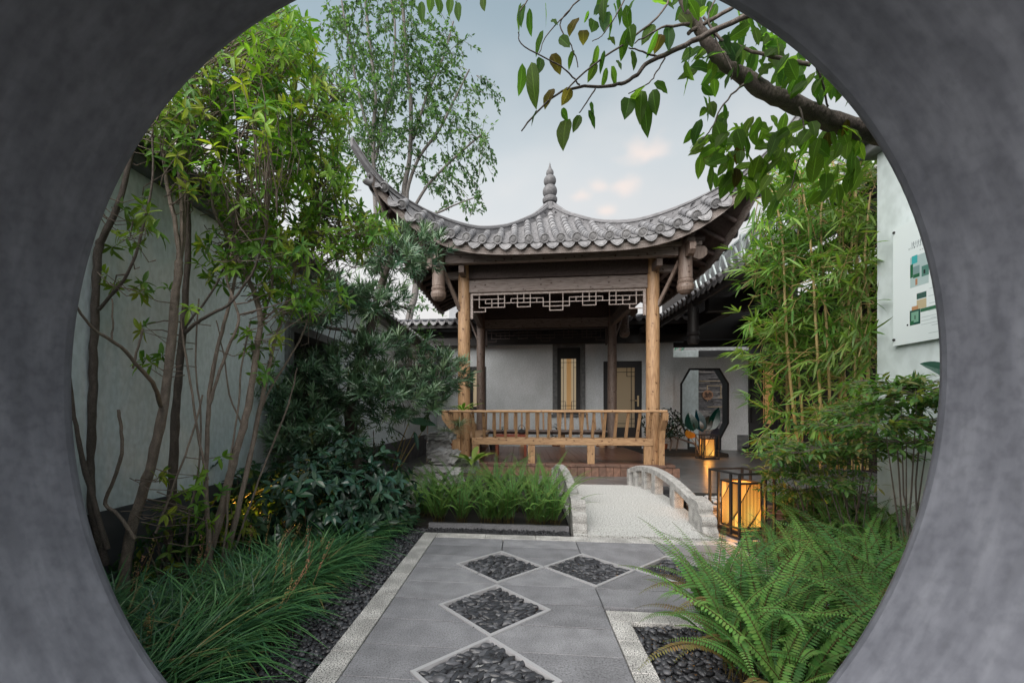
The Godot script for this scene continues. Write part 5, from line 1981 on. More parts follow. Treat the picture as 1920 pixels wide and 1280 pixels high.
func left_trees() -> void:
	var shapes := []
	for i in 5:
		shapes.append(leaf_shape(0.066 + 0.008 * i, 0.0205 + 0.0015 * (i % 3), 0.35, 0.12 + 0.08 * i, 4, 0.95, 0.9, 0.15))
	var fresh := [Color(0.20, 0.37, 0.055), Color(0.15, 0.31, 0.055), Color(0.25, 0.42, 0.06), Color(0.11, 0.25, 0.05), Color(0.33, 0.40, 0.065)]
	var shade := [Color(0.11, 0.21, 0.045), Color(0.15, 0.26, 0.045), Color(0.20, 0.30, 0.045)]
	# the stem right beside the gate
	var t := thing("slender_tree", "slender tree with a rough dark trunk closest to the gate's left rim", "tree", Vector3.ZERO, 0, "slender trees along the weathered wall")
	var tr := MB.new()
	var an := []
	stem([[196, 1060], [183, 1000], [170, 930], [168, 860], [172, 780], [174, 700], [177, 600], [181, 500], [186, 452]], 2.15, 2.15, 16.0, 14.2, tr, 10, 0.35)
	stem([[184, 460], [200, 430], [222, 380], [238, 320], [262, 220], [290, 90], [320, -60]], 2.15, 2.1, 13.6, 6.0, tr, 8, 0.2, an)
	stem([[184, 580], [215, 545], [245, 500], [272, 410], [285, 330], [286, 200], [300, 40]], 2.15, 2.0, 7.2, 3.0, tr, 6, 0.2, an)
	stem([[200, 1030], [172, 930], [152, 850], [138, 780], [128, 700]], 2.05, 2.0, 11.2, 6.8, tr, 8, 0.3)
	obj("trunk", tr, M.bark_dark, t)
	var tw := MB.new()
	tree_crown(t, [[300, 160, 60, 160, 26, 1.9, 2.3], [250, 420, 60, 60, 6, 1.9, 2.3], [240, 500, 60, 70, 5, 2.0, 2.3]], an, 40, tw, shapes, shade)
	obj("twigs", tw, M.twig_brown, t)
	# the main tree: pale trunk leaning in, a dark one behind it
	t = thing("slender_tree", "pale leaning trunk splitting into several upright stems, tallest of the slender trees", "tree", Vector3.ZERO, 0, "slender trees along the weathered wall")
	tr = MB.new()
	an = []
	stem([[232, 1150], [233, 1080], [242, 1010], [258, 950], [280, 880], [298, 800], [312, 720], [322, 620], [330, 540], [336, 490]], 2.12, 2.3, 21.6, 14.2, tr, 12, 0.3, an)
	stem([[336, 500], [330, 430], [312, 340], [303, 250], [296, 120], [300, -20]], 2.3, 2.2, 9.6, 3.8, tr, 8, 0.2, an)
	stem([[337, 500], [340, 400], [334, 300], [326, 180], [335, 40]], 2.3, 2.35, 8.0, 3.8, tr, 8, 0.2, an)
	stem([[337, 500], [345, 420], [346, 320], [352, 220], [372, 90]], 2.3, 2.4, 8.0, 3.8, tr, 8, 0.2, an)
	stem([[300, 760], [290, 725], [262, 690], [225, 650], [182, 622], [152, 588], [122, 533]], 2.2, 1.15, 8.8, 3.8, tr, 8, 0.2)
	stem([[252, 1010], [222, 965], [196, 945], [213, 900], [227, 850], [226, 800], [221, 768]], 2.1, 2.05, 7.2, 6.0, tr, 7, 0.3)
	stem([[248, 690], [258, 650], [268, 615]], 2.15, 2.15, 4.0, 4.5, tr, 6, 0.3)
	stem([[208, 640], [211, 605], [209, 560]], 1.9, 1.9, 4.0, 3.0, tr, 6, 0.3)
	obj("trunk", tr, M.bark_brown, t)
	var t2 := MB.new()
	stem([[318, 1110], [316, 1010], [323, 900], [328, 800], [333, 720], [342, 630], [350, 520], [352, 420], [349, 320], [356, 200], [360, 40]], 2.4, 2.45, 19.2, 6.0, t2, 10, 0.3, an)
	stem([[342, 628], [365, 608], [389, 592], [425, 573], [452, 542], [478, 500], [500, 430]], 2.35, 2.3, 7.2, 3.8, t2, 7, 0.2, an)
	stem([[346, 612], [372, 580], [396, 548], [420, 500], [440, 430]], 2.35, 2.4, 4.8, 3.0, t2, 6, 0.2, an)
	obj("trunk", t2, M.bark_dark, t)
	tw = MB.new()
	tree_crown(t, [[440, 110, 120, 100, 90, 1.9, 2.8], [360, 280, 90, 100, 46, 1.9, 2.8], [480, 230, 90, 90, 60, 1.9, 2.9], [520, 60, 70, 60, 40, 2.0, 2.9], [345, 170, 70, 90, 30, 1.9, 2.6], [300, 600, 90, 90, 4, 2.0, 2.4], [400, 920, 70, 80, 5, 2.0, 2.4], [330, 930, 60, 60, 3, 2.0, 2.4], [300, 700, 60, 60, 2, 2.0, 2.4], [400, 1030, 60, 50, 3, 2.1, 2.5]], an, 160, tw, shapes, fresh)
	obj("twigs", tw, M.twig_brown, t)
	# clump of stems to the right of them
	t = thing("slender_tree", "clump of grey branching stems nearest the latticed window in the wall", "tree", Vector3.ZERO, 0, "slender trees along the weathered wall")
	tr = MB.new()
	an = []
	stem([[370, 1130], [388, 1050], [415, 960], [437, 870], [456, 800], [470, 730], [480, 660], [488, 605], [478, 555], [460, 512], [436, 462], [415, 424], [399, 385], [392, 300]], 2.35, 2.7, 17.6, 5.2, tr, 11, 0.3, an)
	stem([[396, 1120], [392, 1020], [386, 930], [386, 870], [390, 780], [394, 720], [408, 650], [424, 590], [440, 520], [441, 430], [448, 330], [468, 230], [500, 90]], 2.3, 2.5, 10.4, 3.8, tr, 9, 0.3, an)
	stem([[402, 1120], [438, 990], [463, 880], [480, 800], [500, 705], [515, 640], [530, 590], [548, 530], [560, 460], [590, 380], [610, 300]], 2.4, 2.9, 11.2, 3.8, tr, 9, 0.3, an)
	stem([[291, 1000], [318, 930], [343, 863], [360, 815], [380, 740]], 2.15, 2.3, 4.8, 3.8, tr, 6, 0.2)
	stem([[389, 900], [374, 830], [360, 740], [345, 650], [338, 590]], 2.3, 2.3, 5.6, 3.8, tr, 6, 0.2)
	stem([[392, 760], [412, 695], [432, 640], [448, 600], [437, 560], [424, 515], [436, 460], [445, 370], [442, 250], [452, 120]], 2.32, 2.45, 6.4, 3.0, tr, 7, 0.2, an)
	stem([[410, 1090], [425, 980], [428, 880], [445, 780], [452, 690], [470, 600]], 2.35, 2.5, 5, 3.5, tr, 6, 0.25)
	stem([[350, 1090], [352, 980], [372, 880], [376, 780], [366, 680], [372, 560]], 2.3, 2.4, 5, 3, tr, 6, 0.25)
	stem([[430, 1060], [470, 940], [500, 860], [540, 760], [556, 690]], 2.5, 2.9, 5, 3, tr, 6, 0.25)
	stem([[455, 800], [430, 740], [418, 660], [405, 600]], 2.5, 2.4, 4, 2.5, tr, 6, 0.2)
	stem([[488, 600], [510, 540], [505, 460], [522, 380], [560, 290], [600, 220], [640, 160]], 2.7, 2.8, 5.6, 2.2, tr, 7, 0.2, an)
	stem([[478, 800], [500, 740], [530, 690], [560, 640], [590, 560], [600, 500]], 2.6, 3.0, 4.8, 3.0, tr, 6, 0.2, an)
	obj("trunk", tr, M.bark_brown, t)
	tw = MB.new()
	tree_crown(t, [[560, 200, 90, 120, 80, 2.2, 3.2], [470, 350, 100, 80, 56, 2.1, 3.1], [590, 330, 80, 80, 62, 2.3, 3.3], [520, 470, 110, 60, 56, 2.2, 3.2], [630, 430, 80, 60, 52, 2.4, 3.2], [560, 560, 100, 40, 24, 2.3, 3.0], [700, 430, 45, 40, 22, 2.5, 3.0], [420, 480, 80, 60, 16, 2.2, 2.8], [640, 200, 25, 60, 8, 2.4, 3.0], [540, 80, 50, 60, 26, 2.2, 3.0], [470, 660, 70, 60, 8, 2.3, 2.8]], an, 140, tw, shapes, fresh)
	obj("twigs", tw, M.twig_brown, t)


# ---------------------------------------------------------------- the tall tree behind the wall
func far_tree() -> void:
	var t := thing("tall_airy_tree", "tall airy tree with small leaves rising behind the wall and the roof's left horn", "tree")
	var tr := MB.new()
	var an := []
	stem([[752, 760], [762, 640], [768, 590], [778, 550], [782, 480], [772, 400], [757, 361], [768, 295], [770, 197], [760, 90], [752, -60]], 14, 14, 16, 6, tr, 8, 0.15, an)
	stem([[770, 420], [763, 361], [786, 295], [822, 246], [850, 190], [880, 130]], 14, 13.6, 8, 3, tr, 7, 0.15, an)
	stem([[770, 400], [800, 350], [835, 312], [871, 279], [905, 250]], 14, 13.4, 6, 3, tr, 6, 0.15, an)
	stem([[740, 620], [712, 480], [701, 328], [701, 230], [704, 177], [691, 66], [680, -60]], 13.5, 13.5, 11, 5, tr, 8, 0.15, an)
	stem([[704, 300], [716, 240], [735, 150], [740, 40], [720, -50]], 13.5, 14, 7, 3, tr, 6, 0.15, an)
	stem([[700, 280], [676, 190], [655, 90], [640, 0]], 13.5, 13.2, 6, 3, tr, 6, 0.15, an)
	stem([[775, 260], [800, 180], [830, 110], [850, 40]], 14, 14.3, 6, 3, tr, 6, 0.15, an)
	stem([[770, 380], [810, 400], [850, 385], [890, 370]], 14, 13.2, 5, 2, tr, 6, 0.15, an)
	obj("trunk", tr, M.bark_grey, t)
	var shapes := [leaf_shape(0.135, 0.062, 0.3, 0.2, 3), leaf_shape(0.115, 0.056, 0.3, 0.35, 3), leaf_shape(0.15, 0.062, 0.2, 0.1, 3)]
	var tints := [Color(0.10, 0.20, 0.105), Color(0.135, 0.25, 0.125), Color(0.17, 0.29, 0.145), Color(0.085, 0.165, 0.10)]
	var b := MB.new()
	var tw := MB.new()
	for q in [[725, 50, 115, 90, 74], [770, 150, 100, 90, 74], [690, 190, 70, 110, 56], [740, 280, 80, 70, 50], [830, 210, 70, 70, 34], [845, 330, 60, 55, 30], [650, 110, 40, 110, 26], [820, 90, 60, 70, 26], [915, 165, 30, 22, 7], [890, 290, 42, 30, 12], [655, 300, 60, 60, 20], [880, 380, 45, 18, 8], [790, 560, 30, 60, 9], [900, 250, 28, 20, 6], [620, 40, 40, 50, 10], [780, -40, 140, 40, 30]]:
		for i in int(q[4] * 1.35):
			var o := ball()
			var p := P(q[0] + o.x * q[2], q[1] + o.y * q[3], 13.8 + o.z * 1.7)
			var root := nearest(p, an)
			var away := (p - root + Vector3(R(-0.4, 0.4), R(-0.2, 0.5), R(-0.4, 0.4))).normalized()
			var len := R(0.6, 1.25)
			var pts := []
			for k in 6:
				var u := k / 5.0
				pts.append(p + away * (u - 0.6) * len + Vector3.DOWN * u * u * 0.18 * len)
			tw.tube(pts, [0.011, 0.009, 0.007, 0.006, 0.005, 0.003], 4, false)
			var tone: Color = tints[rng.randi() % 4]
			var n := rng.randi_range(16, 28)
			for k in n:
				var u := R(0.1, 1.0) * 5.0
				var w := int(minf(u, 4.0))
				var at: Vector3 = pts[w].lerp(pts[w + 1], u - w)
				var d := (away + ball() * 1.3 + Vector3.DOWN * 0.35).normalized()
				b.put(shapes[rng.randi() % 3], Transform3D(along(d, Vector3.UP, R(-0.8, 0.8)).scaled(Vector3.ONE * R(0.75, 1.2)), at + ball() * 0.05), vary(tone, 0.2))
	stuff("foliage", b, M.leaf_thin, t)
	obj("twigs", tw, M.bark_grey, t)


# ---------------------------------------------------------------- clipped podocarpus
func podocarpus() -> void:
	var t := thing("podocarpus_tree", "dark needle-leaved tree trained into cloud pads left of the pavilion", "tree")
	var tr := MB.new()
	var an := []
	stem([[672, 900], [664, 840], [656, 770], [668, 700], [690, 640], [700, 590], [716, 530], [735, 480]], 4.4, 4.6, 26, 10, tr, 10, 0.35, an)
	stem([[662, 800], [630, 745], [590, 735], [540, 750]], 4.4, 4.2, 11, 6, tr, 8, 0.3, an)
	stem([[690, 640], [660, 620], [620, 615], [580, 600]], 4.5, 4.2, 9, 5, tr, 8, 0.3, an)
	stem([[662, 740], [720, 700], [770, 685], [830, 690]], 4.4, 4.9, 10, 5, tr, 8, 0.3, an)
	stem([[700, 590], [730, 570], [770, 580]], 4.5, 4.6, 7, 4, tr, 7, 0.3, an)
	stem([[668, 870], [640, 850], [600, 850], [540, 850]], 4.4, 4.0, 8, 4, tr, 7, 0.3, an)
	obj("trunk", tr, M.bark_dark, t)
	var whorls := []
	for v in 4:   # a rosette of narrow leaves round a shoot
		var w := MB.new()
		for k in 17:
			var open := R(0.25, 1.35)
			var ang := k * 2.4
			var d := Vector3(cos(ang) * sin(open), cos(open), sin(ang) * sin(open))
			w.put(leaf_shape(R(0.09, 0.14), 0.0125, 0.12, R(0.0, 0.25), 3, 0.8, 0.6), Transform3D(along(d, Vector3.UP), Vector3(0, R(-0.05, 0.02), 0)))
		whorls.append(w)
	var f := Leaves.new()
	var tints := [Color(0.055, 0.12, 0.06), Color(0.085, 0.165, 0.085), Color(0.14, 0.23, 0.125), Color(0.21, 0.31, 0.175)]
	for q in [[735, 470, 85, 50, 150, 4.6], [690, 560, 85, 45, 120, 4.55], [800, 470, 50, 50, 40, 4.8], [590, 590, 60, 28, 60, 4.2], [620, 545, 70, 35, 50, 4.4], [690, 650, 60, 40, 70, 4.4], [700, 740, 100, 60, 190, 4.3], [820, 700, 68, 45, 120, 4.9], [780, 740, 60, 50, 60, 4.7], [560, 770, 90, 55, 150, 4.1], [520, 820, 70, 50, 110, 3.9], [500, 740, 50, 50, 60, 4.0], [610, 830, 80, 40, 90, 4.1], [640, 690, 60, 40, 60, 4.25], [760, 640, 50, 30, 30, 4.7], [560, 700, 60, 50, 50, 4.3]]:
		for i in q[4]:
			var o := ball().normalized() * pow(rng.randf(), 0.4)
			var p := P(q[0] + o.x * q[2], q[1] + o.y * q[3], q[5] + o.z * 0.42)
			var grow := (Vector3(o.x, -o.y + 0.55, -o.z * 0.8) + ball() * 0.5).normalized()
			f.add(Transform3D(along(grow, Vector3.BACK, R(0, TAU)).scaled(Vector3.ONE * R(0.75, 1.2)), p), whorls[rng.randi() % 4], vary(tints[mini(int(rng.randf() * 2.2 + maxf(-o.y, 0) * 2.0), 3)], 0.2))
	hang_leaves(f, t, M.needle, 0)
	var tw := MB.new()
	for i in range(0, f.at.size(), 3):
		var p: Vector3 = f.at[i][0].origin
		var r := nearest(p, an)
		if p.distance_to(r) < 0.8:
			tw.tube([r, r.lerp(p, 0.5) + ball() * 0.04, p], [0.006, 0.004, 0.002], 4, false)
	obj("twigs", tw, M.bark_dark, t)


# ---------------------------------------------------------------- cherry branch over the right of the view
func cherry_branch() -> void:
	var t := thing("cherry_tree", "tree whose thick dark limb and large drooping leaves hang into the top right", "tree")
	var tr := MB.new()
	stem([[2060, 1500], [2010, 1000], [1960, 600], [1900, 420], [1800, 320], [1700, 268]], 1.95, 1.62, 56, 40, tr, 14, 0.2)
	stem([[1700, 268], [1630, 246], [1560, 226], [1500, 198], [1440, 174], [1405, 149], [1370, 124], [1338, 95], [1312, 55], [1288, 15], [1270, -40]], 1.62, 1.5, 33, 13, tr, 12, 0.3)
	obj("limb", tr, M.bark_dark, t)
	var br := MB.new()
	stem([[1500, -10], [1440, 14], [1394, 32], [1315, 69], [1259, 96], [1217, 116], [1195, 139], [1165, 156], [1135, 162], [1082, 163], [1045, 176], [1007, 210], [977, 245]], 1.5, 1.45, 11, 2.5, br, 7, 0.2)
	stem([[1086, 159], [1068, 138], [1052, 124], [1015, 105], [977, 82], [972, 60]], 1.45, 1.4, 3, 2, br, 5, 0.1)
	stem([[1064, 168], [1109, 124], [1165, 86], [1232, 34], [1260, -10]], 1.43, 1.5, 3, 4, br, 5, 0.1)
	stem([[1118, 166], [1100, 192], [1086, 212]], 1.45, 1.45, 3, 2, br, 5, 0.1)
	stem([[1232, 106], [1205, 97], [1178, 88]], 1.48, 1.45, 4, 2, br, 5, 0.1)
	stem([[1247, 109], [1232, 135], [1217, 154], [1180, 176]], 1.48, 1.45, 3, 2, br, 5, 0.1)
	stem([[1290, 62], [1330, 40], [1380, 10], [1400, -20]], 1.52, 1.5, 7, 6, br, 6, 0.1)
	stem([[1292, 45], [1262, 48], [1232, 56], [1190, 80]], 1.5, 1.45, 6, 2, br, 5, 0.1)
	stem([[1410, 150], [1380, 170], [1352, 205], [1335, 240], [1318, 262]], 1.52, 1.45, 4, 2, br, 5, 0.1)
	stem([[1520, 120], [1480, 112], [1440, 105], [1400, 92], [1352, 75], [1320, 30]], 1.5, 1.55, 7, 4, br, 6, 0.1)
	stem([[1340, 0], [1330, 40], [1368, 120], [1372, 150]], 1.5, 1.5, 3, 2, br, 5, 0.1)
	stem([[1500, 200], [1510, 250], [1495, 310], [1480, 360]], 1.55, 1.5, 3, 1.5, br, 5, 0.1)
	stem([[1530, 120], [1545, 160], [1552, 200]], 1.5, 1.55, 4, 3, br, 5, 0.1)
	stem([[1100, -10], [1075, 10], [1050, 45], [1070, 85], [1085, 125]], 1.4, 1.45, 3, 2, br, 5, 0.1)
	stem([[1070, 20], [1030, 60], [1010, 100]], 1.42, 1.42, 2.5, 1.5, br, 5, 0.1)
	stem([[1000, -15], [985, 5], [975, 20]], 1.4, 1.4, 3, 2, br, 5, 0.1)
	stem([[1180, -20], [1160, 20], [1135, 60], [1110, 78]], 1.4, 1.45, 3, 1.5, br, 5, 0.1)
	obj("branches", br, M.bark_dark, t)
	# toothless oval leaves with a drawn-out tip; a computed vein print
	var im := Image.create_empty(64, 128, false, Image.FORMAT_RGB8)
	for j in 128:
		for i in 64:
			var u := absf(i - 31.5) / 31.5
			var k := 0.88
			if u < 0.05: k = 1.18
			elif absf(fmod((j + u * 34.0), 15.0) - 7.0) < 0.9: k = 1.05
			k *= 1.0 + (sin(i * 12.9 + j * 78.2) * 43758.5 - floor(sin(i * 12.9 + j * 78.2) * 43758.5)) * 0.10 - 0.05
			im.set_pixel(i, j, Color(k, k, k) * 0.84)
	var lm := leaf_mat("leaf_cherry", 0.45, Color(1.1, 1.25, 0.65), 0.35)
	lm.albedo_texture = ImageTexture.create_from_image(im)
	var shapes := []
	for i in 4:
		shapes.append(leaf_shape(0.1, 0.046 + 0.003 * i, 0.22, 0.05 + 0.08 * i, 7, 0.80, 0.85, 0.10))
	var greens := [Color(0.24, 0.41, 0.15), Color(0.30, 0.49, 0.17), Color(0.19, 0.35, 0.145), Color(0.36, 0.53, 0.18)]
	var pale := [Color(0.40, 0.60, 0.18), Color(0.46, 0.64, 0.20), Color(0.33, 0.52, 0.16)]
	var f := Leaves.new()
	var sx := 1.0 / 2.667
	var seen := [[105, 315, 98, 480], [150, 310, 185, 510], [210, 150, 150, 260], [290, 185, 355, 240], [360, 250, 330, 320], [245, 105, 300, 125], [180, 550, 135, 590], [300, 545, 345, 600], [325, 595, 285, 690], [395, 575, 345, 665], [440, 520, 495, 555], [435, 550, 492, 632], [485, 225, 468, 292], [515, 250, 500, 332], [475, 310, 430, 392], [530, 338, 500, 430], [575, 300, 605, 355], [550, 330, 597, 404], [635, 135, 592, 300], [655, 250, 672, 345], [528, 195, 580, 212], [765, 120, 680, 222], [785, 150, 730, 262], [838, 130, 830, 215], [710, 435, 640, 482], [703, 452, 675, 575], [640, 490, 627, 546], [757, 448, 777, 560], [715, 508, 737, 610], [762, 416, 862, 446], [100, 10, 62, 132], [140, 40, 142, 150], [110, 20, 85, 110], [220, 10, 240, 70], [440, 60, 410, 95], [465, 100, 450, 150], [520, 60, 515, 130], [545, 75, 575, 145], [560, 20, 610, 42], [200, 290, 185, 360], [640, 130, 650, 210]]
	for q in seen:
		var a := P(940 + q[0] * sx, q[1] * sx, R(1.40, 1.50))
		var b := P(940 + q[2] * sx, q[3] * sx, R(1.40, 1.50))
		var len := a.distance_to(b)
		f.add(Transform3D(along(b - a, Vector3(R(-0.6, 0.6), R(-0.3, 0.3), 1), R(-0.3, 0.3)).scaled(Vector3(minf(len / 0.1, 1.1) * R(0.68, 0.88), len / 0.1, 1)), a), shapes[rng.randi() % 4], vary(greens[rng.randi() % 4], 0.15))
	for q in [[380, 90, 350, 150], [262, 442, 214, 522], [250, 270, 295, 350], [345, 440, 325, 507], [800, 170, 787, 240], [408, 150, 412, 195]]:   # withered
		var a := P(940 + q[0] * sx, q[1] * sx, 1.45)
		var b := P(940 + q[2] * sx, q[3] * sx, 1.45)
		f.add(Transform3D(along(b - a, Vector3(R(-0.5, 0.5), 0, 1)).scaled(Vector3(0.7, a.distance_to(b) / 0.1, 1)), a), shapes[3], vary(Color(0.46, 0.32, 0.18), 0.2))
	for q in [[790, 2, 792, 44], [808, -10, 805, 24], [822, -5, 825, 25], [845, -6, 842, 28], [858, 4, 860, 40], [905, -12, 908, 20]]:   # hanging in at the top edge
		var a := P(q[0], q[1], 1.5)
		var b := P(q[2], q[3], 1.5)
		f.add(Transform3D(along(b - a, Vector3(R(-0.6, 0.6), 0, 1)).scaled(Vector3(0.62, a.distance_to(b) / 0.1, 1)), a), shapes[0], vary(greens[1], 0.2))
	# the dense part round and below the limb
	for q in [[1330, 120, 60, 60, 26, 1.45, 1.7, 0], [1420, 60, 90, 50, 30, 1.45, 1.75, 0], [1450, 130, 90, 50, 36, 1.4, 1.75, 0], [1540, 170, 60, 40, 22, 1.4, 1.7, 0], [1340, 210, 30, 60, 8, 1.45, 1.6, 0], [1380, 270, 90, 45, 32, 1.4, 1.75, 1], [1480, 270, 90, 50, 40, 1.4, 1.8, 1], [1570, 280, 60, 30, 16, 1.45, 1.7, 1], [1440, 350, 90, 30, 20, 1.5, 1.8, 1], [1340, 310, 50, 40, 18, 1.45, 1.7, 1], [1480, 380, 110, 30, 14, 1.5, 1.8, 1], [1600, 310, 40, 30, 10, 1.5, 1.75, 1], [1560, 340, 50, 30, 10, 1.5, 1.75, 1], [1420, 300, 80, 40, 16, 1.5, 1.8, 1], [1290, 20, 60, 30, 14, 1.45, 1.7, 0], [1150, 12, 50, 22, 7, 1.4, 1.5, 0]]:
		for i in q[4]:
			var o := ball()
			var a := P(q[0] + o.x * q[2], q[1] + o.y * q[3] - 20, lerpf(q[5], q[6], o.z * 0.5 + 0.5))
			var d := Vector3(R(-0.7, 0.5), R(-1.0, 0.05), R(-0.4, 0.4))
			var pal: Array = pale if q[7] == 1 else greens
			f.add(Transform3D(along(d, Vector3(R(-0.8, 0.8), R(0, 0.9), R(0.2, 1)), R(-0.5, 0.5)).scaled(Vector3(0.85, 1, 1) * R(0.55, 0.98)), a), shapes[rng.randi() % 4], vary(pal[rng.randi() % pal.size()], 0.2))
	for i in 4:
		var a := P(R(1320, 1600), R(180, 330), 1.55)
		f.add(Transform3D(along(Vector3(R(-0.4, 0.4), -1, R(-0.3, 0.3)), Vector3(R(-0.6, 0.6), 0, 1)).scaled(Vector3.ONE * R(0.5, 0.8)), a), shapes[3], vary(Color(0.25, 0.17, 0.08), 0.25))
	hang_leaves(f, t, lm, 300)


# ---------------------------------------------------------------- bamboo
func bamboo() -> void:
	var shapes := [leaf_shape(0.16, 0.017, 0.25, 0.10, 4, 0.75, 0.8), leaf_shape(0.135, 0.016, 0.25, 0.22, 4, 0.75, 0.8), leaf_shape(0.19, 0.018, 0.2, 0.18, 4, 0.75, 0.8)]
	var bright := [Color(0.15, 0.30, 0.06), Color(0.20, 0.36, 0.08), Color(0.12, 0.25, 0.055), Color(0.24, 0.38, 0.10)]
	var dull := [Color(0.12, 0.21, 0.05), Color(0.16, 0.26, 0.06), Color(0.20, 0.30, 0.07)]
	var clumps := [
		["bamboo_clump", "yellow-stemmed bamboo with drooping leaves nearest the dark hall panels", [[[1505, 872], [1492, 800], [1480, 690], [1472, 560], [1466, 430], [1440, 330]], [[1478, 860], [1477, 780], [1476, 690], [1470, 600], [1445, 500], [1420, 420]], [[1500, 865], [1505, 780], [1492, 650], [1485, 540], [1500, 400], [1490, 300]]], 4.1, 4.6, 170, [[1440, 480, 50, 90, 54], [1445, 620, 52, 80, 46], [1460, 370, 60, 60, 34], [1450, 720, 50, 50, 20], [1480, 560, 50, 120, 30], [1465, 800, 50, 40, 10]], bright],
		["bamboo_clump", "dense middle bamboo with many golden stems behind the nandina", [[[1560, 880], [1556, 760], [1552, 640], [1545, 520], [1540, 400], [1560, 250]], [[1585, 880], [1584, 740], [1580, 600], [1575, 470], [1570, 340], [1540, 230]], [[1540, 880], [1538, 750], [1530, 600], [1520, 450], [1500, 320]], [[1572, 880], [1578, 720], [1592, 560], [1600, 400], [1608, 280]]], 3.9, 4.5, 190, [[1530, 380, 70, 80, 56], [1540, 520, 66, 90, 60], [1550, 650, 66, 80, 50], [1560, 760, 60, 60, 30], [1540, 320, 80, 40, 24]], bright],
		["bamboo_clump", "bamboo against the far end of the white side wall", [[[1612, 880], [1614, 720], [1612, 560], [1604, 420], [1610, 280], [1625, 180]], [[1625, 880], [1628, 730], [1630, 600], [1622, 480], [1634, 360]], [[1600, 880], [1602, 760], [1606, 620], [1612, 500]]], 3.5, 4.0, 150, [[1610, 360, 40, 70, 30], [1612, 480, 40, 80, 36], [1615, 620, 40, 80, 34], [1620, 740, 36, 60, 20], [1670, 500, 30, 120, 5], [1670, 640, 40, 40, 5], [1640, 300, 40, 50, 8]], dull]]
	for c in clumps:
		var t := thing(c[0], c[1], "bamboo", Vector3.ZERO, 0, "bamboo beside the white wall")
		var an := []
		for line in c[2]:
			var cm := MB.new()
			var z := R(c[3], c[4])
			var sm := stem(line, z, z + R(-0.15, 0.15), R(4.8, 7.0), 2.6, cm, 8, 0.0, an)
			for k in range(2, sm.size() - 1, 2):
				var d: Vector3 = (sm[k + 1] - sm[k]).normalized()
				var r := lerpf(0.0165, 0.009, float(k) / sm.size())
				cm.tube([sm[k] - d * 0.006, sm[k], sm[k] + d * 0.006], [r * 0.8, r * 1.12, r * 0.8], 8, false)
			obj("culm", cm, M.culm_gold, t)
		var f := Leaves.new()
		var tw := MB.new()
		for q in c[6]:
			for i in int(q[4] * 0.82):
				var o := ball()
				var p := P(q[0] + o.x * q[2], q[1] + o.y * q[3], lerpf(c[3] - 0.25, c[4] + 0.25, o.z * 0.5 + 0.5))
				var root := nearest(p, an)
				var dir := (p - root + Vector3(R(-0.5, 0.25), R(-0.15, 0.3), R(-0.2, 0.5))).normalized()
				var tip := p + dir * 0.12
				tw.tube([p - dir * R(0.15, 0.35) + Vector3.DOWN * 0.05, p, tip + Vector3.DOWN * 0.03], [0.004, 0.003, 0.0015], 4, false)
				var tone: Color = c[7][rng.randi() % c[7].size()]
				for fan in 3:
					var at := (p - dir * 0.16).lerp(tip, fan / 2.0) + ball() * 0.03
					var n := rng.randi_range(4, 6)
					var side := (ball() + dir * 0.6).normalized()
					for k in n:
						var sp := (k - (n - 1) * 0.5) * 0.42
						var d := (dir.rotated((dir.cross(side)).normalized() if dir.cross(side).length() > 0.05 else Vector3.UP, sp) + Vector3.DOWN * R(0.0, 0.45) + ball() * 0.25).normalized()
						f.add(Transform3D(along(d, Vector3.UP + ball() * 0.7, R(-0.6, 0.6)).scaled(Vector3.ONE * R(0.8, 1.15)), at), shapes[rng.randi() % 3], vary(tone, 0.2))
		hang_leaves(f, t, M.leaf_thin, c[5])
		obj("twigs", tw, M.culm_gold, t)


# ---------------------------------------------------------------- sword ferns
var FRONDS := []

func frond_shape(len: float, a0: float, a1: float, pinna: float, seed_: int, tint: Color, wide := 0.30) -> ArrayMesh:
	# a feather of paired leaflets along an arching rib; grows up (+y) and bows towards +z
	var r := RandomNumberGenerator.new()
	r.seed = seed_
	var b := MB.new()
	var leaf := leaf_shape(1.0, wide, 0.10, 0.12, 3, 0.70, 0.38)
	var p := Vector3.ZERO
	var steps := 50
	var pts := []
	var rad := []
	var side_bow := r.randf_range(-0.25, 0.25)
	for i in steps + 1:
		var u := float(i) / steps
		var a := lerpf(a0, a1, pow(u, 1.4))
		var d := Vector3(sin(u * side_bow * 2.0) * 0.4, cos(a), sin(a)).normalized()
		pts.append(p)
		rad.append(lerpf(0.0022, 0.0007, u))
		if u > 0.08:
			var up := Vector3.RIGHT.cross(d).normalized() * -1.0
			if a > 0.0 and up.y < 0.0: up = -up
			var w := pinna * minf(1.0, (u - 0.02) * 4.5) * pow(1.0 - u, 0.55) * r.randf_range(0.88, 1.06)
			w = maxf(w, 0.006)
			for sg in [-1.0, 1.0]:
				var pd = (Vector3.RIGHT * sg + d * 0.32 - up * 0.10 + Vector3(0, r.randf_range(-0.06, 0.06), r.randf_range(-0.06, 0.06))).normalized()
				var c := Color(tint.r * r.randf_range(0.85, 1.15), tint.g * r.randf_range(0.88, 1.12), tint.b)
				if u > 0.8: c = c.lerp(Color(0.20, 0.38, 0.09), (u - 0.8) * 2.0)
				b.put(leaf, Transform3D(along(pd, up + d * 0.35).scaled(Vector3(w * 1.0, w, w)), p), c)
		p += d * len / steps
	b.col = Color(0.10, 0.075, 0.03)
	b.tube(pts, rad, 4, false)
	return b.mesh()

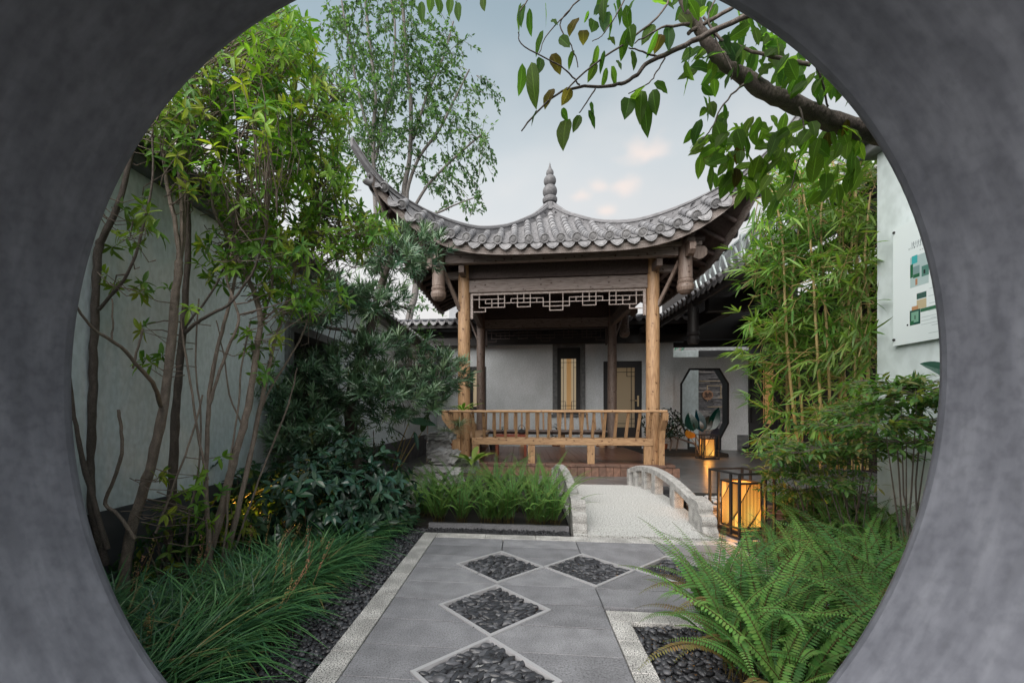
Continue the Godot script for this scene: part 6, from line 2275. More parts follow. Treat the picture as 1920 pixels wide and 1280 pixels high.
func fern(at: Vector3, label: String, group: String, n: int, size: float, shapes: Array, lean := Vector3.ZERO, called := "sword_fern") -> void:
	var t := thing(called, label, "fern", at, 0, group)
	n = int(n * 1.35)
	size *= 1.08
	var spin := R(0, TAU)
	for k in n:
		var yaw := spin + TAU * k / n + R(-0.35, 0.35)
		var s := size * R(0.72, 1.12)
		var b := Basis(Vector3.UP, yaw) * Basis(Vector3.RIGHT, R(-0.12, 0.22))
		if lean != Vector3.ZERO:
			var ax := Vector3.UP.cross(lean)
			b = Basis(ax.normalized(), ax.length() * R(0.5, 1.2)) * b
		obj("frond", shapes[rng.randi() % shapes.size()], M.fern_green, t, Transform3D(b.scaled(Vector3.ONE * s), Vector3(R(-0.05, 0.05), 0, R(-0.05, 0.05))))

func ferns() -> void:
	var lush := []
	var tones := [Color(0.105, 0.235, 0.06), Color(0.14, 0.285, 0.07), Color(0.08, 0.19, 0.06), Color(0.17, 0.32, 0.08), Color(0.11, 0.25, 0.066)]
	for i in 8:
		lush.append(frond_shape(R(0.46, 0.60), R(0.05, 0.45), R(0.7, 2.0), R(0.045, 0.056), 300 + i, tones[i % 5]))
	lush.append(frond_shape(0.5, 0.3, 2.1, 0.045, 333, Color(0.20, 0.15, 0.055)))   # a frond going brown
	var upright := []
	for i in 7:
		upright.append(frond_shape(R(0.48, 0.68), R(0.02, 0.4), R(0.7, 2.1), R(0.036, 0.046), 400 + i, [Color(0.10, 0.22, 0.05), Color(0.14, 0.27, 0.06), Color(0.075, 0.175, 0.05)][i % 3], 0.44))
	var g := "sword ferns massed on the right of the path"
	var spots := [
		[0.90, 1.56, 1.0, "small sword fern lowest in the pebble bed, by the gate rim"],
		[0.84, 1.76, 0.95, "sword fern whose fronds reach furthest left over the pebbles"],
		[1.06, 1.96, 1.0, "sword fern between the pebble bed and the tall ferns, second row"],
		[1.22, 1.42, 1.0, "sword fern tucked against the inside of the gate's right rim"],
		[0.98, 1.80, 1.0, "sword fern spilling lowest over the right pebble bed"],
		[0.86, 1.98, 1.0, "sword fern standing in the middle of the right pebble bed"],
		[0.98, 2.12, 1.0, "sword fern overhanging the stone border across the pebble bed"],
		[1.68, 2.44, 0.8, "sword fern at the path's edge beyond the pebble bed"],
		[1.70, 2.72, 0.85, "low sword fern at the path's edge, between pebble diamond and lantern"],
		[1.66, 3.08, 0.7, "small sword fern at the path's far right corner"],
		[1.12, 1.62, 1.0, "sword fern nearest the right rim of the gate, fronds over the pebble bed"],
		[1.42, 1.58, 1.05, "sword fern half hidden by the gate's lower right rim"],
		[1.10, 1.95, 1.0, "sword fern leaning over the right corner of the granite border"],
		[1.40, 1.90, 1.1, "tall sword fern behind the frontmost two by the gate rim"],
		[1.72, 1.85, 1.05, "sword fern deep by the gate rim, second row"],
		[1.26, 2.16, 0.95, "sword fern whose frond tips reach over the end of the granite border"],
		[1.56, 2.16, 1.1, "upright sword fern in the middle of the right bank, light green"],
		[1.82, 2.20, 1.05, "sword fern between the middle of the bank and the white wall"],
		[2.12, 2.15, 1.0, "sword fern against the foot of the white wall, lowest"],
		[1.80, 2.30, 0.85, "sword fern spreading over the pebble diamond by the lantern"],
		[1.86, 2.58, 1.0, "sword fern third row back on the right bank"],
		[1.98, 2.52, 1.1, "tall fronded fern third row back, nearer the wall"],
		[2.25, 2.55, 1.0, "sword fern in the corner under the notice board"],
		[1.76, 2.90, 0.75, "sword fern just in front of the tall lantern"],
		[2.02, 2.95, 0.85, "sword fern to the right in front of the lantern"],
		[2.20, 2.90, 1.05, "upright sword fern between lantern and white wall"],
		[2.22, 3.28, 1.0, "sword fern beside the end of the white wall"],
		[2.2, 3.42, 0.8, "sword fern touching the lantern's front post"],
		[2.30, 3.68, 1.0, "sword fern right of the lantern frame with a bowed frond"],
		[2.42, 4.02, 1.0, "sword fern behind the lantern's right posts"],
		[1.82, 3.18, 0.7, "low sword fern at the foot of the lantern pad"]]
	for q in spots:
		fern(Vector3(q[0], 0.02, -q[1]), q[3], g, 15 if q[2] > 0.9 else 11, q[2], lush, Vector3(-0.11, 0, 0.12))
	var g2 := "upright sword ferns between the grass and the bridge"
	var names := ["at the corner of the gravel strip", "second from the grass along the kerb", "third along the kerb", "in the middle of the kerb", "fifth along the kerb", "beside the bridge's left scroll stone", "behind the kerb row, nearest the rocks", "second in the back row", "middle of the back row", "back row near the bridge", "tight against the bridge parapet", "under the pavilion seat, left", "under the pavilion seat, right", "leaning on the kerb corner below the rocks", "low in front, third gap of the kerb row", "low in front, beside the scroll stone", "spilling over the lowest rock"]
	var at2 := [[-0.76, 3.95], [-0.54, 3.94], [-0.32, 3.95], [-0.11, 3.94], [0.10, 3.95], [0.31, 3.96], [-0.62, 4.38], [-0.36, 4.40], [-0.08, 4.42], [0.18, 4.38], [0.34, 4.62], [-0.30, 4.95], [0.12, 4.95], [-0.92, 4.12], [-0.22, 3.95], [0.20, 3.95], [-0.86, 4.45]]
	for i in at2.size():
		fern(Vector3(at2[i][0], 0.02, -at2[i][1]), "upright light green sword fern " + names[i], g2, 17, [0.85, 1.0, 0.8, 0.95, 0.85, 0.9, 1.05, 0.95, 1.15, 1.0, 1.0, 1.1, 0.95, 0.95, 0.7, 0.7, 1.0][i], upright, Vector3(0.04, 0, 0.14))
	# darker ones under the shrubs
	var g3 := "dark ferns under the clipped tree"
	fern(P(735, 935, 4.3) * Vector3(1, 0, 1), "dark fern right of the glossy shrubs, below the big leaf", g3, 14, 0.95, lush, Vector3(0.1, 0, 0.1))
	fern(P(765, 925, 4.7) * Vector3(1, 0, 1), "dark fern in front of the lowest rock", g3, 14, 0.9, lush, Vector3(0.1, 0, 0.1))
	fern(P(700, 900, 4.2) * Vector3(1, 0, 1), "dark fern at the foot of the clipped tree", g3, 12, 0.9, lush, Vector3(0.1, 0, 0.1))
	# strap-leaved ferns
	var strap := [leaf_shape(0.36, 0.075, 0.25, 0.35, 7, 1.15, 0.8, 0.12), leaf_shape(0.30, 0.065, 0.25, 0.55, 7, 1.1, 0.8, 0.12)]
	for q in [[885, 868, 5.15, 0.98, "yellow-green strap-leaved fern beside the middle rock, by the bench", 13], [868, 770, 5.75, 0.8, "strap-leaved fern by the left end of the bench rail", 9]]:
		var p := P(q[0], q[1], q[2])
		var t := thing("strap_fern", q[4], "fern", p)
		var f := Leaves.new()
		for k in q[5]:
			var a = TAU * k / q[5] + R(-0.2, 0.2)
			var d := Vector3(cos(a) * 0.75, R(0.5, 1.1), sin(a) * 0.75)
			f.add(Transform3D(along(d, Vector3.UP - Vector3(cos(a), 0, sin(a)) * 0.8).scaled(Vector3.ONE * q[3] * R(0.75, 1.1)), Vector3(cos(a), 0, sin(a)) * 0.02), strap[k % 2], vary(Color(0.24, 0.35, 0.07), 0.18))
		hang_leaves(f, t, M.fern_green, 40)


# ---------------------------------------------------------------- shrubs and other planting
func shrub(called: String, label: String, cat: String, at: Vector3, rad: Vector3, n: int, shapes: Array, tints: Array, m: Material, per := 3, group := "", pieces := 0, stems := 7) -> Node3D:
	var t := thing(called, label, cat, at, 0, group)
	var f := Leaves.new()
	var st := MB.new()
	var c := Vector3(0, rad.y * 0.75, 0)
	for k in stems:
		var e := c + ball() * rad * 0.6
		e.y = absf(e.y) + 0.05
		st.tube([Vector3(R(-0.05, 0.05), -0.04, R(-0.05, 0.05)), e * 0.5 + ball() * 0.03, e], [0.008, 0.006, 0.003], 5, false)
	for i in n:
		var o := ball().normalized() * pow(rng.randf(), 0.45)
		var p := c + o * rad
		if p.y < 0.02: p.y = R(0.02, 0.1)
		var grow := (o + Vector3.UP * 0.35 + ball() * 0.4).normalized()
		var tone: Color = tints[rng.randi() % tints.size()]
		for k in per:
			var a := TAU * k / per + R(-0.5, 0.5)
			var bs := along(grow, Vector3.UP)
			var d := (bs * Vector3(cos(a) * 0.8, 0.55, sin(a) * 0.8) + Vector3.DOWN * R(0.1, 0.6)).normalized()
			f.add(Transform3D(along(d, grow + Vector3.UP * 0.5, R(-0.4, 0.4)).scaled(Vector3.ONE * R(0.7, 1.15)), p), shapes[rng.randi() % shapes.size()], vary(tone, 0.2))
	hang_leaves(f, t, m, pieces)
	obj("stems", st, M.twig_brown, t)
	return t

func undergrowth() -> void:
	var glossy := [leaf_shape(0.10, 0.040, 0.25, 0.2, 4, 0.85, 0.9), leaf_shape(0.085, 0.036, 0.3, 0.35, 4, 0.85, 0.9), leaf_shape(0.112, 0.042, 0.2, 0.15, 4, 0.85, 0.9)]
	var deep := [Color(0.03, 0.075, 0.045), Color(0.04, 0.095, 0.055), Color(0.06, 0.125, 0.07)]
	var g := "glossy dark shrubs beneath the trees"
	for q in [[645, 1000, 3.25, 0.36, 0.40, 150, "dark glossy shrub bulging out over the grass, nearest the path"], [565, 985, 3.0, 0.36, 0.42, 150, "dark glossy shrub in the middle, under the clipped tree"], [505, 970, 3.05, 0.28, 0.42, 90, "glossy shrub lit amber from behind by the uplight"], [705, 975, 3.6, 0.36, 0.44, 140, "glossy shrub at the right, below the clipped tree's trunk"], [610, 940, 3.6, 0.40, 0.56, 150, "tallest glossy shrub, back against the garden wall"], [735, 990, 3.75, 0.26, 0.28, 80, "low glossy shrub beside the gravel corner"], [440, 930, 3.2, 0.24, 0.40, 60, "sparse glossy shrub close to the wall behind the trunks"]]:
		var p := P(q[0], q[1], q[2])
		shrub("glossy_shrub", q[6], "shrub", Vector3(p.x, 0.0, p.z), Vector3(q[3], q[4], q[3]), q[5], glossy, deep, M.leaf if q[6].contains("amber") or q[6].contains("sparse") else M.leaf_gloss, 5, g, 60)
	# fill behind, under the window
	var soft := [leaf_shape(0.06, 0.02, 0.3, 0.2, 3), leaf_shape(0.05, 0.02, 0.3, 0.3, 3)]
	# sprigs and ground cover between the trunks
	var sprig := [leaf_shape(0.075, 0.024, 0.3, 0.25, 4), leaf_shape(0.06, 0.022, 0.3, 0.4, 4)]
	for q in [[330, 1050, 2.45, 0.30, 0.30, 60, "yellow-green sprigs between the pale trunk and the clump of stems"], [270, 1060, 2.35, 0.26, 0.22, 50, "dark low sprigs at the foot of the pale leaning trunk"], [400, 1010, 2.75, 0.30, 0.26, 70, "dark low growth against the wall behind the clump of stems"], [440, 980, 2.7, 0.22, 0.32, 50, "yellowing sprigs right of the clump of stems"]]:
		var p := P(q[0], q[1], q[2])
		var yellow: bool = q[6].begins_with("yellow")
		shrub("low_sprigs", q[6], "shrub", Vector3(maxf(p.x, -2.1), 0.0, p.z), Vector3(q[3], q[4], q[3]), q[5], sprig, [Color(0.26, 0.32, 0.05), Color(0.16, 0.25, 0.05), Color(0.10, 0.18, 0.045)] if yellow else [Color(0.04, 0.10, 0.045), Color(0.06, 0.13, 0.05)], M.leaf, 4, "low sprigs between the trunks", 30)
	var mid := [Color(0.05, 0.11, 0.04), Color(0.07, 0.14, 0.05), Color(0.035, 0.08, 0.035)]
	for q in [[570, 690, 4.6, 0.42, 0.42, 170, "bushy green shrub under the latticed window"], [500, 700, 4.0, 0.3, 0.3, 80, "small-leaved shrub left of the latticed window"], [800, 640, 7.2, 0.35, 0.5, 130, "leafy shrub trained up the wall coping before the pavilion's left column"], [700, 830, 5.2, 0.45, 0.4, 120, "green shrub behind the clipped tree's trunk"]]:
		var p := P(q[0], q[1], q[2])
		var base := maxf(p.y - q[4], 0.0)
		var t := shrub("green_shrub", q[6], "shrub", Vector3(p.x, base, p.z), Vector3(q[3], q[4], q[3]), q[5], soft, mid, M.leaf, 5)
		var st := MB.new()
		st.tube([Vector3(0, -base, 0), Vector3(0.03, 0.1, 0)], [0.015, 0.01], 6)
		obj("trunk", st, M.bark_dark, t)
	var ft := P(1272, 655, 17.0)
	shrub("far_shrub", "bit of green shrub glimpsed through the gap over the octagonal doorway", "shrub", Vector3(ft.x, ft.y - 0.2, ft.z), Vector3(0.4, 0.4, 0.3), 60, soft, [Color(0.05, 0.22, 0.15)], M.leaf, 6)
	# variegated grass tuft by the bench
	var blades := leaf_shape(0.30, 0.011, 0.2, 0.75, 7, 1.0, 0.5)
	for q in [[838, 815, 5.5, "pale striped spider grass by the bench's left end"], [862, 800, 5.7, "second tuft of pale striped grass against the bench"], [815, 765, 5.6, "pale grass tuft above the stacked rocks"]]:
		var p := P(q[0], q[1], q[2])
		var t := thing("spider_grass", q[3], "plant", p)
		var f := Leaves.new()
		for k in 70:
			var a := R(0, TAU)
			f.add(Transform3D(along(Vector3(cos(a) * 0.6, R(0.5, 1.3), sin(a) * 0.6), Vector3.UP - Vector3(cos(a), 0, sin(a))).scaled(Vector3.ONE * R(0.6, 1.1)), Vector3(cos(a), 0, sin(a)) * 0.02), blades, vary(Color(0.30, 0.36, 0.22), 0.25))
		hang_leaves(f, t, M.grass_blade, 0)
	# big-leaved plant in front of the rocks
	var p0 := P(760, 840, 5.0)
	var t0 := thing("broad_leaf_plant", "plant with one large horizontal grey-green leaf beside the rocks", "plant", p0)
	var big := leaf_shape(0.36, 0.135, 0.2, 0.12, 9, 0.75, 0.8, 0.06)
	var f0 := Leaves.new()
	f0.add(Transform3D(along(Vector3(1, -0.08, 0.12), Vector3.UP + Vector3(0, 0, 0.8)), Vector3(0.04, 0.33, 0.0)), big, Color(0.065, 0.15, 0.085))
	f0.add(Transform3D(along(Vector3(0.3, 0.9, 0.1), Vector3(-0.4, 0.3, 1)).scaled(Vector3.ONE * 0.75), Vector3(0.15, 0.18, -0.2)), big, Color(0.05, 0.13, 0.04))
	f0.add(Transform3D(along(Vector3(-0.5, 0.5, 0.3), Vector3.UP).scaled(Vector3.ONE * 0.7), Vector3(0.0, 0.12, 0.0)), big, Color(0.04, 0.10, 0.05))
	f0.add(Transform3D(along(Vector3(0.45, -0.75, 0.3), Vector3.UP).scaled(Vector3(0.45, 0.7, 0.7)), Vector3(0.12, 0.2, 0.05)), big, Color(0.035, 0.09, 0.05))
	hang_leaves(f0, t0, M.leaf_gloss, 10)
	var s0 := MB.new()
	s0.tube([Vector3(-0.18, -0.25, 0.0), Vector3(-0.05, 0.08, 0), Vector3(0.05, 0.33, 0)], [0.010, 0.008, 0.005], 6)
	s0.tube([Vector3(-0.1, -0.25, -0.1), Vector3(0.05, 0.0, -0.15), Vector3(0.15, 0.18, -0.2)], [0.010, 0.008, 0.005], 6)
	s0.tube([Vector3(-0.1, -0.25, 0.0), Vector3(0.0, 0.12, 0)], [0.008, 0.005], 6)
	s0.tube([Vector3(-0.1, -0.25, 0.05), Vector3(0.12, 0.2, 0.05)], [0.008, 0.005], 6)
	obj("stalks", s0, M.culm_gold, t0)
	# nandina on the right: thin canes, layered sprays of small leaves
	var tiny := [leaf_shape(0.062, 0.021, 0.2, 0.15, 3), leaf_shape(0.052, 0.019, 0.25, 0.25, 3), leaf_shape(0.07, 0.022, 0.2, 0.1, 3)]
	var nand := [Color(0.12, 0.24, 0.075), Color(0.15, 0.28, 0.085), Color(0.085, 0.19, 0.065), Color(0.23, 0.25, 0.10)]
	for q in [[1700, 960, 2.55, 0.45, [[1690, 760], [1720, 740], [1745, 790], [1660, 800], [1700, 830], [1735, 720], [1675, 720]], "nandina with thin canes in front of the white wall, under the notice board"], [1600, 960, 3.0, 0.5, [[1560, 800], [1600, 780], [1640, 760], [1530, 840], [1580, 860], [1620, 840], [1650, 820], [1500, 850], [1560, 900]], "broad nandina spray spreading below the bamboo"], [1520, 950, 3.5, 0.5, [[1480, 860], [1510, 880], [1530, 850], [1465, 830], [1500, 920], [1550, 930], [1470, 890]], "nandina behind the tall lantern, beside the hall floor"]]:
		var base := P(q[0], q[1], q[2])
		base.y = 0.0
		var t := thing("nandina", q[5], "shrub", base, 0, "nandina shrubs on the right bank")
		var st := MB.new()
		var f := Leaves.new()
		for s in q[4]:
			var e := P(s[0], s[1], q[2] + R(-0.15, 0.15)) - base
			st.tube([Vector3(R(-0.06, 0.06), 0, R(-0.06, 0.06)), e * 0.5 + Vector3(0, 0.06, 0), e], [0.0045, 0.004, 0.002], 6, false)
			for k in 18:
				var a := R(0, TAU)
				var out := Vector3(cos(a), R(-0.05, 0.35), sin(a)).normalized()
				var len := R(0.12, 0.3)
				var tip := e + out * len + Vector3.DOWN * 0.03
				st.tube([e, e + out * len * 0.5 + Vector3.UP * 0.01, tip], [0.002, 0.0015, 0.001], 4, false)
				for w in 15:
					var u := R(0.25, 1.0)
					var d := (out * 0.8 + Vector3(R(-1, 1), R(-0.7, 0.5), R(-1, 1))).normalized()
					f.add(Transform3D(along(d, Vector3.UP + ball() * 0.4).scaled(Vector3.ONE * R(0.7, 1.15)), e.lerp(tip, u) + ball() * 0.02), tiny[rng.randi() % 3], vary(nand[rng.randi() % 4], 0.2))
		hang_leaves(f, t, M.leaf, 90)
		obj("canes", st, M.bark_dark, t)
	# low shrubs that fill the right bank behind the ferns
	for q in [[1500, 950, 3.75, 0.3, 0.26, 90, "low leafy shrub between lantern and hall floor, lit amber"], [1590, 945, 3.4, 0.34, 0.26, 110, "dark low shrub under the bamboo stems"], [1670, 960, 3.1, 0.30, 0.24, 90, "low shrub at the end of the white wall"], [1545, 930, 4.3, 0.4, 0.3, 120, "leafy undergrowth round the foot of the middle bamboo"], [1450, 905, 4.9, 0.25, 0.16, 50, "small pale-leaved shrub at the edge of the hall floor"], [1620, 930, 4.2, 0.35, 0.4, 110, "dark shrub deep behind the bamboo and wall end"]]:
		var p := P(q[0], q[1], q[2])
		shrub("bank_shrub", q[6], "shrub", Vector3(p.x, 0.02, p.z), Vector3(q[3], q[4], q[3]), q[5], soft if q[5] != 50 else tiny, nand if q[5] == 50 else [Color(0.06, 0.13, 0.045), Color(0.085, 0.16, 0.055), Color(0.04, 0.095, 0.04)], M.leaf, 5, "low shrubs on the right bank", 40)
	# dry leaves caught in the nandina
	for q in [[1680, 745, 2.7, "curled brown dry leaf caught against the white wall, upper"], [1700, 792, 2.6, "large brown dry leaf caught in the nandina stems"], [1705, 735, 2.55, "small brown dry leaf high in the nandina"], [1735, 790, 2.5, "brown dry leaf beside the gate rim"]]:
		var o := obj("dry_leaf", recoloured(leaf_shape(0.13, 0.06, 0.5, 0.4, 6, 0.85, 0.8, 0.3), vary(Color(0.12, 0.06, 0.04), 0.2)), M.leaf, self, Transform3D(along(Vector3(1, R(-0.5, 0.2), 0.2), Vector3(0, 0.4, 1)), P(q[0] - 20, q[1], q[2])))
		tag(o, q[3], "dead leaf", "dry leaves caught in the nandina")
	# the big leaf poking in beside the gate on the right
	var t5 := thing("banana_plant", "broad dark green leaf poking out from behind the gate's right rim", "plant", Vector3(2.3, 0, -2.2))
	var f5 := Leaves.new()
	var e5 := P(1800, 708, 2.2) - Vector3(2.3, 0, -2.2)
	f5.add(Transform3D(along(P(1727, 682, 2.2) - P(1800, 708, 2.2), Vector3(-0.2, 0.5, 1)).scaled(Vector3(0.45, 0.6, 0.6)), e5), big, Color(0.03, 0.10, 0.055))
	hang_leaves(f5, t5, M.leaf_gloss, 3)
	var s5 := MB.new()
	s5.tube([Vector3(0, 0, 0), Vector3(0.02, 0.6, 0.02), e5], [0.012, 0.01, 0.006], 6)
	obj("stalk", s5, M.culm_gold, t5)
	# by the octagonal doorway: dark shrub on a bent stem, and a plant with paddle leaves
	var pz := P(1248, 850, 11.2)
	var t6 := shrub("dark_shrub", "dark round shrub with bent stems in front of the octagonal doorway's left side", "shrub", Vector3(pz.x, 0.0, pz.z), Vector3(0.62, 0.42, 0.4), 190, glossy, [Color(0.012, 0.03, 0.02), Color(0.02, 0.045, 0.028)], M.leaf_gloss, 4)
	t6.position.y = 0.42
	var s6 := MB.new()
	s6.tube([Vector3(0.9, -0.42, 0.3), Vector3(0.6, -0.15, 0.2), Vector3(0.2, 0.0, 0.1), Vector3(-0.3, 0.05, 0)], [0.03, 0.026, 0.022, 0.015], 7)
	s6.tube([Vector3(0.1, -0.42, 0.0), Vector3(0.15, -0.1, 0.0), Vector3(0.0, 0.2, 0)], [0.025, 0.02, 0.012], 7)
	s6.tube([Vector3(0.25, -0.42, 0.0), Vector3(0.3, -0.1, 0.0), Vector3(0.3, 0.2, 0)], [0.022, 0.018, 0.012], 7)
	obj("bent_stem", s6, M.bark_dark, t6)
	var bed := MB.new()
	bed.box(Vector3(pz.x + 0.1, 0.03, pz.z + 0.1), Vector3(2.2, 0.1, 1.2), Basis(), 0.02)
	struct("shrub_bed", bed, M.soil)
	var pc := P(1321, 857, 10.6)
	pc.y = 0.0
	var t7 := thing("paddle_leaf_plant", "plant with dark paddle leaves behind the small distant lantern", "plant", pc)
	var paddle := leaf_shape(0.56, 0.26, 0.35, 0.12, 7, 0.75, 0.8, 0.05)
	var f7 := Leaves.new()
	var s7 := MB.new()
	for q in [[1318, 810, 1305, 765, 0.9], [1331, 806, 1356, 762, 0.9], [1300, 808, 1294, 772, 1.15], [1322, 806, 1328, 778, 0.9], [1312, 806, 1308, 784, 0.9], [1334, 820, 1346, 800, 0.6]]:
		var a := P(q[0], q[1], 10.6) - pc
		var b := P(q[2], q[3], 10.6) - pc
		f7.add(Transform3D(along(b - a, Vector3(R(-0.3, 0.3), 0.2, 1)).scaled(Vector3(q[4], a.distance_to(b) / 0.56, 1)), a), paddle, vary(Color(0.014, 0.032, 0.026), 0.2))
		s7.tube([Vector3(R(-0.05, 0.05), 0, 0), a * 0.6 + Vector3(0, 0.05, 0), a], [0.014, 0.012, 0.008], 6)
	var ya := P(1297, 822, 10.5) - pc
	f7.add(Transform3D(along(Vector3(-0.1, -0.3, 0.1) + Vector3(0, 0.6, 0), Vector3(0, 0, 1)).scaled(Vector3(0.9, 0.4, 1)), ya), paddle, Color(0.30, 0.16, 0.03))
	s7.tube([Vector3(-0.1, 0, 0), ya * 0.6, ya], [0.012, 0.01, 0.008], 6)
	hang_leaves(f7, t7, M.leaf_gloss, 12)
	obj("stalks", s7, M.bark_brown, t7)


# ---------------------------------------------------------------- lilyturf
func liriope() -> void:
	var shapes := []
	for i in 7:
		shapes.append(leaf_shape(R(0.26, 0.38), R(0.006, 0.0085), 0.25, R(0.5, 1.15), 8, 1.0, 0.42))
	var tones := [Color(0.05, 0.15, 0.055), Color(0.07, 0.19, 0.065), Color(0.035, 0.11, 0.05), Color(0.11, 0.25, 0.085)]
	var b := MB.new()
	var n := 0
	while n < 560:
		var z := R(1.12, 3.95)
		var x := R(-2.2, -1.22)
		if z > 1.85 and x < -1.66: continue
		if z > 2.5 and x < -1.42: continue
		if z > 3.0 and x < -1.30: continue
		n += 1
		var lean := Vector3(0.22, 0, 0.10)
		for k in 17:
			var a := R(0, TAU)
			var out := Vector3(cos(a), 0, sin(a))
			var d := (out * R(0.15, 0.7) + lean * R(0.4, 1.6) + Vector3.UP).normalized()
			b.put(shapes[rng.randi() % 7], Transform3D(along(d, Vector3.UP - d * 0.2 - out * 0.6 - lean).scaled(Vector3.ONE * R(0.7, 1.12)), Vector3(x, 0.01, -z) + out * R(0, 0.03)), vary(tones[rng.randi() % 4] if rng.randf() < 0.95 else Color(0.24, 0.20, 0.08), 0.25))
	tag(stuff("lilyturf_grass", b, M.grass_blade), "arching dark green lilyturf grass covering the ground left of the path", "grass")
	# seed stalks standing out of the grass
	for i in 26:
		var x := R(-2.0, -1.15)
		var z := R(1.45, 2.9)
		var t := thing("seed_stalk", "thin brown seed stalk standing out of the lilyturf grass", "seed stalk", Vector3(x, 0.02, -z), 0, "seed stalks in the lilyturf")
		var m := MB.new()
		var d := Vector3(R(0.1, 0.6), 1, R(-0.2, 0.3)).normalized()
		var l := R(0.26, 0.4)
		m.tube([Vector3.ZERO, d * l * 0.5, d * l + Vector3(0.02, 0, 0)], [0.002, 0.0018, 0.001], 4, false)
		for k in 26:
			var u := R(0.45, 1.0)
			m.box(d * l * u + ball() * 0.006, Vector3.ONE * R(0.003, 0.006), Basis(ball().normalized(), R(0, 3)), 0.0008)
		obj("stalk", m, M.sign_wood if rng.randf() < 0.5 else M.culm_gold, t)


# ---------------------------------------------------------------- small things
func uplight(label: String, at: Vector3, aim: Vector3, energy: float) -> void:
	var t := thing("garden_uplight", label, "garden light", at, 0, "amber uplights hidden in the planting")
	var m := MB.new()
	m.lathe([Vector2(0.0, 0.0), Vector2(0.05, 0.0), Vector2(0.05, 0.09), Vector2(0.042, 0.095), Vector2(0.04, 0.08)], 16, Vector3.ZERO)
	obj("housing", m, M.iron_black, t)
	var g := MB.new()
	g.lathe([Vector2(0.04, 0.078), Vector2(0.0, 0.084)], 16, Vector3.ZERO)
	obj("lamp_glass", g, M.bulb_glow, t)
	var l := SpotLight3D.new()
	l.name = numbered("uplight_beam", self)
	l.light_color = Color(1.0, 0.70, 0.28)
	l.light_energy = energy
	l.light_size = 0.04
	l.spot_range = 8.0
	l.spot_angle = 62.0
	l.spot_attenuation = 2.0
	l.shadow_enabled = true
	l.position = at + Vector3(0, 0.12, 0)
	l.basis = Basis.looking_at(aim, Vector3.RIGHT)
	add_child(l)

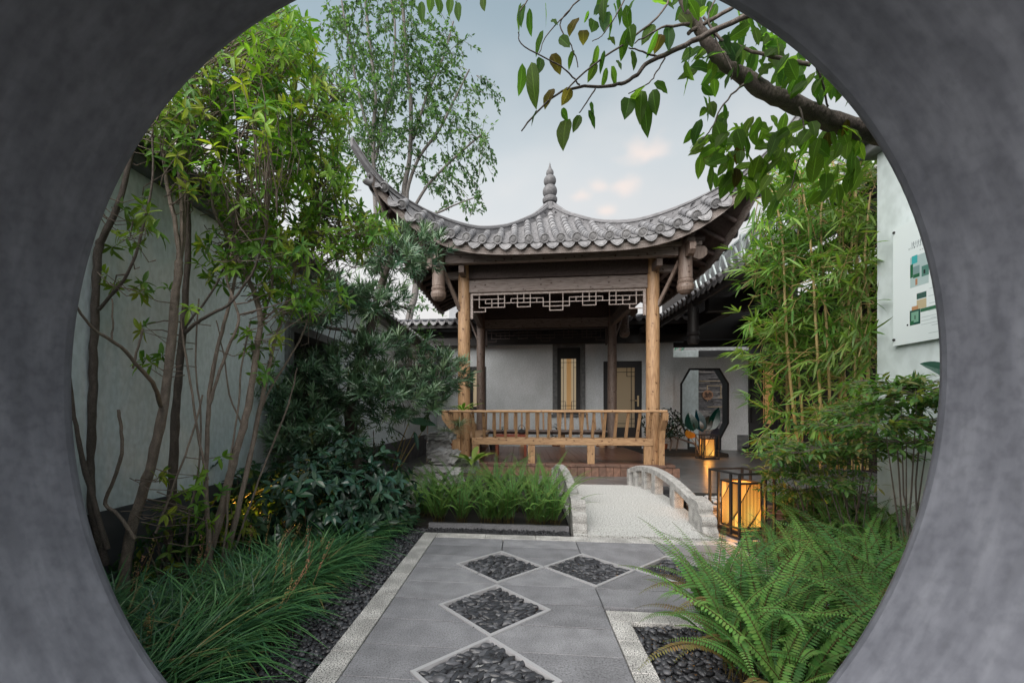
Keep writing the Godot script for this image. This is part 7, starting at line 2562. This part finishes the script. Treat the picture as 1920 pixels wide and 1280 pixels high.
func small_things() -> void:
	var a := P(478, 950, 3.2)
	uplight("amber uplight hidden behind the glossy shrubs by the trunks", Vector3(a.x, 0.0, a.z), Vector3(0.55, 1, 0.35), 0.6)
	var b := P(1545, 900, 4.1)
	uplight("amber uplight hidden in the bank under the bamboo", Vector3(b.x, 0.1, b.z), Vector3(-0.2, 1, 0.3), 0.12)
	# low red table in the pavilion with tea things
	var t := thing("low_table", "low red-brown wooden table standing inside the pavilion", "table", Vector3(-0.18, DECK, -8.3))
	var tp := MB.new()
	tp.box(Vector3(0, 0.40, 0), Vector3(0.62, 0.045, 0.42), Basis(), 0.006)
	obj("tabletop", tp, M.red_wood, t)
	var ap := MB.new()
	ap.box(Vector3(0, 0.35, 0.17), Vector3(0.52, 0.06, 0.02))
	obj("apron", ap, M.red_wood, t)
	for sx in [-1, 1]:
		for sz in [-1, 1]:
			var lg := MB.new()
			lg.box(Vector3(sx * 0.27, 0.19, sz * 0.17), Vector3(0.05, 0.376, 0.05), Basis(), 0.004)
			obj("leg", lg, M.red_wood, t)
	var tea := thing("teapot", "small black teapot with looped handle on the red table", "teapot", Vector3(0.02, DECK + 0.4225, -8.3))
	var po := MB.new()
	po.lathe([Vector2(0, 0), Vector2(0.05, 0.0), Vector2(0.075, 0.03), Vector2(0.075, 0.06), Vector2(0.04, 0.085), Vector2(0.02, 0.09), Vector2(0.015, 0.11), Vector2(0.0, 0.115)], 16, Vector3.ZERO)
	po.tube([Vector3(0.06, 0.04, 0), Vector3(0.10, 0.07, 0), Vector3(0.115, 0.095, 0)], [0.015, 0.011, 0.008], 8)
	obj("pot", po, M.iron_black, tea)
	var hl := []
	var hr := []
	for i in 9:
		var an := PI * i / 8.0
		hl.append(Vector3(cos(an) * 0.065, 0.08 + sin(an) * 0.10, 0))
		hr.append(0.006)
	var hm := MB.new()
	hm.tube(hl, hr, 6)
	obj("handle", hm, M.iron_black, tea)
	var dark := [Color(0.012, 0.026, 0.016), Color(0.02, 0.04, 0.022)]
	var lf := [leaf_shape(0.16, 0.06, 0.3, 0.25, 4), leaf_shape(0.13, 0.045, 0.3, 0.4, 4)]
	for q in [[[-0.32, DECK + 0.4225, -8.28], 0.10, 10, "dark potted plant at the left end of the red table"], [[-0.62, DECK, -9.6], 0.22, 14, "dark leafy plant by the rear bench behind the table"], [[1.0, 0.0, -11.6], 0.5, 46, "bushy potted plant under the tall lattice window"], [[2.15, 0.0, -11.7], 0.4, 22, "small potted plant left of the hall door"], [[3.7, 0.0, -11.7], 0.4, 18, "dark potted plant right of the hall door"], [[-1.7, 0.0, -10.9], 0.9, 90, "dark shrub beside the pavilion's rear left column"]]:
		var at := Vector3(q[0][0], q[0][1], q[0][2])
		var pt := thing("potted_plant", q[3], "potted plant", at)
		var pot := MB.new()
		var r: float = clampf(q[1] * 0.4, 0.045, 0.18)
		pot.lathe([Vector2(0, 0), Vector2(r * 0.7, 0), Vector2(r, r * 1.3), Vector2(r * 0.85, r * 1.3), Vector2(r * 0.8, r * 1.1), Vector2(0, r * 1.1)], 16, Vector3.ZERO)
		obj("pot", pot, M.terracotta if q[1] > 0.3 else M.iron_black, pt)
		var f := Leaves.new()
		for k in q[2]:
			var an := R(0, TAU)
			var up := R(0.0, 1.0)
			f.add(Transform3D(along(Vector3(cos(an), R(-0.1, 1.0), sin(an)), Vector3.UP).scaled(Vector3.ONE * R(0.7, 1.2) * (0.6 + q[1])), Vector3(cos(an) * q[1] * 0.3 * (1.0 - up), r * 1.2 + up * q[1], sin(an) * q[1] * 0.3 * (1.0 - up))), lf[k % 2], vary(dark[k % 2], 0.2))
		hang_leaves(f, pt, M.leaf_gloss, 60)
		var st := MB.new()
		st.tube([Vector3(0, r, 0), Vector3(0.01, r * 1.2 + q[1], 0)], [0.008, 0.004], 6)
		obj("stem", st, M.bark_dark, pt)
